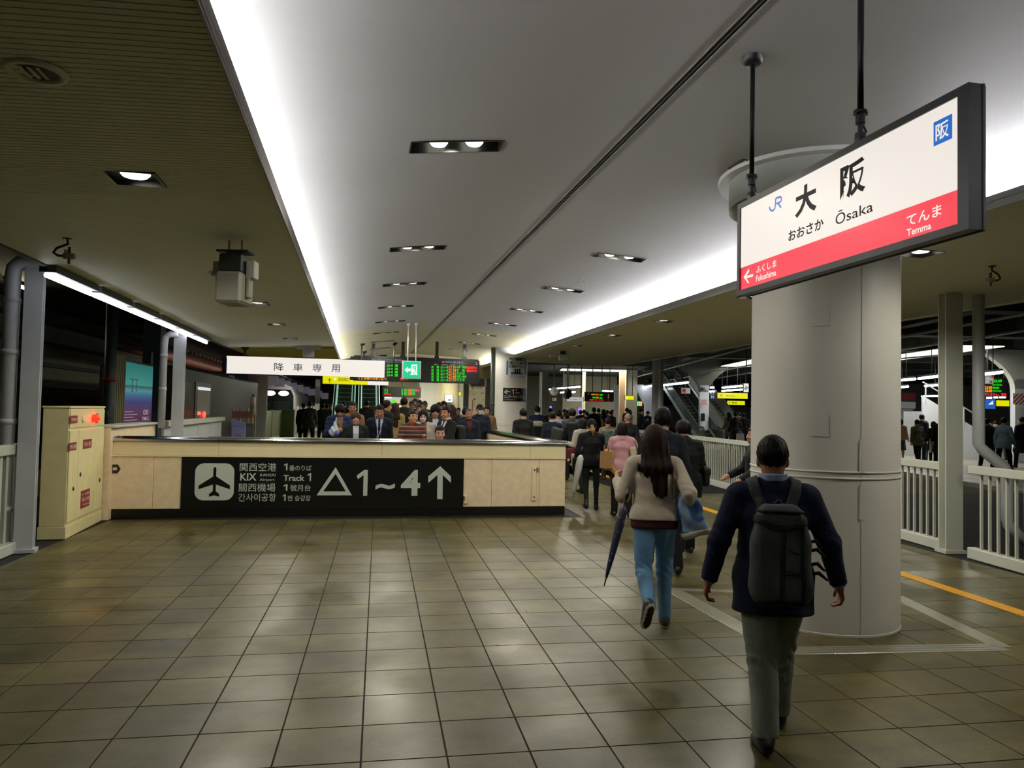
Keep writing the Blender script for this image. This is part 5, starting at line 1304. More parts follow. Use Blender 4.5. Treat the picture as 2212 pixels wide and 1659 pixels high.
for k, (x0, x1) in enumerate(((568, 588), (588, 609), (609, 620))):
    a, b = gnd(x0, 31 + k * 2.0), gnd(x1, 32.8 + k * 2); fr = Fr(a, b - a); MB(fr).box(0, (b - a).length - .03, 0, .05, .35, 1.5).build('panel', mat('olive_panel', '#8b9468', .5), e_); MB(fr).box(0, .06, -.02, .08, 0, 1.55).build('post', M_GREYB, e_)
q = gnd(622, 35); MB(Fr(q, (1, 0, 0))).box(-.3, .3, 0, .5, 0, 1.55, bev=.03).build('gate_box', mat('olive_panel', ''), e_)
e_ = empty('white_fence', gnd(525, 30), 0, 'short white fence above the lavender bin', 'fence')
a, b = gnd(502, 27), gnd(552, 27); fr = Fr(a, b - a)
MB(fr).box(0, (b - a).length, 0, .03, 1.25, 1.5).build('panel', mat('pale_fence', '#9a988a', .5), e_)
for k in range(4): MB(fr).box(k * .27, .04 + k * .27, -.02, .05, 0, 1.6).build('post', mat('pale_fence', ''), e_)
q = gnd(516, 21.5); e_ = empty('recycling_bin', q, 0, 'lavender recycling bin with an arched opening behind the steel rail', 'bin'); fr = Fr(q, (1, .15, 0))
MB(fr).box(-.2, .2, 0, .5, 0, 1.12, bev=.02).build('body', mat('lavender_plastic', '#8f8fd0', .45), e_)
MB(fr).prism([(-.2, 1.12), (.2, 1.12), (.2, 1.2), (-.2, 1.32)], 0, .5).build('lid', mat('lavender_plastic', ''), e_)
arch = [(-.12, .3), (.12, .3)] + [(.12 * math.cos(t), .75 + .14 * math.sin(t)) for t in np.linspace(0, math.pi, 9)]
MB(fr).prism(arch, -.012, 0.0).build('arched_panel', mat('bin_window', '#6f7f9c', .3), e_)
q = gnd(537, 22); e_ = empty('litter_box', q, 0, 'dark grey litter box next to the lavender bin', 'bin'); fr = Fr(q, (1, .15, 0))
MB(fr).box(-.16, .16, 0, .6, 0, 1.15, bev=.02).build('body', mat('bin_dark', '#4b5348', .5), e_)
for k in range(3): MB(fr).box(-.15, .15, .05 + k * .2, .15 + k * .2, 1.15, 1.17).build('lid_slot', M_GREYD, e_)
q = gnd(546, 24); e_ = empty('sign_cylinder', q, 0, 'white lettered cylinder on a yellow pole beside the grey post', 'sign'); fr = Fr(q, (1, 0, 0))
MB(fr).lathe([(.03, 0), (.03, 1.45)], 10).build('pole', mat('pale_yellow_pole', '#c9b878', .5), e_, True)
MB(fr).lathe([(.001, 1.42), (.085, 1.42), (.085, 1.96), (.06, 2.0), (.001, 2.0)], 18).build('cylinder', mat('white_cylinder', '#c8c8bc', .5), e_, True)
MB(fr).lathe([(.03, 2.0), (.05, 2.05), (.001, 2.1)], 12).build('green_cap', mat('green_cap', '#1f6a4a', .5), e_, True)
text('非常', Fr(fr.p(-.05, -.09, 1.6), (1, 0, 0)), 0, .1, 0, .2, M_RED, e_)
q = atd(500, 812, 18.9); e_ = empty('hung_camera', q, 0, 'small white dome camera under the end of the white hanging sign', 'camera')
MB().tube([q + Vector((-.05, 0, 0)), q + Vector((.04, 0, -.02)), q + Vector((.07, 0, -.08))], [.035, .04, .025], 12).build('camera_body', MATS['antenna_white'], e_, True); MB().tube([q, q + Vector((0, .1, .15))], .015, 6).build('stem', M_BLK, e_)
# lights in the hall (ceiling panels)
def hall_light(px, dep, z, sx, sy, watt, label, col=(1, .97, .88)):
    q = gnd(px, dep, z); e_ = empty('ceiling_panel_light', q, 0, label, 'panel light')
    MB(Fr(q, r0)).box(-sx / 2, sx / 2, -sy / 2, sy / 2, 0, .04).build('diffuser', emat('hall_diffuser', '#fff8e8', 1.2), e_)
    MB(Fr(q, r0)).box(-sx / 2 - .03, sx / 2 + .03, -sy / 2 - .03, sy / 2 + .03, .041, .08).build('tray', M_GREYD, e_)
    l = bpy.data.lights.new('panel_glow', 'AREA'); l.shape = 'RECTANGLE'; l.size = sx; l.size_y = sy; l.energy = watt; l.color = col
    o = bpy.data.objects.new('panel_glow', l); o.location = q + Vector((0, 0, -.03)); o.rotation_euler = (0, 0, math.atan2(r0.y, r0.x)); COL.objects.link(o); o.parent = e_; o.matrix_parent_inverse = wm(e_).inverted()
hall_light(960, 34, 4.1, 3, 1.5, 700, 'ceiling light panel in the hall behind the departure board', (1, .93, .72))
hall_light(880, 42, 4.1, 3, 1.5, 700, 'ceiling light panel before the kiosk', (1, .95, .8))
hall_light(1290, 50, 4.5, 5, 2, 260, 'ceiling light panel above the far crowd')
hall_light(1620, 40, 4.5, 1.5, 6, 200, 'ceiling light panel over the second platform beside the escalators')
hall_light(2000, 32, 4.5, 1.5, 8, 420, 'ceiling light panel over the second platform past the pillar')
hall_light(660, 44, 3.9, 1.5, 6, 260, 'ceiling light panel over the platform by the arriving train')
struct(MB().box(1.3, 8.2, YEND + .2, 60, 4.2, 4.3).build('ceiling_hall', M_HALLW))

for k in range(3):                                   # unseen tubes added under the upper deck to brighten the dark cladding
    y = 18.6 + k * 1.9; e_ = empty('added_deck_tube_light', (-9.2, y, 4.9), 0, '%s added tube light under the deck of the dark building' % ordn[k], 'tube light', 'added tubes under the dark deck')
    MB().tube([(-9.2, y - .6, 4.86), (-9.2, y + .6, 4.86)], .04, 8).build('tube', emat('added_deck_glow', '#ffe9c0', 30), e_, True); MB().box(-9.26, -9.14, y - .65, y + .65, 4.91, 5.0).build('batten', M_GREYD, e_)
# ================================================================== bodies and clothes as smooth closed surfaces
f32 = np.float32
def smin(a, b, k):
    h = np.clip(.5 + .5 * (b - a) / k, 0, 1); return b + (a - b) * h - k * h * (1 - h)
def smax(a, b, k): return -smin(-a, -b, k)
def cap(p, a, b, r1, r2):
    a = np.asarray(a, f32); ba = np.asarray(b, f32) - a; pa = p - a
    t = np.clip(pa @ ba / max(float(ba @ ba), 1e-9), 0, 1)
    q = pa - t[:, None] * ba
    return np.sqrt(np.einsum('ij,ij->i', q, q)) - (r1 + (r2 - r1) * t)
def ecap(p, a, b, ra, rb, X=None):       # limb of elliptic section: radii (x,y) at each end
    a = np.asarray(a, f32); ba = np.asarray(b, f32) - a; pa = p - a
    t = np.clip(pa @ ba / max(float(ba @ ba), 1e-9), 0, 1)
    q = pa - t[:, None] * ba
    rx = ra[0] + (rb[0] - ra[0]) * t; ry = ra[1] + (rb[1] - ra[1]) * t; rz = np.minimum(rx, ry)
    if X is not None: q = q @ X
    return (np.sqrt((q[:, 0] / rx) ** 2 + (q[:, 1] / ry) ** 2 + (q[:, 2] / rz) ** 2) - 1) * rz
def ell(p, c, r):
    q = (p - np.asarray(c, f32)) / np.asarray(r, f32); return (np.sqrt(np.einsum('ij,ij->i', q, q)) - 1) * min(r)
def rbox(p, c, h, r, R=None):
    q = p - np.asarray(c, f32)
    if R is not None: q = q @ R
    q = np.abs(q) - (np.asarray(h, f32) - r)
    return np.sqrt((np.maximum(q, 0) ** 2).sum(1)) + np.minimum(q.max(1), 0) - r
def surface(fn, lo, hi, h, lip=1.15):
    lo = np.asarray(lo, float); hi = np.asarray(hi, float); B = 4
    nb = np.maximum(1, np.ceil((hi - lo) / (h * B)).astype(int)); n = nb * B + 1
    nc = (nb + 1) // 2                                         # two levels: coarse blocks first
    ci = np.stack(np.meshgrid(*[np.arange(k) for k in nc], indexing='ij'), -1).reshape(-1, 3)
    d0 = fn((lo + (ci * 2 * B + B) * h).astype(f32))
    up = lambda A: np.repeat(np.repeat(np.repeat(A.reshape(nc), 2, 0), 2, 1), 2, 2)[:nb[0], :nb[1], :nb[2]]
    Dv = up(np.where(d0 < 0, -1, 1).astype(f32)); near = up(np.abs(d0) < B * h * 1.74 * lip)
    bi = np.argwhere(near)
    dc = fn((lo + (bi * B + B / 2) * h).astype(f32))
    Dv = Dv.copy(); Dv[bi[:, 0], bi[:, 1], bi[:, 2]] = np.where(dc < 0, -1, 1)
    D = np.ones(n, f32)
    D[:-1, :-1, :-1] = np.repeat(np.repeat(np.repeat(Dv, B, 0), B, 1), B, 2)
    keep = bi[np.abs(dc) < .5 * B * h * 1.74 * lip]
    need = np.zeros(n, bool); off = np.stack(np.meshgrid(*[np.arange(B + 1)] * 3, indexing='ij'), -1).reshape(-1, 3)
    idx = (keep[:, None, :] * B + off[None]).reshape(-1, 3); need[idx[:, 0], idx[:, 1], idx[:, 2]] = True
    idx = np.argwhere(need)
    for c0 in range(0, len(idx), 150000):
        i_ = idx[c0:c0 + 150000]; D[i_[:, 0], i_[:, 1], i_[:, 2]] = fn((lo + i_ * h).astype(f32))
    S = D < 0
    c = [(a, b, d) for a in (0, 1) for b in (0, 1) for d in (0, 1)]
    sl = lambda o: tuple(slice(o[k], n[k] - 1 + o[k]) for k in range(3))
    cnt = sum(S[sl(o)].astype(np.int8) for o in c)
    act = np.argwhere((cnt > 0) & (cnt < 8))
    if len(act) == 0: return np.zeros((0, 3)), []
    vid = -np.ones(tuple(n - 1), np.int64); vid[act[:, 0], act[:, 1], act[:, 2]] = np.arange(len(act))
    acc = np.zeros((len(act), 3)); num = np.zeros(len(act))
    for o in c:
        for k in range(3):
            if o[k]: continue
            o2 = list(o); o2[k] = 1
            i0 = act + o; i1 = act + o2
            d0 = D[i0[:, 0], i0[:, 1], i0[:, 2]]; d1 = D[i1[:, 0], i1[:, 1], i1[:, 2]]
            m = (d0 < 0) != (d1 < 0)
            t = np.where(m, d0 / np.where(m, d0 - d1, 1), 0)
            pos = i0 + 0.0; pos[:, k] += t
            acc += pos * m[:, None]; num += m
    V = (lo + acc / num[:, None] * h).astype(f32)
    for _ in range(1):
        e = h * .3; d = fn(V)
        g = np.stack([fn(V + np.eye(3, dtype=f32)[k] * e) - d for k in range(3)], 1) / e
        V = V - np.clip(d, -h, h)[:, None] * g / np.maximum((g * g).sum(1), .25)[:, None] * .8
    Fq = []
    for k in range(3):
        a, b = [j for j in range(3) if j != k]
        s0 = [slice(None)] * 3; s1 = [slice(None)] * 3
        s0[k] = slice(0, n[k] - 1); s1[k] = slice(1, n[k])
        A, Bq = S[tuple(s0)], S[tuple(s1)]
        ed = np.argwhere(A != Bq); ed = ed[(ed[:, a] > 0) & (ed[:, b] > 0) & (ed[:, a] < n[a] - 1) & (ed[:, b] < n[b] - 1)]
        fl = A[ed[:, 0], ed[:, 1], ed[:, 2]]
        q = []
        for da, db in ((1, 1), (0, 1), (0, 0), (1, 0)):
            e2 = ed.copy(); e2[:, a] -= da; e2[:, b] -= db; q.append(vid[e2[:, 0], e2[:, 1], e2[:, 2]])
        q = np.stack(q, 1); flip = fl if k != 1 else ~fl
        q = np.where(flip[:, None], q, q[:, ::-1]); Fq.append(q)
    Fq = np.concatenate(Fq); return V, Fq[(Fq >= 0).all(1)]
def np_mesh(name, V, Fq, mats):
    me = bpy.data.meshes.new(name); nv, nf = len(V), len(Fq)
    me.vertices.add(nv); me.vertices.foreach_set('co', np.asarray(V, f32).ravel())
    me.loops.add(nf * 4); me.polygons.add(nf)
    me.loops.foreach_set('vertex_index', np.asarray(Fq, np.int32).ravel())
    me.polygons.foreach_set('loop_start', np.arange(0, nf * 4, 4, dtype=np.int32))
    me.polygons.foreach_set('use_smooth', np.ones(nf, bool))
    for m in mats: me.materials.append(m)
    me.update(calc_edges=True); me.validate()
    return me

R_ = math.radians
def rx(a): c, s = math.cos(a), math.sin(a); return np.array([[1, 0, 0], [0, c, -s], [0, s, c]])
def ry(a): c, s = math.cos(a), math.sin(a); return np.array([[c, 0, s], [0, 1, 0], [-s, 0, c]])
def rzm(a): c, s = math.cos(a), math.sin(a); return np.array([[c, -s, 0], [s, c, 0], [0, 0, 1]])

class Pose:
    """joints of a standing or walking figure 1.70 m tall; x to its right, y ahead, z up"""
    def __init__(s, lean=3, legL=(0, 4), legR=(0, 4), armL=(5, 6, 12), armR=(5, 6, 12), head=(0, 0), toeL=0, toeR=0, handL=None, handR=None, build=1.0, wide=1.0, inL=0, inR=0, legout=3):
        s.b = build; s.w = wide
        P = {}
        pel = np.array([0, 0, .0])
        T = rx(R_(-lean))                                    # torso leans forward
        s.T = T
        at = lambda x, y, z: pel + T @ np.array([x, y, z])
        P['pel'] = pel; P['waist'] = at(0, .005, .17); P['chest'] = at(0, -.005, .36); P['neck'] = at(0, -.03, .52); P['neckt'] = at(0, -.012, .585)
        s.H = T @ rzm(R_(head[0])) @ rx(R_(-head[1] + lean * .7))
        P['head'] = P['neckt'] + s.H @ np.array([0, .018, .085])
        for sd, sg, leg, arm, toe, hand, inn in (('L', -1, legL, armL, toeL, handL, inL), ('R', 1, legR, armR, toeR, handR, inR)):
            hip = pel + np.array([sg * .092, 0, -.02]); th = rx(R_(leg[0])) @ ry(R_(-sg * legout)) @ np.array([0, 0, -.43]); kn = hip + th
            shn = rx(R_(leg[0] - leg[1])) @ ry(R_(-sg * legout * .3)) @ np.array([0, 0, -.41]); an = kn + shn
            fo = rx(R_(leg[0] - leg[1] if toe == 0 and leg[1] > 25 else -toe)) @ np.array([sg * .025, .17, -.035])
            P['hip' + sd], P['kn' + sd], P['an' + sd], P['to' + sd] = hip, kn, an, an + fo
            P['he' + sd] = an + rx(R_(leg[0] - leg[1] if toe == 0 and leg[1] > 25 else -toe)) @ np.array([0, -.045, -.045])
            sh = at(sg * .178 * wide, -.012, .455)
            ua = T @ ry(R_(-sg * arm[1])) @ rx(R_(arm[0])) @ np.array([0, 0, -.285]); el = sh + ua
            fa = T @ rzm(R_(sg * inn)) @ ry(R_(-sg * arm[1] * .6)) @ rx(R_(arm[0] + arm[2])) @ np.array([0, 0, -.245]); wr = el + fa
            P['sh' + sd], P['el' + sd], P['wr' + sd] = sh, el, wr
            d = fa / np.linalg.norm(fa); P['hd' + sd] = d
        low = min(P['he' + sd][2] - .028 for sd in 'LR'); low = min(low, min(P['to' + sd][2] - .02 for sd in 'LR'))
        for k in list(P):
            if not k.startswith('hd'): P[k] = P[k] - np.array([0, 0, low])
        s.P = P
        s.height = P['head'][2] + .125

def hands_sdf(p, ps, fingers=True, curl=(35, 55, 40)):
    P = ps.P; d = None
    for sd, sg in (('L', -1), ('R', 1)):
        wr, dv = P['wr' + sd], P['hd' + sd]
        up = np.array([sg * 1.0, 0, 0]);                      # back of the hand looks outwards
        up = up - dv * (up @ dv); up /= np.linalg.norm(up)
        lat = np.cross(up, dv) * sg                           # towards the thumb side (ahead)
        if lat[1] < 0: lat = -lat
        ce = wr + dv * .045
        pal = ecap(p, wr + dv * .012, wr + dv * .078, (.022, .022), (.030, .030)) if not fingers else rbox(p, ce, (.040, .034, .014), .013, np.stack([dv, lat, up], 1).astype(f32))
        k = smin(cap(p, wr - dv * .03, wr + dv * .02, .024, .023), pal, .02)
        if fingers:
            for j, (o, ln) in enumerate(((.026, .072), (.009, .08), (-.009, .075), (-.026, .058))):
                a = wr + dv * .078 + lat * o; cu = R_(curl[0]); b = a + (dv * math.cos(cu) - up * math.sin(cu)) * ln * .55; cu += R_(curl[1]); c = b + (dv * math.cos(cu) - up * math.sin(cu)) * ln * .5
                k = smin(k, np.minimum(cap(p, a, b, .0092, .0085), cap(p, b, c, .0085, .007)), .006)
            a = wr + dv * .022 + lat * .028; b = a + (dv * .7 + lat * .55 - up * .35) * .045; c = b + (dv * .9 - up * .4) * .035
            k = smin(k, np.minimum(cap(p, a, b, .0115, .010), cap(p, b, c, .010, .008)), .010)
        else:
            a = wr + dv * .03 + lat * .022; k = smin(k, cap(p, a, a + (dv * .8 + lat * .4) * .05, .011, .009), .012)
            k = smin(k, cap(p, wr + dv * .08, wr + dv * .14 - up * .03, .026, .014), .015)
        d = k if d is None else np.minimum(d, k)
    return d
HS = 1.07
def head_local(p, ps): return (p - ps.P['head'].astype(f32)) @ ps.H.astype(f32) * f32(1 / HS)
def head_sdf(p, ps):
    q = head_local(p, ps)
    d = ell(q, (0, -.012, .028), (.075, .093, .094)); d = smin(d, ell(q, (0, .022, -.045), (.057, .066, .072)), .035)
    d = smin(d, ell(q, (0, .045, -.085), (.03, .035, .028)), .03)
    d = smin(d, cap(q, (0, .088, .005), (0, .103, -.028), .009, .013), .014)
    for s in (-1, 1):
        d = smax(d, -ell(q, (s * .031, .096, .004), (.018, .014, .011)), .012)
        d = smin(d, ell(q, (s * .031, .083, .002), (.013, .008, .009)), .004)
        d = smin(d, ell(q, (s * .0745, -.002, -.014), (.011, .019, .031)), .008)
        d = smin(d, ell(q, (s * .04, .07, -.03), (.02, .02, .018)), .02)
    d = smin(d, ell(q, (0, .084, -.062), (.023, .012, .010)), .008)
    return d
def body_sdf(ps, fingers):
    P = ps.P; b = ps.b
    def fn(p):
        d = smin(head_sdf(p, ps), cap(p, P['head'] + ps.H @ np.array([0, -.025, -.06]), P['neck'] + np.array([0, 0, -.02]), .052 * b, .06 * b), .03)
        t = ecap(p, P['pel'], P['waist'], (.145 * b, .10 * b), (.125 * b, .09 * b)); t = smin(t, ecap(p, P['waist'], P['chest'], (.125 * b, .09 * b), (.155 * b, .10 * b)), .05)
        t = smin(t, cap(p, P['shL'] + (P['shR'] - P['shL']) * .12, P['shR'] - (P['shR'] - P['shL']) * .12, .05, .05), .06)
        d = smin(d, t, .05)
        for s in 'LR':
            d = smin(d, cap(p, P['sh' + s], P['el' + s], .045 * b, .038 * b), .04); d = smin(d, cap(p, P['el' + s], P['wr' + s], .037 * b, .025), .02)
            d = smin(d, cap(p, P['hip' + s], P['kn' + s], .072 * b, .05 * b), .05); d = smin(d, cap(p, P['kn' + s], P['an' + s], .048 * b, .034), .02)
            d = smin(d, cap(p, P['an' + s] + np.array([0, 0, -.03]), P['to' + s], .032, .025), .02)
        return smin(d, hands_sdf(p, ps, fingers), .012)
    return fn
def bounds(ps, pad=.14):
    A = np.array([v for k, v in ps.P.items() if not k.startswith('hd')]); return A.min(0) - [pad, pad, .06], A.max(0) + [pad, pad, .16]
def folds(p, ps, amp):
    P = ps.P; e = 0
    for s in 'LR':
        for j, ax in (('el', 'sh'), ('kn', 'hip')):
            c = P[j + s]; v = P[ax + s] - c; v = v / np.linalg.norm(v); q = p - c.astype(f32); t = q @ v.astype(f32)
            e = e + .55 * np.exp(-(t / .13) ** 2) * np.exp(-((q * q).sum(1)) / .03) * np.sin(t * 85 + q[:, 0] * 70 + q[:, 1] * 60)
    return amp * (e + .5 * np.sin(p[:, 2] * 23 + p[:, 0] * 17) * np.sin(p[:, 0] * 31 + p[:, 2] * 9 + 1.3))
def top_sdf(ps, off=.018, hem=-.06, sleeve=1.0, flare=0.0, amp=.003, collar=0, puff=0, skirt=None):
    """jacket, coat or shirt; hem = height of the hem above the hip joint (negative: below)"""
    P = ps.P; b = ps.b; T = ps.T.astype(f32)
    hz = P['pel'] + ps.T @ np.array([0, 0, hem])
    def fn(p):
        w_ = ps.w
        d = ecap(p, P['pel'], P['waist'], ((.150 * b + off) * w_, .108 * b + off), ((.132 * b + off) * w_, .098 * b + off))
        d = smin(d, ecap(p, P['waist'], P['chest'], ((.132 * b + off) * w_, .098 * b + off), ((.158 * b + off * .8) * w_, .106 * b + off)), .06)
        d = smin(d, ecap(p, P['chest'], P['chest'] + (P['neck'] - P['chest']) * .45, ((.158 * b + off * .8) * w_, .106 * b + off), (.12 * w_, .075)), .05)
        if hem < .0:
            e = P['pel'] + ps.T @ np.array([0, -.005, hem - .05]); d = smin(d, ecap(p, P['pel'], e, ((.152 * b + off) * w_, .112 * b + off), ((.155 * b + off + flare) * w_, .118 * b + off + flare)), .05)
        if hem < .03:
            for s in 'LR': d = smin(d, cap(p, P['hip' + s] + np.array([0, -.02, .03]), P['hip' + s] + (P['kn' + s] - P['hip' + s]) * .75, .094 * b + max(off, .014), .086 * b + max(off, .014) + flare * .5), .05)
        d = smin(d, cap(p, P['shL'] + (P['shR'] - P['shL']) * .07, P['shR'] - (P['shR'] - P['shL']) * .07, .048 + off * .5, .048 + off * .5), .05)
        arms = None
        for s in 'LR':
            n2 = P['neck'] + np.array([0, 0, .01]); d = smin(d, cap(p, n2, P['sh' + s] + (n2 - P['sh' + s]) * .25, .05 + off * .4, .047 + off * .4), .05)
            d = smin(d, cap(p, P['sh' + s], P['sh' + s] + (P['el' + s] - P['sh' + s]) * .45, .052 * b + off * .7, .045 * b + off * .7), .035)
            en = P['el' + s] + (P['wr' + s] - P['el' + s]) * min(max(sleeve, 0), 1.0)
            a = cap(p, P['sh' + s], P['el' + s], .052 * b + off * .7, .045 * b + off * .8)
            if sleeve > 0:
                f_ = cap(p, P['el' + s], en, .044 * b + off * .8, .033 + off * .75)
                v = (P['wr' + s] - P['el' + s]); v = (v / np.linalg.norm(v)).astype(f32); a = smin(a, np.maximum(f_, (p - en.astype(f32)) @ v), .02)
            else:
                v = (P['el' + s] - P['sh' + s]); v = (v / np.linalg.norm(v)).astype(f32); a = np.maximum(a, (p - P['el' + s].astype(f32)) @ v + .06)
            arms = a if arms is None else np.minimum(arms, a)
        fd = folds(p, ps, amp) if amp else 0
        pf = -puff * np.abs(np.sin((p @ T[:, 2]) * 36)) * .9 if puff else 0
        ht = (p - hz.astype(f32)) @ T[:, 2]
        d = smin(smax(d + fd + pf, -ht, .012), arms + fd + pf, .012)
        nk = cap(p, P['neck'] + np.array([0, .01, -.01]), P['head'], .058 * b + .004, .07)   # neck opening
        d = smax(d, -nk, .01)
        if collar:
            ring = np.abs(cap(p, P['neck'] + np.array([0, -.002, -.03]), P['neckt'] + np.array([0, 0, collar - .05]), .072 * b + .006, .066 * b)) - .008
            zz_ = (p - P['neck'].astype(f32)) @ T[:, 2]
            ring = np.maximum(np.maximum(ring, zz_ - collar), -zz_ - .05)
            d = smin(d, ring, .012)
        return d
    return fn
def bottom_sdf(ps, off=.014, ankle=.0, amp=.004, taper=0.0, skirt=0.0):
    P = ps.P; b = ps.b; T = ps.T.astype(f32)
    def fn(p):
        d = ecap(p, P['pel'] + np.array([0, 0, -.03]), P['pel'] + ps.T @ np.array([0, 0, .1]), (.158 * b + off * .5, .118 * b + off * .6), (.135 * b + off * .5, .098 * b + off * .5))
        if skirt:
            lo_ = P['pel'] + np.array([0, 0, -.02 - skirt]); mid = (P['knL'] + P['knR']) / 2; lo_[1] = mid[1] * .6; d2 = ecap(p, P['pel'], lo_, (.16 * b + off, .12 * b + off), (.19 * b + off, .16 * b + off)); d2 = np.maximum(d2, (lo_[2] + .0) - p[:, 2])
            d2 = d2 + .006 * np.sin(np.arctan2(p[:, 1], p[:, 0]) * 14) * np.clip((P['pel'][2] - p[:, 2]) / .4, 0, 1)
            return smin(d, d2, .03)
        for s in 'LR':
            d = smin(d, cap(p, P['hip' + s] + np.array([0, -.02, 0]), P['kn' + s], .088 * b + off, .060 * b + off - taper * .5), .045)
            k = cap(p, P['kn' + s], P['an' + s], .060 * b + off - taper * .5, .046 * b + off - taper)
            v = (P['an' + s] - P['kn' + s]); v = (v / np.linalg.norm(v)).astype(f32); en = P['an' + s] + v * (.035 - ankle)
            k = np.maximum(k, (p - en.astype(f32)) @ v); d = smin(d, k, .02)
        if amp: d = d + folds(p, ps, amp)
        return d
    return fn
def shoes_sdf(ps, boot=0.0, sides='LR'):
    P = ps.P
    def fn(p):
        d = None
        for s in sides:
            he, to, an = P['he' + s], P['to' + s], P['an' + s]
            v = to - he; v = v / np.linalg.norm(v)
            up = np.array([0, 0, 1.0]) - v * v[2]; up /= np.linalg.norm(up); lat = np.cross(v, up)
            Rm = np.stack([lat, v, up], 1).astype(f32)
            c = (he + to) / 2
            q = (p - c.astype(f32)) @ Rm
            a = ell(q, (0, .055, .0), (.046, .10, .040)); a = smin(a, ell(q, (0, -.075, .006), (.038, .062, .05)), .04); a = smin(a, ell(q, (0, -.03, .03), (.036, .08, .045)), .03)
            a = np.maximum(a, -q[:, 2] - .030)
            a = smin(a, cap(p, an, an + (P['kn' + s] - an) * (.04 + boot), .040, .044 + boot * .02), .03)
            d = a if d is None else np.minimum(d, a)
        return d
    return fn
def hair_sdf(ps, style):
    def fn(p):
        q = head_local(p, ps)
        n = .003 * np.sin(q[:, 0] * 190 + q[:, 2] * 60) * np.sin(q[:, 1] * 170)
        if style in ('short', 'bald', 'pony', 'fade'):
            d = ell(q, (0, -.016, .034), (.083, .102, .100)) + n
            if style == 'fade': d = smin(d, ell(q, (0, .01, .09), (.06, .085, .055)), .03) + n
            pl = q[:, 2] - (.0 + .62 * (q[:, 1] + .02)); pl = np.minimum(pl, .0 * pl + pl)
            nape = -q[:, 2] - (.062 if style != 'fade' else .02)
            front = -(q[:, 2] - .045) + 0 * pl; face = np.maximum(front, -(q[:, 1] - .035))      # below the hairline, in front
            side = np.maximum(-(q[:, 2] + .012), -(q[:, 1] + .03))
            d = smax(d, nape, .01); d = smax(d, -(-np.maximum(face * -1, -1)) * 0 - 1, .01) if False else d
            cut1 = np.minimum(.055 - (q[:, 2] - .0) - .35 * q[:, 1] * 0, q[:, 1] - .030)          # positive inside face region
            d = smax(d, cut1, .012)
            cut2 = np.minimum(-.006 - q[:, 2], q[:, 1] + .028)                                    # clear the ears
            d = smax(d, cut2, .01)
            if style == 'pony':
                d = smin(d, cap(q, (0, -.10, .0), (.012, -.14, -.08), .030, .034), .02); d = smin(d, cap(q, (.012, -.14, -.08), (.02, -.12, -.17), .034, .012), .02)
            if style == 'bald': d = d + .005
        elif style in ('bob', 'long'):
            d = ell(q, (0, -.018, .026), (.090, .106, .108)); d = smin(d, ell(q, (0, -.03, -.055), (.098, .088, .09)), .04) + n
            d = smax(d, -ell(q, (0, .115, -.045), (.066, .10, .098)), .015); d = np.maximum(d, -.125 - q[:, 2] if style == 'bob' else -1 + 0 * d)
            if style == 'long':
                Tm = ps.T.astype(f32); r = (p - ps.P['head'].astype(f32)) @ Tm
                bk = ecap(r, (0, -.05, .0), (.0, -.115, -.24), (.105, .07), (.13, .05)); bk = smin(bk, ecap(r, (.0, -.115, -.24), (.045, -.135, -.47), (.125, .045), (.05, .022)), .05)
                bk = bk + .005 * np.sin(r[:, 0] * 110 + r[:, 2] * 14) + .003 * np.sin(r[:, 0] * 230 - r[:, 2] * 9)
                d = smin(d, bk, .04)
        elif style == 'mop':
            d = ell(q, (0, -.012, .03), (.094, .108, .100)) + n * 1.5
            d = smax(d, -ell(q, (0, .12, -.06), (.066, .075, .092)), .012); d = smax(d, -q[:, 2] - .055, .01)
        elif style == 'cap':
            d = ell(q, (0, -.012, .034), (.084, .102, .098)); d = smax(d, .035 - q[:, 2], .008)
            br = np.maximum(ell(q, (0, .10, .045), (.07, .085, .09)), np.abs(q[:, 2] - .047 + .25 * (q[:, 1] - .09)) - .006); d = smin(d, br, .008)
        else:                                                  # knitted hat
            d = ell(q, (0, -.016, .034), (.088, .106, .104)); d = smax(d, -.005 - q[:, 2] + .35 * q[:, 1], .01)
        return d
    return fn
def mask_sdf(ps):
    def fn(p):
        q = head_local(p, ps); d = head_sdf(p, ps) - .007
        return smax(d, ell(q, (0, .09, -.058), (.062, .075, .048)), .008)
    return fn
def front_patch(top, ps, depth, half):
    """the shirt seen in an open jacket front: half(u) gives the half-width at depth u (0..1) below the neck"""
    P = ps.P; T = ps.T.astype(f32)
    def fn(p):
        q = (p - P['neck'].astype(f32)) @ T
        u = np.clip(-q[:, 2] / depth, 0, 1); w_ = np.interp(u, [0, .25, .5, .75, 1], half)
        reg = np.maximum(np.abs(q[:, 0]) - w_, -q[:, 1]); reg = np.maximum(reg, -q[:, 2] - depth); reg = np.maximum(reg, q[:, 2] - .01)
        return smax(top(p) - .006, reg, .006)
    return fn

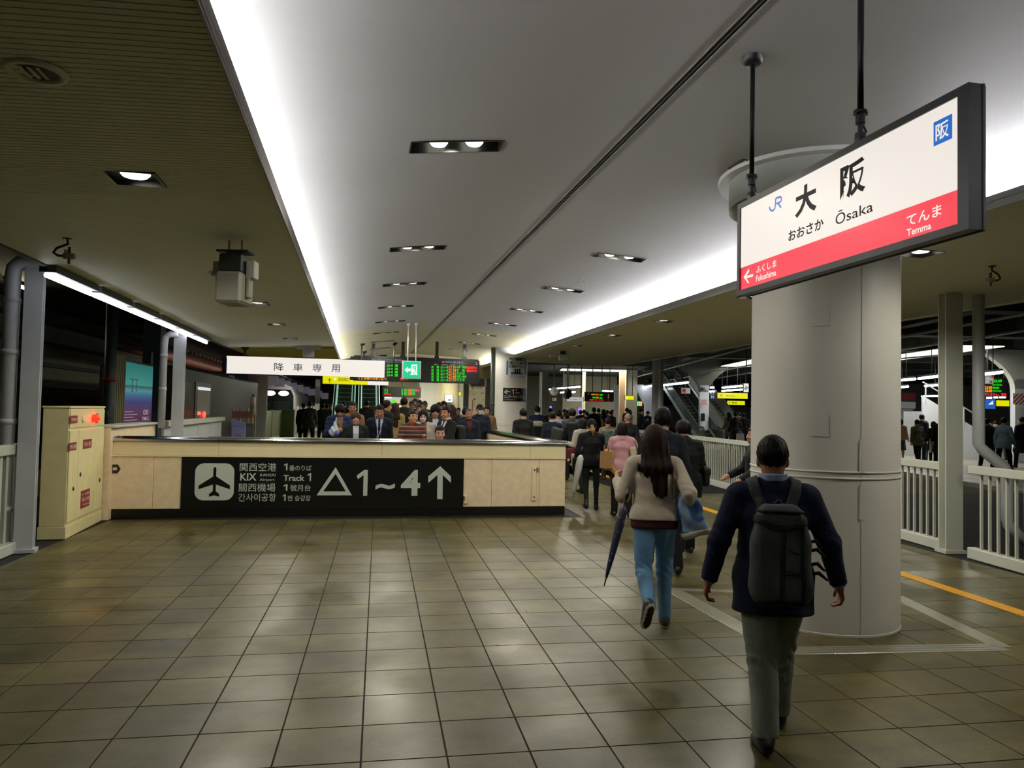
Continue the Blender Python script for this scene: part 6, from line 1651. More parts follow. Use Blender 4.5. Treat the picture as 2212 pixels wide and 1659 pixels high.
# ------------------------------------------------------------------ cloth materials
def cloth(col, rough=.85, bump=.25):
    return mat('cloth_' + col, col, rough, noise=.12, nscale=9, bump=bump, bscale=180, spec=.25)
def skin_mat(col): return mat('skin_' + col, col, .5, noise=.05, nscale=20, spec=.35)
def hairm(col): return mat('hair_' + col, col, .55, noise=.25, nscale=60, bump=.15, bscale=120, spec=.12)
M_EYE = mat('eye_dark', '#1a1210', .3); M_LIPS = mat('lips', '#8a4a42', .5); M_MASKW = mat('mask_white', '#cfd2d6', .7)
def person_meshes(ps, sp, h):
    """returns {part: mesh} for one figure"""
    lo, hi = bounds(ps); out = {}
    fing = h < .0125
    V, Fq = surface(body_sdf(ps, fing), lo, hi, h)
    sk = skin_mat(sp.get('skin', '#b98e72')); me = np_mesh('body', V, Fq, [sk, M_EYE, M_LIPS, hairm(sp.get('hairc', '#15110f'))])
    cen = V[np.asarray(Fq)].mean(1); q = (cen - ps.P['head']) @ ps.H / HS
    mi = np.zeros(len(Fq), np.int32)
    fr_ = q[:, 1] > .05
    mi[fr_ & (((np.abs(q[:, 0]) - .031) / .016) ** 2 + ((q[:, 2] - .002) / .0075) ** 2 < 1)] = 1
    mi[fr_ & (((np.abs(q[:, 0]) - .033) / .021) ** 2 + ((q[:, 2] - .024) / .006) ** 2 < 1)] = 3
    mi[fr_ & ((q[:, 0] / .024) ** 2 + ((q[:, 2] + .063) / .007) ** 2 < 1)] = 2
    if sp.get('hair') == 'fade':
        mi[(q[:, 1] < .02) & (q[:, 2] > -.05) & (q[:, 2] < .05) & (np.linalg.norm(q[:, :2] - [0, -.012], axis=1) > .05)] = 3
    me.polygons.foreach_set('material_index', mi); out['body'] = me
    tk = dict(sp.get('top', {})); tc = tk.pop('col', '#222222'); tm = tk.pop('mat', None)
    top = top_sdf(ps, **tk); V, Fq = surface(top, lo, hi, h); out[sp.get('topname', 'jacket')] = np_mesh('jacket', V, Fq, [tm or cloth(tc)])
    bk = dict(sp.get('bottom', {})); bc = bk.pop('col', '#1b1c1f'); bm = bk.pop('mat', None)
    bl, bh = lo.copy(), hi.copy(); bh[2] = ps.P['pel'][2] + .16
    V, Fq = surface(bottom_sdf(ps, **bk), bl, bh, h); out[sp.get('bottomname', 'trousers')] = np_mesh('trousers', V, Fq, [bm or cloth(bc)])
    for s_ in 'LR':
        he, to, an = ps.P['he' + s_], ps.P['to' + s_], ps.P['an' + s_]; A = np.array([he, to, an, an + (ps.P['kn' + s_] - an) * sp.get('boot', 0)])
        V, Fq = surface(shoes_sdf(ps, sp.get('boot', 0), s_), A.min(0) - .11, A.max(0) + .11, min(h, .012))
        me = out['shoe#' + s_] = np_mesh('shoe', V, Fq, [mat('leather_' + sp.get('shoec', '#101010'), sp.get('shoec', '#101010'), .4), mat('sole_rim', '#c9c7be', .6), mat('sole_under', '#2a2019', .8)])
        v = (to - he) / np.linalg.norm(to - he); up = np.array([0, 0, 1.0]) - v * v[2]; up /= np.linalg.norm(up)
        zl = (V[np.asarray(Fq)].mean(1) - (he + to) / 2) @ up
        if sp.get('sneaker'): me.polygons.foreach_set('material_index', np.where(zl < -.0285, 2, np.where(zl < -.010, 1, 0)).astype(np.int32))
    hc = ps.P['head']; hl, hh = hc - [.2, .24, .2], hc + [.2, .24, .2]
    if sp.get('hair') == 'long': hl = hc - [.25, .3, .58]
    st = sp.get('hair', 'short')
    if st != 'none':
        V, Fq = surface(hair_sdf(ps, st), hl, hh, min(h, .011))
        if len(V): out['cap' if st == 'cap' else 'hat' if st == 'hat' else 'hair'] = np_mesh('hair', V, Fq, [hairm(sp.get('hairc', '#15110f')) if st not in ('cap', 'hat') else cloth(sp.get('hatc', '#0c0e10'))])
    if sp.get('under') and st in ('cap', 'hat'):
        V, Fq = surface(hair_sdf(ps, sp['under']), hl, hh, min(h, .011)); out['hair'] = np_mesh('hair', V, Fq, [hairm(sp.get('hairc', '#15110f'))])
    if sp.get('mask'):
        V, Fq = surface(mask_sdf(ps), hl, hh, min(h, .009)); out['face_mask'] = np_mesh('face_mask', V, Fq, [M_MASKW])
    if sp.get('shirt'):
        dep, half, col = sp['shirt']; V, Fq = surface(front_patch(top, ps, dep, half), lo, hi, min(h, .012)); out['shirt'] = np_mesh('shirt', V, Fq, [cloth(col)])
    if sp.get('tie'):
        def tie(p): return front_patch(top, ps, .42, (.016, .02, .024, .03, .022))(p) - .004
        V, Fq = surface(tie, lo, hi, min(h, .012)); out['tie'] = np_mesh('tie', V, Fq, [cloth(sp['tie'])])
    if sp.get('shirtcollar'):
        def colr(p):
            P = ps.P; z = (p - P['neck'].astype(f32)) @ ps.T.astype(f32)[:, 2]
            r = np.abs(cap(p, P['neck'] + np.array([0, 0, -.03]), P['neckt'] + np.array([0, 0, .02]), .074, .072)) - .008
            return np.maximum(np.maximum(r, z - .066), .022 - z)
        V, Fq = surface(colr, hl - [0, 0, .15], hh, min(h, .010)); out['shirt_collar'] = np_mesh('shirt_collar', V, Fq, [cloth(sp['shirtcollar'])])
    for nm, (fn, col) in sp.get('extra', {}).items():
        V, Fq = surface(lambda p: fn(p, ps), lo - .1, hi + .1, min(h, .012)); out[nm] = np_mesh(nm, V, Fq, [col if not isinstance(col, str) else cloth(col)])
    return out
def place(meshes, loc, face, scale, label, group=None, override=None):
    """face: direction the figure looks, degrees clockwise from straight down the platform (+y)"""
    e_ = empty('person', loc, -math.radians(face), label, 'person', group); e_.scale = (scale,) * 3
    for nm, me in meshes.items():
        o = bpy.data.objects.new(nm.split('#')[0], me); COL.objects.link(o); o.parent = e_
        if override and nm in override:
            o.material_slots[0].link = 'OBJECT'; o.material_slots[0].material = override[nm]
    return e_
# ================================================================== the people
def strap_fn(top, xw, wd=.026, lo_=-.40, t=.009, side=0):
    def fn(p, ps):
        q = (p - ps.P['neck'].astype(f32)) @ ps.T.astype(f32)
        z = q[:, 2]; cx_ = np.interp(z, [-.5, -.16, -.05, .02], xw)
        ax = np.abs(q[:, 0]) if side == 0 else q[:, 0] * side
        return smax(top(p) - t, np.maximum(np.maximum(np.abs(ax - cx_) - wd, lo_ - z), -1 + 0 * z), .004)
    return fn
def accessory(name, cat, label, like, parts, h=.01, lo=(-.6, -.6, 0), hi=(.6, .6, 1.7), group=None):
    """a carried thing, modelled in its bearer's space"""
    e_ = bpy.data.objects.new(name, None); COL.objects.link(e_); e_.location = like.location; e_.rotation_euler = like.rotation_euler; e_.scale = like.scale
    tag(e_, label, cat, group)
    for nm, fn, mm in parts:
        V, Fq = surface(fn, lo, hi, h)
        if len(V) == 0: continue
        o = bpy.data.objects.new(nm, np_mesh(nm, V, Fq, [mm])); COL.objects.link(o); o.parent = e_
    return e_
def stand(sp, px, dep, topy, face, label, h=.016, z0=0.0, group=None, pose=None, name='person'):
    ps = pose or Pose(**sp.get('pose', {}))
    H = atd(px, topy, dep).z - z0
    hat = .014 if sp.get('hair', 'short') != 'none' else 0
    loc = gnd(px, dep, z0)
    return place(person_meshes(ps, sp, h), loc, face, H / (ps.height + hat), label, group), ps

# ------------------------------------------------------------------ man with backpack (nearest)
sp = dict(pose=dict(lean=4, legL=(-13, 5), legR=(20, 16), armL=(-4, 22, 12), armR=(4, 24, 8), head=(-8, 2), legout=-3, wide=1.1, build=1.05, toeL=12),
          top=dict(col='#0f1830', off=.020, hem=-.20, flare=.03, amp=.0045, sleeve=.98), bottom=dict(col='#838b80', off=.020, amp=.006, ankle=.03), shoec='#0b0b0c', hair='short', hairc='#0d0b0a', shirtcollar='#9fb2d6', skin='#a06a50')
hero, ps = stand(sp, 1672, 4.08, 941, 22, 'man in navy jacket and grey trousers walking away with a charcoal backpack', .0092)
top = top_sdf(ps, **{k: v for k, v in sp['top'].items() if k != 'col'})
# shirt cuff and jacket buttons
for sd in 'LR':
    P = ps.P; v = P['wr' + sd] - P['el' + sd]; v /= np.linalg.norm(v); a = P['wr' + sd] - v * .02
    o = MB().tube([Vector(a), Vector(a + v * .028)], [.0385, .037], 16, False); o = mk('shirt_cuff', o.v, o.f, cloth('#9fb2d6'), hero, True, False)
    for k in range(4):
        c_ = P['wr' + sd] - v * (.03 + k * .022) + np.array([.046 if sd == 'R' else -.046, -.008, 0]); fr = Fr(Vector(c_), (0, 1, 0), (0, 0, 1), (1 if sd == 'R' else -1, 0, 0))
        o = MB(fr).lathe([(.001, .004), (.008, .004), (.009, 0)], 10); mk('button', o.v, o.f, mat('horn_button', '#b8ae94', .4), hero, False, False)
TT = ps.T.astype(f32); NK = ps.P['neck'].astype(f32)
def pk(p): return (p - NK) @ TT
def pack(p):
    q = pk(p); w_ = np.interp(q[:, 2], [-.66, -.55, -.3, -.16, -.1], [.145, .165, .155, .125, .11]).astype(f32)
    r = q.copy(); r[:, 0] = q[:, 0] / w_ * .15
    d = rbox(r, (0, -.215, -.37), (.15, .082, .27), .06)
    return d + .004 * np.sin(q[:, 2] * 26 + q[:, 0] * 18) * np.sin(q[:, 0] * 22 + 1)
def on_pack(reg, t): return lambda p: smax(pack(p) - t, reg(pk(p)), .004)
M_PK, M_PKD = cloth('#3f4341', .75), cloth('#17191a', .7)
flap = lambda p: smax(pack(p) - .012, np.abs(pk(p)[:, 2] + .185 + .035 * np.cos(pk(p)[:, 0] * 13)) - .022, .006)
bp = accessory('backpack', 'backpack', 'charcoal cloth backpack with black straps on the man in the navy jacket', hero, [
    ('bag', pack, M_PK), ('top_flap', flap, M_PKD),
    ('rim', on_pack(lambda q: np.maximum(np.abs(q[:, 2] + .135) - .008, q[:, 1] + .15), .010), M_PKD),
    ('vertical_strap', on_pack(lambda q: np.maximum(np.abs(q[:, 0] - .0 - .03 * (q[:, 2] + .4)) - .014, np.maximum(q[:, 2] + .22, q[:, 1] + .22)), .008), M_PKD),
    ('vertical_strap', on_pack(lambda q: np.maximum(np.abs(q[:, 0] - .105) - .012, np.maximum(q[:, 2] + .2, q[:, 1] + .18)), .008), M_PKD),
    ('pocket_strap', on_pack(lambda q: np.maximum(np.abs(q[:, 2] + .46) - .013, np.maximum(np.abs(q[:, 0] - .055) - .05, q[:, 1] + .2)), .009), M_PKD),
    ('pocket_zip', on_pack(lambda q: np.maximum(np.abs(q[:, 2] + .35 + .4 * (q[:, 0] - .06)) - .006, np.maximum(np.abs(q[:, 0] - .06) - .03, q[:, 1] + .2)), .008), M_PKD),
    ('base_panel', on_pack(lambda q: q[:, 2] + .615, .006), M_PKD),
    ('shoulder_strap', lambda p: strap_fn(top, [.105, .06, .105, .12], .031, -.19, .014)(p, ps), M_PK),
    ('handle', lambda p: smin(cap(pk(p), (-.045, -.16, -.13), (0, -.17, -.085), .011, .011), cap(pk(p), (0, -.17, -.085), (.045, -.16, -.13), .011, .011), .01), M_PKD)], .009, (-.45, -.55, .6), (.45, .35, 1.6))
for z, dx in ((-.30, .07), (-.345, .085), (-.42, .085), (-.47, .10)):
    P0 = Vector((NK + TT @ np.array([.15, -.2, z], f32)).tolist()); o = MB().tube([P0, P0 + Vector((dx * .5, -.01, .012)), P0 + Vector((dx, .01, -.03))], [.010, .012, .006], 6)
    mk('side_strap', o.v, o.f, M_PKD, bp, True, False)

# ------------------------------------------------------------------ woman in beige jacket
sp = dict(pose=dict(lean=4, legL=(-16, 46), legR=(5, 7), armL=(4, 19, 118), armR=(-28, 22, 62), head=(4, 2), legout=1, inL=-14),
          top=dict(col='#c2b6a6', off=.024, hem=-.015, flare=.012, amp=.0055, sleeve=.96), bottom=dict(col='#5f88ae', off=.012, amp=.006, taper=.006), shoec='#22211f', sneaker=1, hair='long', hairc='#1f120e', skin='#c59a80',
          extra={'maroon_top': (lambda p, ps: top_sdf(ps, off=.010, hem=-.085, flare=.01, sleeve=.5)(p), '#3a1a17')})
wom, psw = stand(sp, 1416, 6.12, 917, 14, 'woman with long brown hair in a beige jacket and blue jeans walking away', .0105)
topw = top_sdf(psw, **{k: v for k, v in sp['top'].items() if k != 'col'})
def tote_mat():
    m = mat('tote_print', '#4a78b0', .7); nt = m.node_tree; b_ = nt.nodes['Principled BSDF']; tc = nt.nodes.new('ShaderNodeTexCoord'); n_ = nt.nodes.new('ShaderNodeTexNoise'); n_.inputs['Scale'].default_value = 9; n_.inputs['Detail'].default_value = 1
    nt.links.new(tc.outputs['Object'], n_.inputs['Vector']); r = nt.nodes.new('ShaderNodeValToRGB'); r.color_ramp.elements[0].position = .45; r.color_ramp.elements[0].color = lin('#2c5590'); r.color_ramp.elements[1].position = .58; r.color_ramp.elements[1].color = lin('#8aa4c4')
    nt.links.new(n_.outputs[0], r.inputs[0]); nt.links.new(r.outputs[0], b_.inputs['Base Color']); return m
rt = lambda p: p - np.array([.30, -.08, .98], f32)
def tote(p):
    q = rt(p) @ ry(R_(-14)).astype(f32)
    w_ = np.interp(q[:, 2], [-.18, .1, .2], [.12, .095, .06]).astype(f32); q = q.copy(); q[:, 0] = q[:, 0] / w_ * .11
    return rbox(q, (0, 0, 0), (.11, .06, .19), .035) + .006 * np.sin(q[:, 2] * 30 + q[:, 0] * 25)
accessory('tote_bag', 'bag', 'blue and white tote bag under the arm of the woman in beige', wom, [('bag', tote, tote_mat()), ('pale_base', lambda p: smax(tote(p) - .004, (rt(p) @ ry(R_(-14)).astype(f32))[:, 2] + .135, .004), cloth('#b8b4a8')),
    ('shoulder_strap', lambda p: strap_fn(topw, [.16, .15, .135, .12], .013, -.36, .010, 1)(p, psw), cloth('#a8987c'))], .0105, (-.1, -.45, .5), (.6, .4, 1.6))
def umbrella(a, b, label, mm, tipm, hook=True, r=.035):
    e_ = empty('folded_umbrella', b, 0, label, 'umbrella'); v = (b - a)
    pts = [a + v * t for t in (.14, .2, .35, .6, .85, .93)]
    o = MB().tube(pts, [r * .35, r * .9, r, r * .8, r * .45, r * .2], 14)
    for i, c_ in enumerate(o.v):
        k = i % 14
        o.v[i] = c_ if k % 2 else pts[i // 14] + (c_ - pts[i // 14]) * .72
    o.build('folded_canopy', mm, e_, True)
    MB().tube([a + v * .02, a + v * .16], .008, 8).build('shaft', tipm, e_, True); MB().tube([b - v * .08, b], [.007, .004], 8).build('tip', tipm, e_, True)
    MB().tube([a - v.normalized() * .02, a + v * .08], .014, 10).build('handle', tipm, e_, True)
    return e_
def floral():
    m = mat('floral_navy', '#1d2748', .6); nt = m.node_tree; b_ = nt.nodes['Principled BSDF']; tc = nt.nodes.new('ShaderNodeTexCoord'); n_ = nt.nodes.new('ShaderNodeTexVoronoi'); n_.inputs['Scale'].default_value = 34
    nt.links.new(tc.outputs['Object'], n_.inputs['Vector']); r = nt.nodes.new('ShaderNodeValToRGB'); el = r.color_ramp.elements; el[0].color = lin('#a8a0c0'); el[0].position = .12; el[1].color = lin('#171f3e'); el[1].position = .34; x = el.new(.2); x.color = lin('#5a3f6a')
    nt.links.new(n_.outputs['Distance'], r.inputs[0]); nt.links.new(r.outputs[0], b_.inputs['Base Color']); return m
umbrella(atd(1357, 1062, 5.85), atd(1305, 1266, 5.72), 'navy flower-patterned folded umbrella hanging from the arm of the woman in beige', floral(), M_BLK)
# bent forefinger phone in her raised hand is hidden: a pale cuff shows
# ------------------------------------------------------------------ people just ahead of her
P_W1 = dict(lean=3, legL=(-14, 8), legR=(18, 12), armL=(-6, 10, 14), armR=(8, 10, 20))
P_W2 = dict(lean=3, legL=(16, 12), legR=(-14, 8), armL=(8, 10, 20), armR=(-6, 10, 14))
P_PH = dict(lean=2, legL=(2, 4), legR=(-2, 4), armL=(22, 8, 88), armR=(22, 8, 88), inL=32, inR=32, head=(0, 22))
stand(dict(pose=P_W2, top=dict(col='#10151f', off=.028, hem=-.22, amp=.004, collar=.045), bottom=dict(col='#101114'), hair='fade', hairc='#0b0909', skin='#b0826a'), 1433, 8.3, 882, 14, 'tall man with a faded haircut and navy coat ahead of the woman in beige', .0115)
cm, psc = stand(dict(pose=dict(lean=4, legL=(-10, 6), legR=(10, 8), armL=(6, 12, 20), armR=(16, 14, 60)), top=dict(col='#0d1112', off=.045, hem=-.2, amp=.004, puff=.006, collar=.05), bottom=dict(col='#0d0e10', off=.02), hair='mop', hairc='#141010', skin='#b58a70'), 1479, 9.3, 906, 4, 'person in a bulky black hooded coat walking beside the guard fence', .0125)
accessory('shoulder_bag', 'bag', 'black shoulder bag on the person in the bulky black coat', cm, [('bag', lambda p: rbox(p, (.28, .02, 1.0), (.05, .11, .13), .045), cloth('#0b0c0e', .6)), ('flap', lambda p: rbox(p, (.285, .02, 1.06), (.055, .115, .06), .04), cloth('#101216', .6))], .014, (.1, -.3, .7), (.5, .3, 1.3))
# woman in black with cap and ponytail
sp = dict(pose=dict(lean=5, legL=(-14, 18), legR=(8, 8), armL=(-4, 14, 20), armR=(24, 6, 70), inR=20, legout=2), top=dict(col='#08090b', off=.036, hem=-.10, amp=.004), bottom=dict(col='#16221b', off=-.004, taper=.004, amp=.002), boot=.12, shoec='#070707', hair='hat', hatc='#07080a', under='pony', hairc='#7c6546', skin='#b98a6e')
wb, _ = stand(sp, 1279, 13.2, 905, 12, 'woman in a black jacket, black cap and blond ponytail carrying a white umbrella', .0125)
umbrella(atd(1258, 968, 12.95), atd(1237, 1076, 12.8), 'white folded umbrella held by the woman in black', cloth('#b9bcba', .5), M_BLK, r=.065)
accessory('shoulder_bag', 'bag', 'black and white bag on the hip of the woman in black', wb, [('bag', lambda p: rbox(p, (-.30, .05, .86), (.06, .13, .14), .05), cloth('#0c0c0d')), ('white_side', lambda p: rbox(p, (-.34, .1, .93), (.035, .07, .13), .03), cloth('#b0b2ae'))], .014, (-.6, -.3, .6), (0, .4, 1.3))
# woman in pink
sp = dict(pose=dict(lean=3, legL=(8, 8), legR=(-8, 10), armL=(10, 12, 70), armR=(4, 10, 60), inL=25, inR=30), top=dict(col='#b98a92', off=.020, hem=-.10, amp=.003, collar=.04), topname='sweater', bottom=dict(col='#0d0d10'), hair='bob', hairc='#1a1110', skin='#bd8f78')
wp, _ = stand(sp, 1345, 12.5, 911, 14, 'woman with a brown bob in a pink sweater carrying several bags', .0125)
accessory('folded_coat', 'coat', 'camel coat draped over the arm of the woman in pink', wp, [('coat', lambda p: smin(rbox(p, (-.22, .06, 1.02), (.10, .12, .20), .06), cap(p, (-.30, .0, 1.1), (-.14, -.08, .82), .07, .06), .05) + .01 * np.sin(p[:, 2] * 30 + p[:, 0] * 20), cloth('#a8865a'))], .014, (-.6, -.4, .6), (.2, .4, 1.4))
accessory('cream_tote', 'bag', 'cream tote with dark print on the shoulder of the woman in pink', wp, [('bag', lambda p: rbox(p @ ry(R_(-6)).astype(f32), (.32, .0, 1.05), (.06, .14, .20), .03), cloth('#b3a88c')), ('print_band', lambda p: rbox(p @ ry(R_(-6)).astype(f32), (.32, 0, 1.14), (.064, .12, .02), .01), cloth('#2a2824')), ('strap', lambda p: cap(p, (.24, -.05, 1.4), (.30, -.06, 1.22), .014, .014), cloth('#b3a88c'))], .013, (0, -.4, .7), (.6, .4, 1.6))
def simple_bag(px, py, dep, w_, d_, hh, label, mm, name='paper_bag'):
    q = atd(px, py, dep); e_ = empty(name, q, 0, label, 'bag'); fr = Fr(q, r0)
    MB(fr).add([fr.p(sx * w_ * (1 if z < 0 else .92), sy * d_ * (1 if z < 0 else .8), z * hh) for z in (-.5, .5) for sx, sy in ((-.5, -.5), (.5, -.5), (.5, .5), (-.5, .5))], [(0, 3, 2, 1), (0, 1, 5, 4), (1, 2, 6, 5), (2, 3, 7, 6), (3, 0, 4, 7)]).build('bag', mm, e_)
    for y in (-.4, .4): MB().tube([fr.p(-.2 * w_, y * d_, .5 * hh), fr.p(-.15 * w_, y * d_ * .5, .5 * hh + .1), fr.p(.15 * w_, y * d_ * .5, .5 * hh + .1), fr.p(.2 * w_, y * d_, .5 * hh)], .006, 6).build('handle', mm, e_, True)
    return e_
simple_bag(1309, 993, 12.4, .20, .10, .28, 'brown paper shopping bag between the woman in black and the woman in pink', mat('kraft_paper', '#8f6a40', .7, noise=.08, nscale=6))
def striped(name, cols, scale):
    m = mat(name, cols[0], .85); nt = m.node_tree; b_ = nt.nodes['Principled BSDF']; tc = nt.nodes.new('ShaderNodeTexCoord'); sp_ = nt.nodes.new('ShaderNodeSeparateXYZ'); nt.links.new(tc.outputs['Object'], sp_.inputs[0])
    f_ = nt.nodes.new('ShaderNodeMath'); f_.operation = 'MULTIPLY'; f_.inputs[1].default_value = scale; nt.links.new(sp_.outputs[2], f_.inputs[0]); g_ = nt.nodes.new('ShaderNodeMath'); g_.operation = 'FRACT'; nt.links.new(f_.outputs[0], g_.inputs[0])
    r = nt.nodes.new('ShaderNodeValToRGB'); r.color_ramp.interpolation = 'CONSTANT'; el = r.color_ramp.elements; el[0].color = lin(cols[0]); el[1].color = lin(cols[1]); el[1].position = 1 / len(cols)
    for k in range(2, len(cols)): x = el.new(k / len(cols)); x.color = lin(cols[k])
    nt.links.new(g_.outputs[0], r.inputs[0]); nt.links.new(r.outputs[0], b_.inputs['Base Color']); return m
# queue going up the platform
wf, _ = stand(dict(pose=P_W1, top=dict(col='#7a5a44', off=.03, hem=-.2), bottom=dict(col='#171514'), boot=.5, shoec='#5a3522', hair='hat', hatc='#0a0c0c', under='short', skin='#b58a6c'), 1314, 19.2, 902, 14, 'woman in black hat and brown boots with a patterned backpack', .016)
accessory('patterned_backpack', 'backpack', 'green and white patterned backpack on the woman in the black hat', wf, [('bag', lambda p: rbox(p, (0, -.22, 1.18), (.20, .10, .22), .08), floral_m) for floral_m in (mat('leafy_print', '#3f5a50', .7, noise=.9, nscale=14),)], .018, (-.4, -.5, .8), (.4, .1, 1.6))
stand(dict(pose=P_W2, top=dict(col='#14161a', off=.03, hem=-.12, collar=.04, amp=.004), bottom=dict(col='#15161a'), hair='bald', hairc='#6f675f', skin='#a9775c'), 1357, 17.6, 893, 14, 'older man with cropped grey hair in a black leather jacket', .015)
ww, _ = stand(dict(pose=dict(lean=3, legL=(-10, 8), legR=(14, 10), armL=(14, 8, 85), armR=(6, 8, 30)), top=dict(col='#a59f94', off=.024, hem=-.05, amp=.004), bottom=dict(col='#131313'), hair='bob', hairc='#17110f', skin='#bd9078'), 1260, 16, 903, -18, 'woman in an off-white tweed jacket raising one hand', .015)
accessory('shoulder_bag', 'bag', 'dark red handbag with a pale charm on the woman in tweed', ww, [('bag', lambda p: rbox(p, (-.24, .12, .88), (.06, .15, .15), .05), cloth('#4a1b1c')), ('charm', lambda p: ell(p, (-.31, .12, .74), (.03, .03, .04)), cloth('#b8a070'))], .016, (-.5, -.2, .6), (0, .5, 1.2))
hm, _ = stand(dict(pose=P_W1, top=dict(col='#3d4146', off=.03, hem=-.12, collar=.05), bottom=dict(col='#101113'), hair='mop', hairc='#15100e', skin='#b3846a'), 1236, 19, 882, 12, 'man in a grey hooded top with a black backpack in the queue', .016)
accessory('black_backpack', 'backpack', 'black backpack on the man in the grey hooded top', hm, [('bag', lambda p: rbox(p, (0, -.22, 1.14), (.15, .09, .25), .07), cloth('#0b0c0d', .6)), ('pocket', lambda p: rbox(p, (0, -.31, 1.02), (.12, .03, .11), .03), cloth('#101112', .6))], .018, (-.4, -.5, .8), (.4, .1, 1.6))
stand(dict(pose=P_W2, top=dict(col='#a7a5b5', off=.016, hem=-.05), topname='shirt', bottom=dict(col='#1a1b20'), hair='short', skin='#b3846a'), 1207, 22, 886, 4, 'man in a pale lilac shirt in the queue', .018)
ns, _ = stand(dict(pose=P_W1, top=dict(col='#151d2b', off=.022, hem=-.2), bottom=dict(col='#13161d'), hair='short', shirtcollar='#b8bcc4', skin='#b3846a'), 1193, 18.8, 889, 12, 'man in a dark blue suit with a camouflage bag in the queue', .016)
accessory('camouflage_bag', 'bag', 'dark camouflage bag on the back of the man in the blue suit', ns, [('bag', lambda p: rbox(p @ ry(R_(12)).astype(f32), (-.12, -.2, 1.12), (.16, .09, .20), .07), mat('camouflage', '#1c241f', .7, noise=.8, nscale=18))], .018, (-.4, -.5, .6), (.5, .1, 1.6))
nb_, _ = stand(dict(pose=P_W2, top=dict(col='#141c38', off=.02, hem=-.1), topname='sweater', bottom=dict(col='#131419'), hair='short', shirtcollar='#c0c0c4', skin='#b3846a'), 1161, 24, 877, 8, 'man in a navy sweater with a pale-topped backpack beside the second pillar', .018)
accessory('pale_backpack', 'backpack', 'black backpack with a cream top on the man in the navy sweater', nb_, [('bag', lambda p: rbox(p, (0, -.2, 1.0), (.15, .09, .27), .08), cloth('#121314')), ('cream_top', lambda p: smax(rbox(p, (0, -.2, 1.0), (.165, .10, .285), .09), 1.13 - p[:, 2], .01), cloth('#a39c8c'))], .018, (-.4, -.5, .6), (.4, .1, 1.5))
stand(dict(pose=P_W1, top=dict(col='#16181a', off=.024, hem=-.2), bottom=dict(col='#121316'), hair='short', shirtcollar='#9a8f90', skin='#b3846a', ), 1131, 18.3, 882, -4, 'man in a black suit standing before the second pillar', .015)
stand(dict(pose=dict(lean=2, legL=(4, 6), legR=(-4, 6), armL=(18, 6, 40), armR=(22, 6, 42)), top=dict(col='#14161c', off=.026, hem=-.2), bottom=dict(col='#111216'), hair='short', skin='#b3846a'), 1634, 9.8, 920, -80, 'person in a dark coat half hidden behind the big pillar reaching out a hand', .0125)

# ------------------------------------------------------------------ people facing the camera behind the parapet
SUIT = (.42, (.07, .055, .045, .03, .012))
b1, _ = stand(dict(pose=dict(P_PH, head=(6, 30)), top=dict(col='#1a2748', off=.045, hem=-.1, puff=.012, collar=.04), bottom=dict(col='#2a3a3c'), hair='mop', hairc='#0f0d0b', skin='#ad7c5c', shirt=(.55, (.07, .075, .08, .08, .08), '#6a5a48')), 735, 15.4, 872, 186, 'man in a blue puffer jacket looking down at his phone', .0125)
q = atd(735, 907, 15.05); e_ = empty('smartphone', q, 0, 'dark smartphone in the hands of the man in the blue puffer jacket', 'phone'); MB(Fr(q, r0)).box(-.035, .035, -.06, .06, -.006, .006, bev=.003).build('case', M_BLK, e_); MB(Fr(q, r0)).box(-.031, .031, -.055, .055, .006, .008).build('screen', emat('phone_glow', '#9fb8d0', .3), e_)
q = atd(722, 927, 15.0); e_ = empty('plastic_bag', q, 0, 'white and blue plastic carrier bag hanging from the puffer man\'s wrist', 'bag'); fr = Fr(q, r0)
V, Fq = surface(lambda p: smin(ell(p, (0, 0, -.06), (.105, .07, .09)), cap(p, (0, 0, 0), (.035, 0, .22), .06, .008), .05) + .006 * np.sin(p[:, 0] * 60 + p[:, 2] * 40), (-.2, -.15, -.2), (.2, .15, .3), .012)
mk('bag', [fr.p(*x) for x in V.tolist()], Fq.tolist(), mat('plastic_film', '#aeb9c4', .3, noise=.15, nscale=9), e_, True)
V, Fq = surface(lambda p: ell(p, (.06, -.03, -.08), (.06, .06, .06)), (-.1, -.15, -.2), (.2, .15, .1), .014); mk('blue_contents', [fr.p(*x) for x in V.tolist()], Fq.tolist(), mat('blue_pack', '#4a62b0', .4), e_, True)
stand(dict(pose=dict(armL=(4, 6, 14), armR=(4, 6, 14), head=(0, 6)), top=dict(col='#7c5a3c', off=.03, hem=-.1, collar=.04), bottom=dict(col='#2a2620'), hair='short', skin='#9a6a4e'), 761, 16.6, 867, 178, 'man in a tan zipped jacket behind the brown-haired youth', .015)
stand(dict(pose=dict(armL=(-4, 8, 14), armR=(6, 8, 18)), top=dict(col='#151b19', off=.026, hem=-.08, collar=.035), bottom=dict(col='#1a1b1f'), hair='mop', hairc='#3f2a1c', skin='#b58a78', shirt=(.6, (.06, .055, .055, .055, .055), '#b4b4c2')), 769, 14.2, 889, 176, 'brown-haired youth in a black leather jacket over a white T-shirt', .0115, 0)
s4, p4 = stand(dict(pose=dict(armL=(0, 6, 8), armR=(0, 6, 8), head=(0, 14)), top=dict(col='#0c1120', off=.032, hem=-.45, flare=.03, wide=None) if False else dict(col='#0c1120', off=.032, hem=-.40, flare=.03), bottom=dict(col='#101117'), hair='short', hairc='#0c0d0c', skin='#a87258', shirt=(.5, (.06, .05, .04, .03, .02), '#a4abbe'), tie='#141c3c'), 820, 15.1, 874, 182, 'man in a long navy coat, shirt and tie with white earphones', .0115)
o = MB()
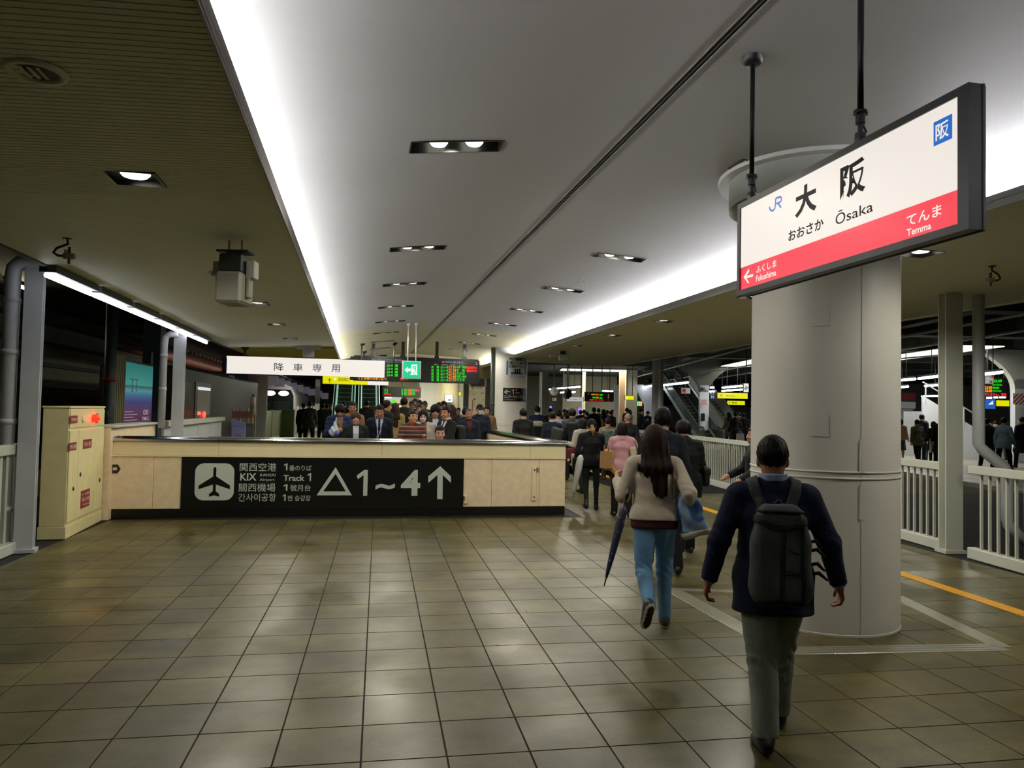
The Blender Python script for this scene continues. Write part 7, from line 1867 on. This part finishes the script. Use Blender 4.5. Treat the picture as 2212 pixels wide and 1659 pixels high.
for s_ in (-1, 1): o.tube([(s_ * .075, .0 + .03, 1.53), (s_ * .06, .11, 1.38), (s_ * .02, .165, 1.22), (.05, .17, 1.0), (.12, .2, .75)], .005, 5)
mk('earphone_cable', o.v, o.f, mat('white_cable', '#c8cad0', .5), s4, True, False)
s5, _ = stand(dict(pose=dict(armL=(16, 10, 50), armR=(24, 14, 40), head=(24, -4)), top=dict(mat=striped('striped_knit', ('#5a2c22', '#8a6a4c', '#241820', '#33233f', '#7a4a3c', '#1c1418'), 6.5), off=.03, hem=-.1), topname='sweater', bottom=dict(col='#15141a'), hair='short', hairc='#16100e', skin='#b58468', extra={'orange_collar': (lambda p, ps: np.maximum(np.maximum(cap(p, ps.P['neck'], ps.P['neckt'], .085, .072), (p - ps.P['neckt'].astype(f32))[:, 2] - .01), -.06 - (p - ps.P['neck'].astype(f32))[:, 2]), '#a8401c')}), 891, 14.2, 886, 180, 'woman in a striped sweater with an orange roll neck looking aside', .0115)
stand(dict(pose=dict(armL=(10, 8, 60), armR=(20, 10, 95), inR=30, head=(-10, 10)), top=dict(col='#b9b4a8', off=.04, hem=-.2, amp=.006), topname='cardigan', bottom=dict(col='#27242a'), hair='bob', hairc='#1c1210', skin='#c59a82', mask=1, shirt=(.62, (.06, .055, .06, .06, .06), '#8a4a3c')), 914, 14.5, 884, 176, 'woman in a white cardigan and face mask with a brown bob', .0115)
stand(dict(pose=dict(lean=9, armL=(6, 8, 16), armR=(10, 8, 40), head=(-6, 14)), top=dict(col='#202829', off=.026, hem=-.2), bottom=dict(col='#191d1f'), hair='mop', hairc='#0e0c0b', skin='#b58468', shirt=(.62, (.06, .055, .055, .055, .05), '#adb0c0')), 939, 15.3, 873, 178, 'man in a charcoal suit and open white shirt bowing his head', .0115)
s8, _ = stand(dict(pose=dict(lean=4, armL=(30, 10, 30), armR=(10, 8, 20), head=(8, 2)), top=dict(col='#111513', off=.026, hem=-.2), bottom=dict(col='#121413'), hair='short', hairc='#14100e', skin='#b07a5e', shirt=(.45, (.07, .06, .05, .04, .02), '#b8bcc6'), tie='#15161c', shirtcollar='#b8bcc6'), 968, 14.4, 877, 238, 'man in a black suit and tie seen in profile talking to the bowing man', .0115)
accessory('black_backpack', 'backpack', 'black backpack on the man in profile', s8, [('bag', lambda p: rbox(p, (0, -.24, 1.12), (.16, .10, .26), .07), cloth('#131815', .6))], .016, (-.4, -.5, .7), (.4, .1, 1.6))
stand(dict(pose=dict(head=(0, 4)), top=dict(col='#6f6248', off=.03, hem=-.1, collar=.03), bottom=dict(col='#2a2620'), hair='short', hairc='#171310', skin='#b08478'), 951, 13.1, 919, 180, 'man in a beige jacket low on the stair behind the steel rail', .0115, -.32)
stand(dict(pose=dict(armL=(6, 7, 12), armR=(-4, 7, 12)), top=dict(col='#141a2c', off=.034, hem=-.14, collar=.05), bottom=dict(col='#11131c'), hair='bald', hairc='#4a4440', skin='#9a6c52', shirt=(.3, (.06, .05, .04, .02, .0), '#4a1c1c')), 1013, 17.2, 882, 178, 'older man in a navy sports jacket over a maroon shirt', .0125)
stand(dict(pose=dict(armL=(10, 10, 30), armR=(4, 8, 14)), top=dict(col='#121826', off=.036, hem=-.1, collar=.04), bottom=dict(col='#6a86a0', off=.012), hair='cap', hatc='#0a0c10', under='short', mask=1, skin='#a9785c'), 1036, 19.3, 873, 176, 'man in a black cap, mask and pale jeans near the route map', .0145)

# ------------------------------------------------------------------ the crowd further off: a few figures, copied and re-dressed
HF_ = .023
def proto(pose, **k): ps = Pose(**pose); return person_meshes(ps, k, HF_), ps.height + .014
PR = {
 'man': proto(P_W1, top=dict(off=.026, hem=-.2), bottom={}, hair='short'),
 'coat': proto(P_W2, top=dict(off=.034, hem=-.42, flare=.03), bottom={}, hair='short'),
 'lady': proto(dict(lean=2, legL=(3, 4), legR=(-3, 4), armL=(8, 6, 40), armR=(8, 6, 30)), top=dict(off=.03, hem=-.34, flare=.04), bottom=dict(off=.0), hair='long'),
 'bob': proto(dict(lean=2, legL=(3, 4), legR=(-3, 4), armL=(20, 6, 80), armR=(8, 6, 30), head=(0, 12)), top=dict(off=.022, hem=-.06), bottom=dict(skirt=.42), bottomname='skirt', hair='bob'),
 'phone': proto(P_PH, top=dict(off=.026, hem=-.14), bottom={}, hair='short'),
 'suit': proto(dict(lean=2, legL=(4, 4), legR=(-4, 4), armL=(4, 6, 14), armR=(4, 6, 14)), top=dict(off=.024, hem=-.2), bottom={}, hair='short', shirt=SUIT[:2] + ('#b8bcc6',)),
}
def far(kind, px, dep, topy, face, col, label, low='#14151a', hair='#15110f', mask=0, z0=0.0):
    ms, H0 = PR[kind]; H = atd(px, topy, dep).z - z0
    tn = [k for k in ms if k in ('jacket',)][0]; bn = 'skirt' if 'skirt' in ms else 'trousers'
    return place(ms, gnd(px, dep, z0), face, H / H0, label, 'crowd further along the platforms', {tn: cloth(col), bn: cloth(low), 'hair': hairm(hair)})
for a in (
 ('lady', 853, 20, 870, 8, '#8f7c50', 'woman with wavy brown hair in a mustard trench coat, back to us', '#1a1616', '#2c1a12'),
 ('coat', 872, 21, 858, 12, '#121512', 'tall person in a long black coat before the small departure board', '#101010'),
 ('coat', 833, 18.5, 864, 60, '#14181a', 'dark-coated person turned sideways beside the man with earphones'),
 ('suit', 889, 25, 866, 182, '#1d2a30', 'young person in a dark school jacket and white shirt facing us'),
 ('suit', 896, 26.5, 861, 178, '#6a1c1c', 'person with a red scarf in the waiting crowd'),
 ('suit', 906, 25.5, 864, 190, '#22262a', 'bespectacled man waiting next to the red scarf'),
 ('suit', 911, 23.5, 868, 174, '#7a8478', 'man in a grey-green jacket facing us in the crowd'),
 ('suit', 917, 26, 866, 186, '#3a3a30', 'man in an olive coat under the beige wall recess'),
 ('suit', 906, 21.5, 874, 182, '#15171b', 'man in a black suit right behind the masked woman', '#15171b'),
 ('phone', 948, 22.5, 869, 184, '#1a1d22', 'dark-haired person bending forward below the ivory column'),
 ('lady', 958, 25, 866, 178, '#1c1a1e', 'hooded person in a white mask beside the poster column'),
 ('lady', 976, 21, 874, 4, '#121214', 'woman with long auburn hair and black coat seen from behind', '#101010', '#2a1512'),
 ('suit', 990, 30, 880, 184, '#9aa0a8', 'person in a white top in the gap by the striped post'),
 ('coat', 1005, 18.8, 880, 30, '#111316', 'dark-coated person partly hidden behind the older man in navy'),
 ('man', 1052, 22.2, 877, 200, '#6f5a3c', 'person in a tan coat squeezed next to the green pipe'),
 ('man', 742, 29.8, 868, 0, '#111412', 'dark figure at the foot of the nearer escalator'),
 ('coat', 792, 29.5, 865, 2, '#101311', 'tall dark figure at the foot of the farther escalator'),
 ('coat', 655, 33, 871, 4, '#0d0e10', 'person in a long black coat walking away by the olive gate'),
 ('man', 669, 31, 867, 3, '#2a2c24', 'person in an olive jacket walking away by the slim far post'),
 ('man', 697, 34, 872, 2, '#23281f', 'small figure in green just past the slim far post'),
 ('coat', 706, 36, 873, 0, '#191a1c', 'small dark figure before the green escalator side'),
 ('man', 716, 40, 874, 182, '#20201c', 'tiny figure beside the green lit escalator post'),
 ('phone', 1189, 27, 882, 10, '#15181c', 'dark figure under the tiny violet screen'),
 ('suit', 1219, 30, 884, 190, '#201d1e', 'person behind the lilac shirt near the white sign'),
 ('lady', 1226, 33, 886, 180, '#6a2320', 'person with a touch of red in the far queue', '#151515'),
 ('coat', 1254, 36, 886, 5, '#13161a', 'dark figure under the left edge of the violet advert screen'),
 ('man', 1262, 38, 885, 0, '#101214', 'dark figure under the right edge of the violet advert screen'),
 ('coat', 1268, 34, 889, -10, '#14161c', 'short dark figure by the slim ivory column'),
 ('coat', 1283, 33, 880, 10, '#161c26', 'broad-shouldered figure in dark blue under the far LED board', '#161c26'),
 ('man', 1293, 37, 882, 20, '#1a1e1e', 'figure turned aside under the red LED row'),
 ('lady', 1304, 35, 884, 0, '#7a6448', 'woman in a light brown coat in the far crowd', '#1a1616'),
 ('coat', 1312, 38, 886, 8, '#15171a', 'dark figure right of the light brown coat'),
 ('man', 1320, 36, 887, -8, '#22201e', 'dark figure next to the slim grey post'),
 ('bob', 1323, 44, 885, 180, '#6f6350', 'person in beige tucked behind the slim grey post'),
 ('suit', 1354, 41, 881, 60, '#171a22', 'man in dark suit leaning by the timber panel'),
 ('bob', 1361, 40, 885, 250, '#9a7a74', 'woman in pale pink behind the bald man'),
 ('phone', 1383, 38, 883, 90, '#161c2e', 'man in navy looking at his phone before the white sloping column', '#161c2e'),
 ('phone', 1399, 40, 888, 40, '#141414', 'dark figure peeking from behind the white sloping column'),
 ('lady', 1575, 37, 890, -10, '#6a5a48', 'woman with dark hair and brown sleeves beyond the fence'),
 ('coat', 1589, 35, 890, 6, '#101216', 'man in black with a black rucksack beyond the fence'),
 ('coat', 1598, 41, 891, 0, '#16181c', 'figure behind the black rucksack man'),
 ('man', 1607, 36, 893, 10, '#151315', 'dark figure touching the edge of the big pillar'),
 ('bob', 1945, 29, 904, 60, '#9a7a62', 'woman in a salmon top and grey skirt on the second platform', '#3c4240'),
 ('man', 1982, 28, 906, 10, '#5e573c', 'person in an olive top and black trousers on the second platform', '#0d0e10'),
 ('suit', 1991, 30, 895, 70, '#14161c', 'tall man in black turned to talk on the second platform'),
 ('man', 2000, 31, 909, 12, '#9aa0aa', 'person in a pale shirt and green trousers on the second platform', '#33463c'),
 ('lady', 2017, 27.5, 910, 5, '#2a1a18', 'woman in a dark maroon coat on the second platform', '#191314'),
 ('coat', 2034, 26.5, 898, 8, '#0c0b0b', 'large person in black next to the fence post'),
 ('man', 2131, 26, 904, 60, '#17171f', 'man in dark navy past the drain pipe'),
 ('man', 2168, 25.5, 902, 70, '#7f929c', 'man in a pale blue shirt and black waistcoat turning sideways', '#101217'),
 ('phone', 2152, 31, 909, 20, '#3a3228', 'small brown-clad figure between the two men past the drain pipe'),
 ('lady', 2178, 32, 908, 80, '#a08a50', 'person in a yellow top next to the brown column'),
 ('coat', 2208, 27, 900, 0, '#16161a', 'dark figure at the very edge beside the striped column'),
): far(*a)
simple_bag(2017, 963, 27, .26, .12, .52, 'long white carrier bag held by the woman in maroon', mat('white_bag', '#c9c9c9', .5), 'carrier_bag')
simple_bag(1599, 948, 34.5, .34, .2, .5, 'crumpled white plastic bag at the fence beyond the tracks', mat('white_bag', ''), 'carrier_bag')
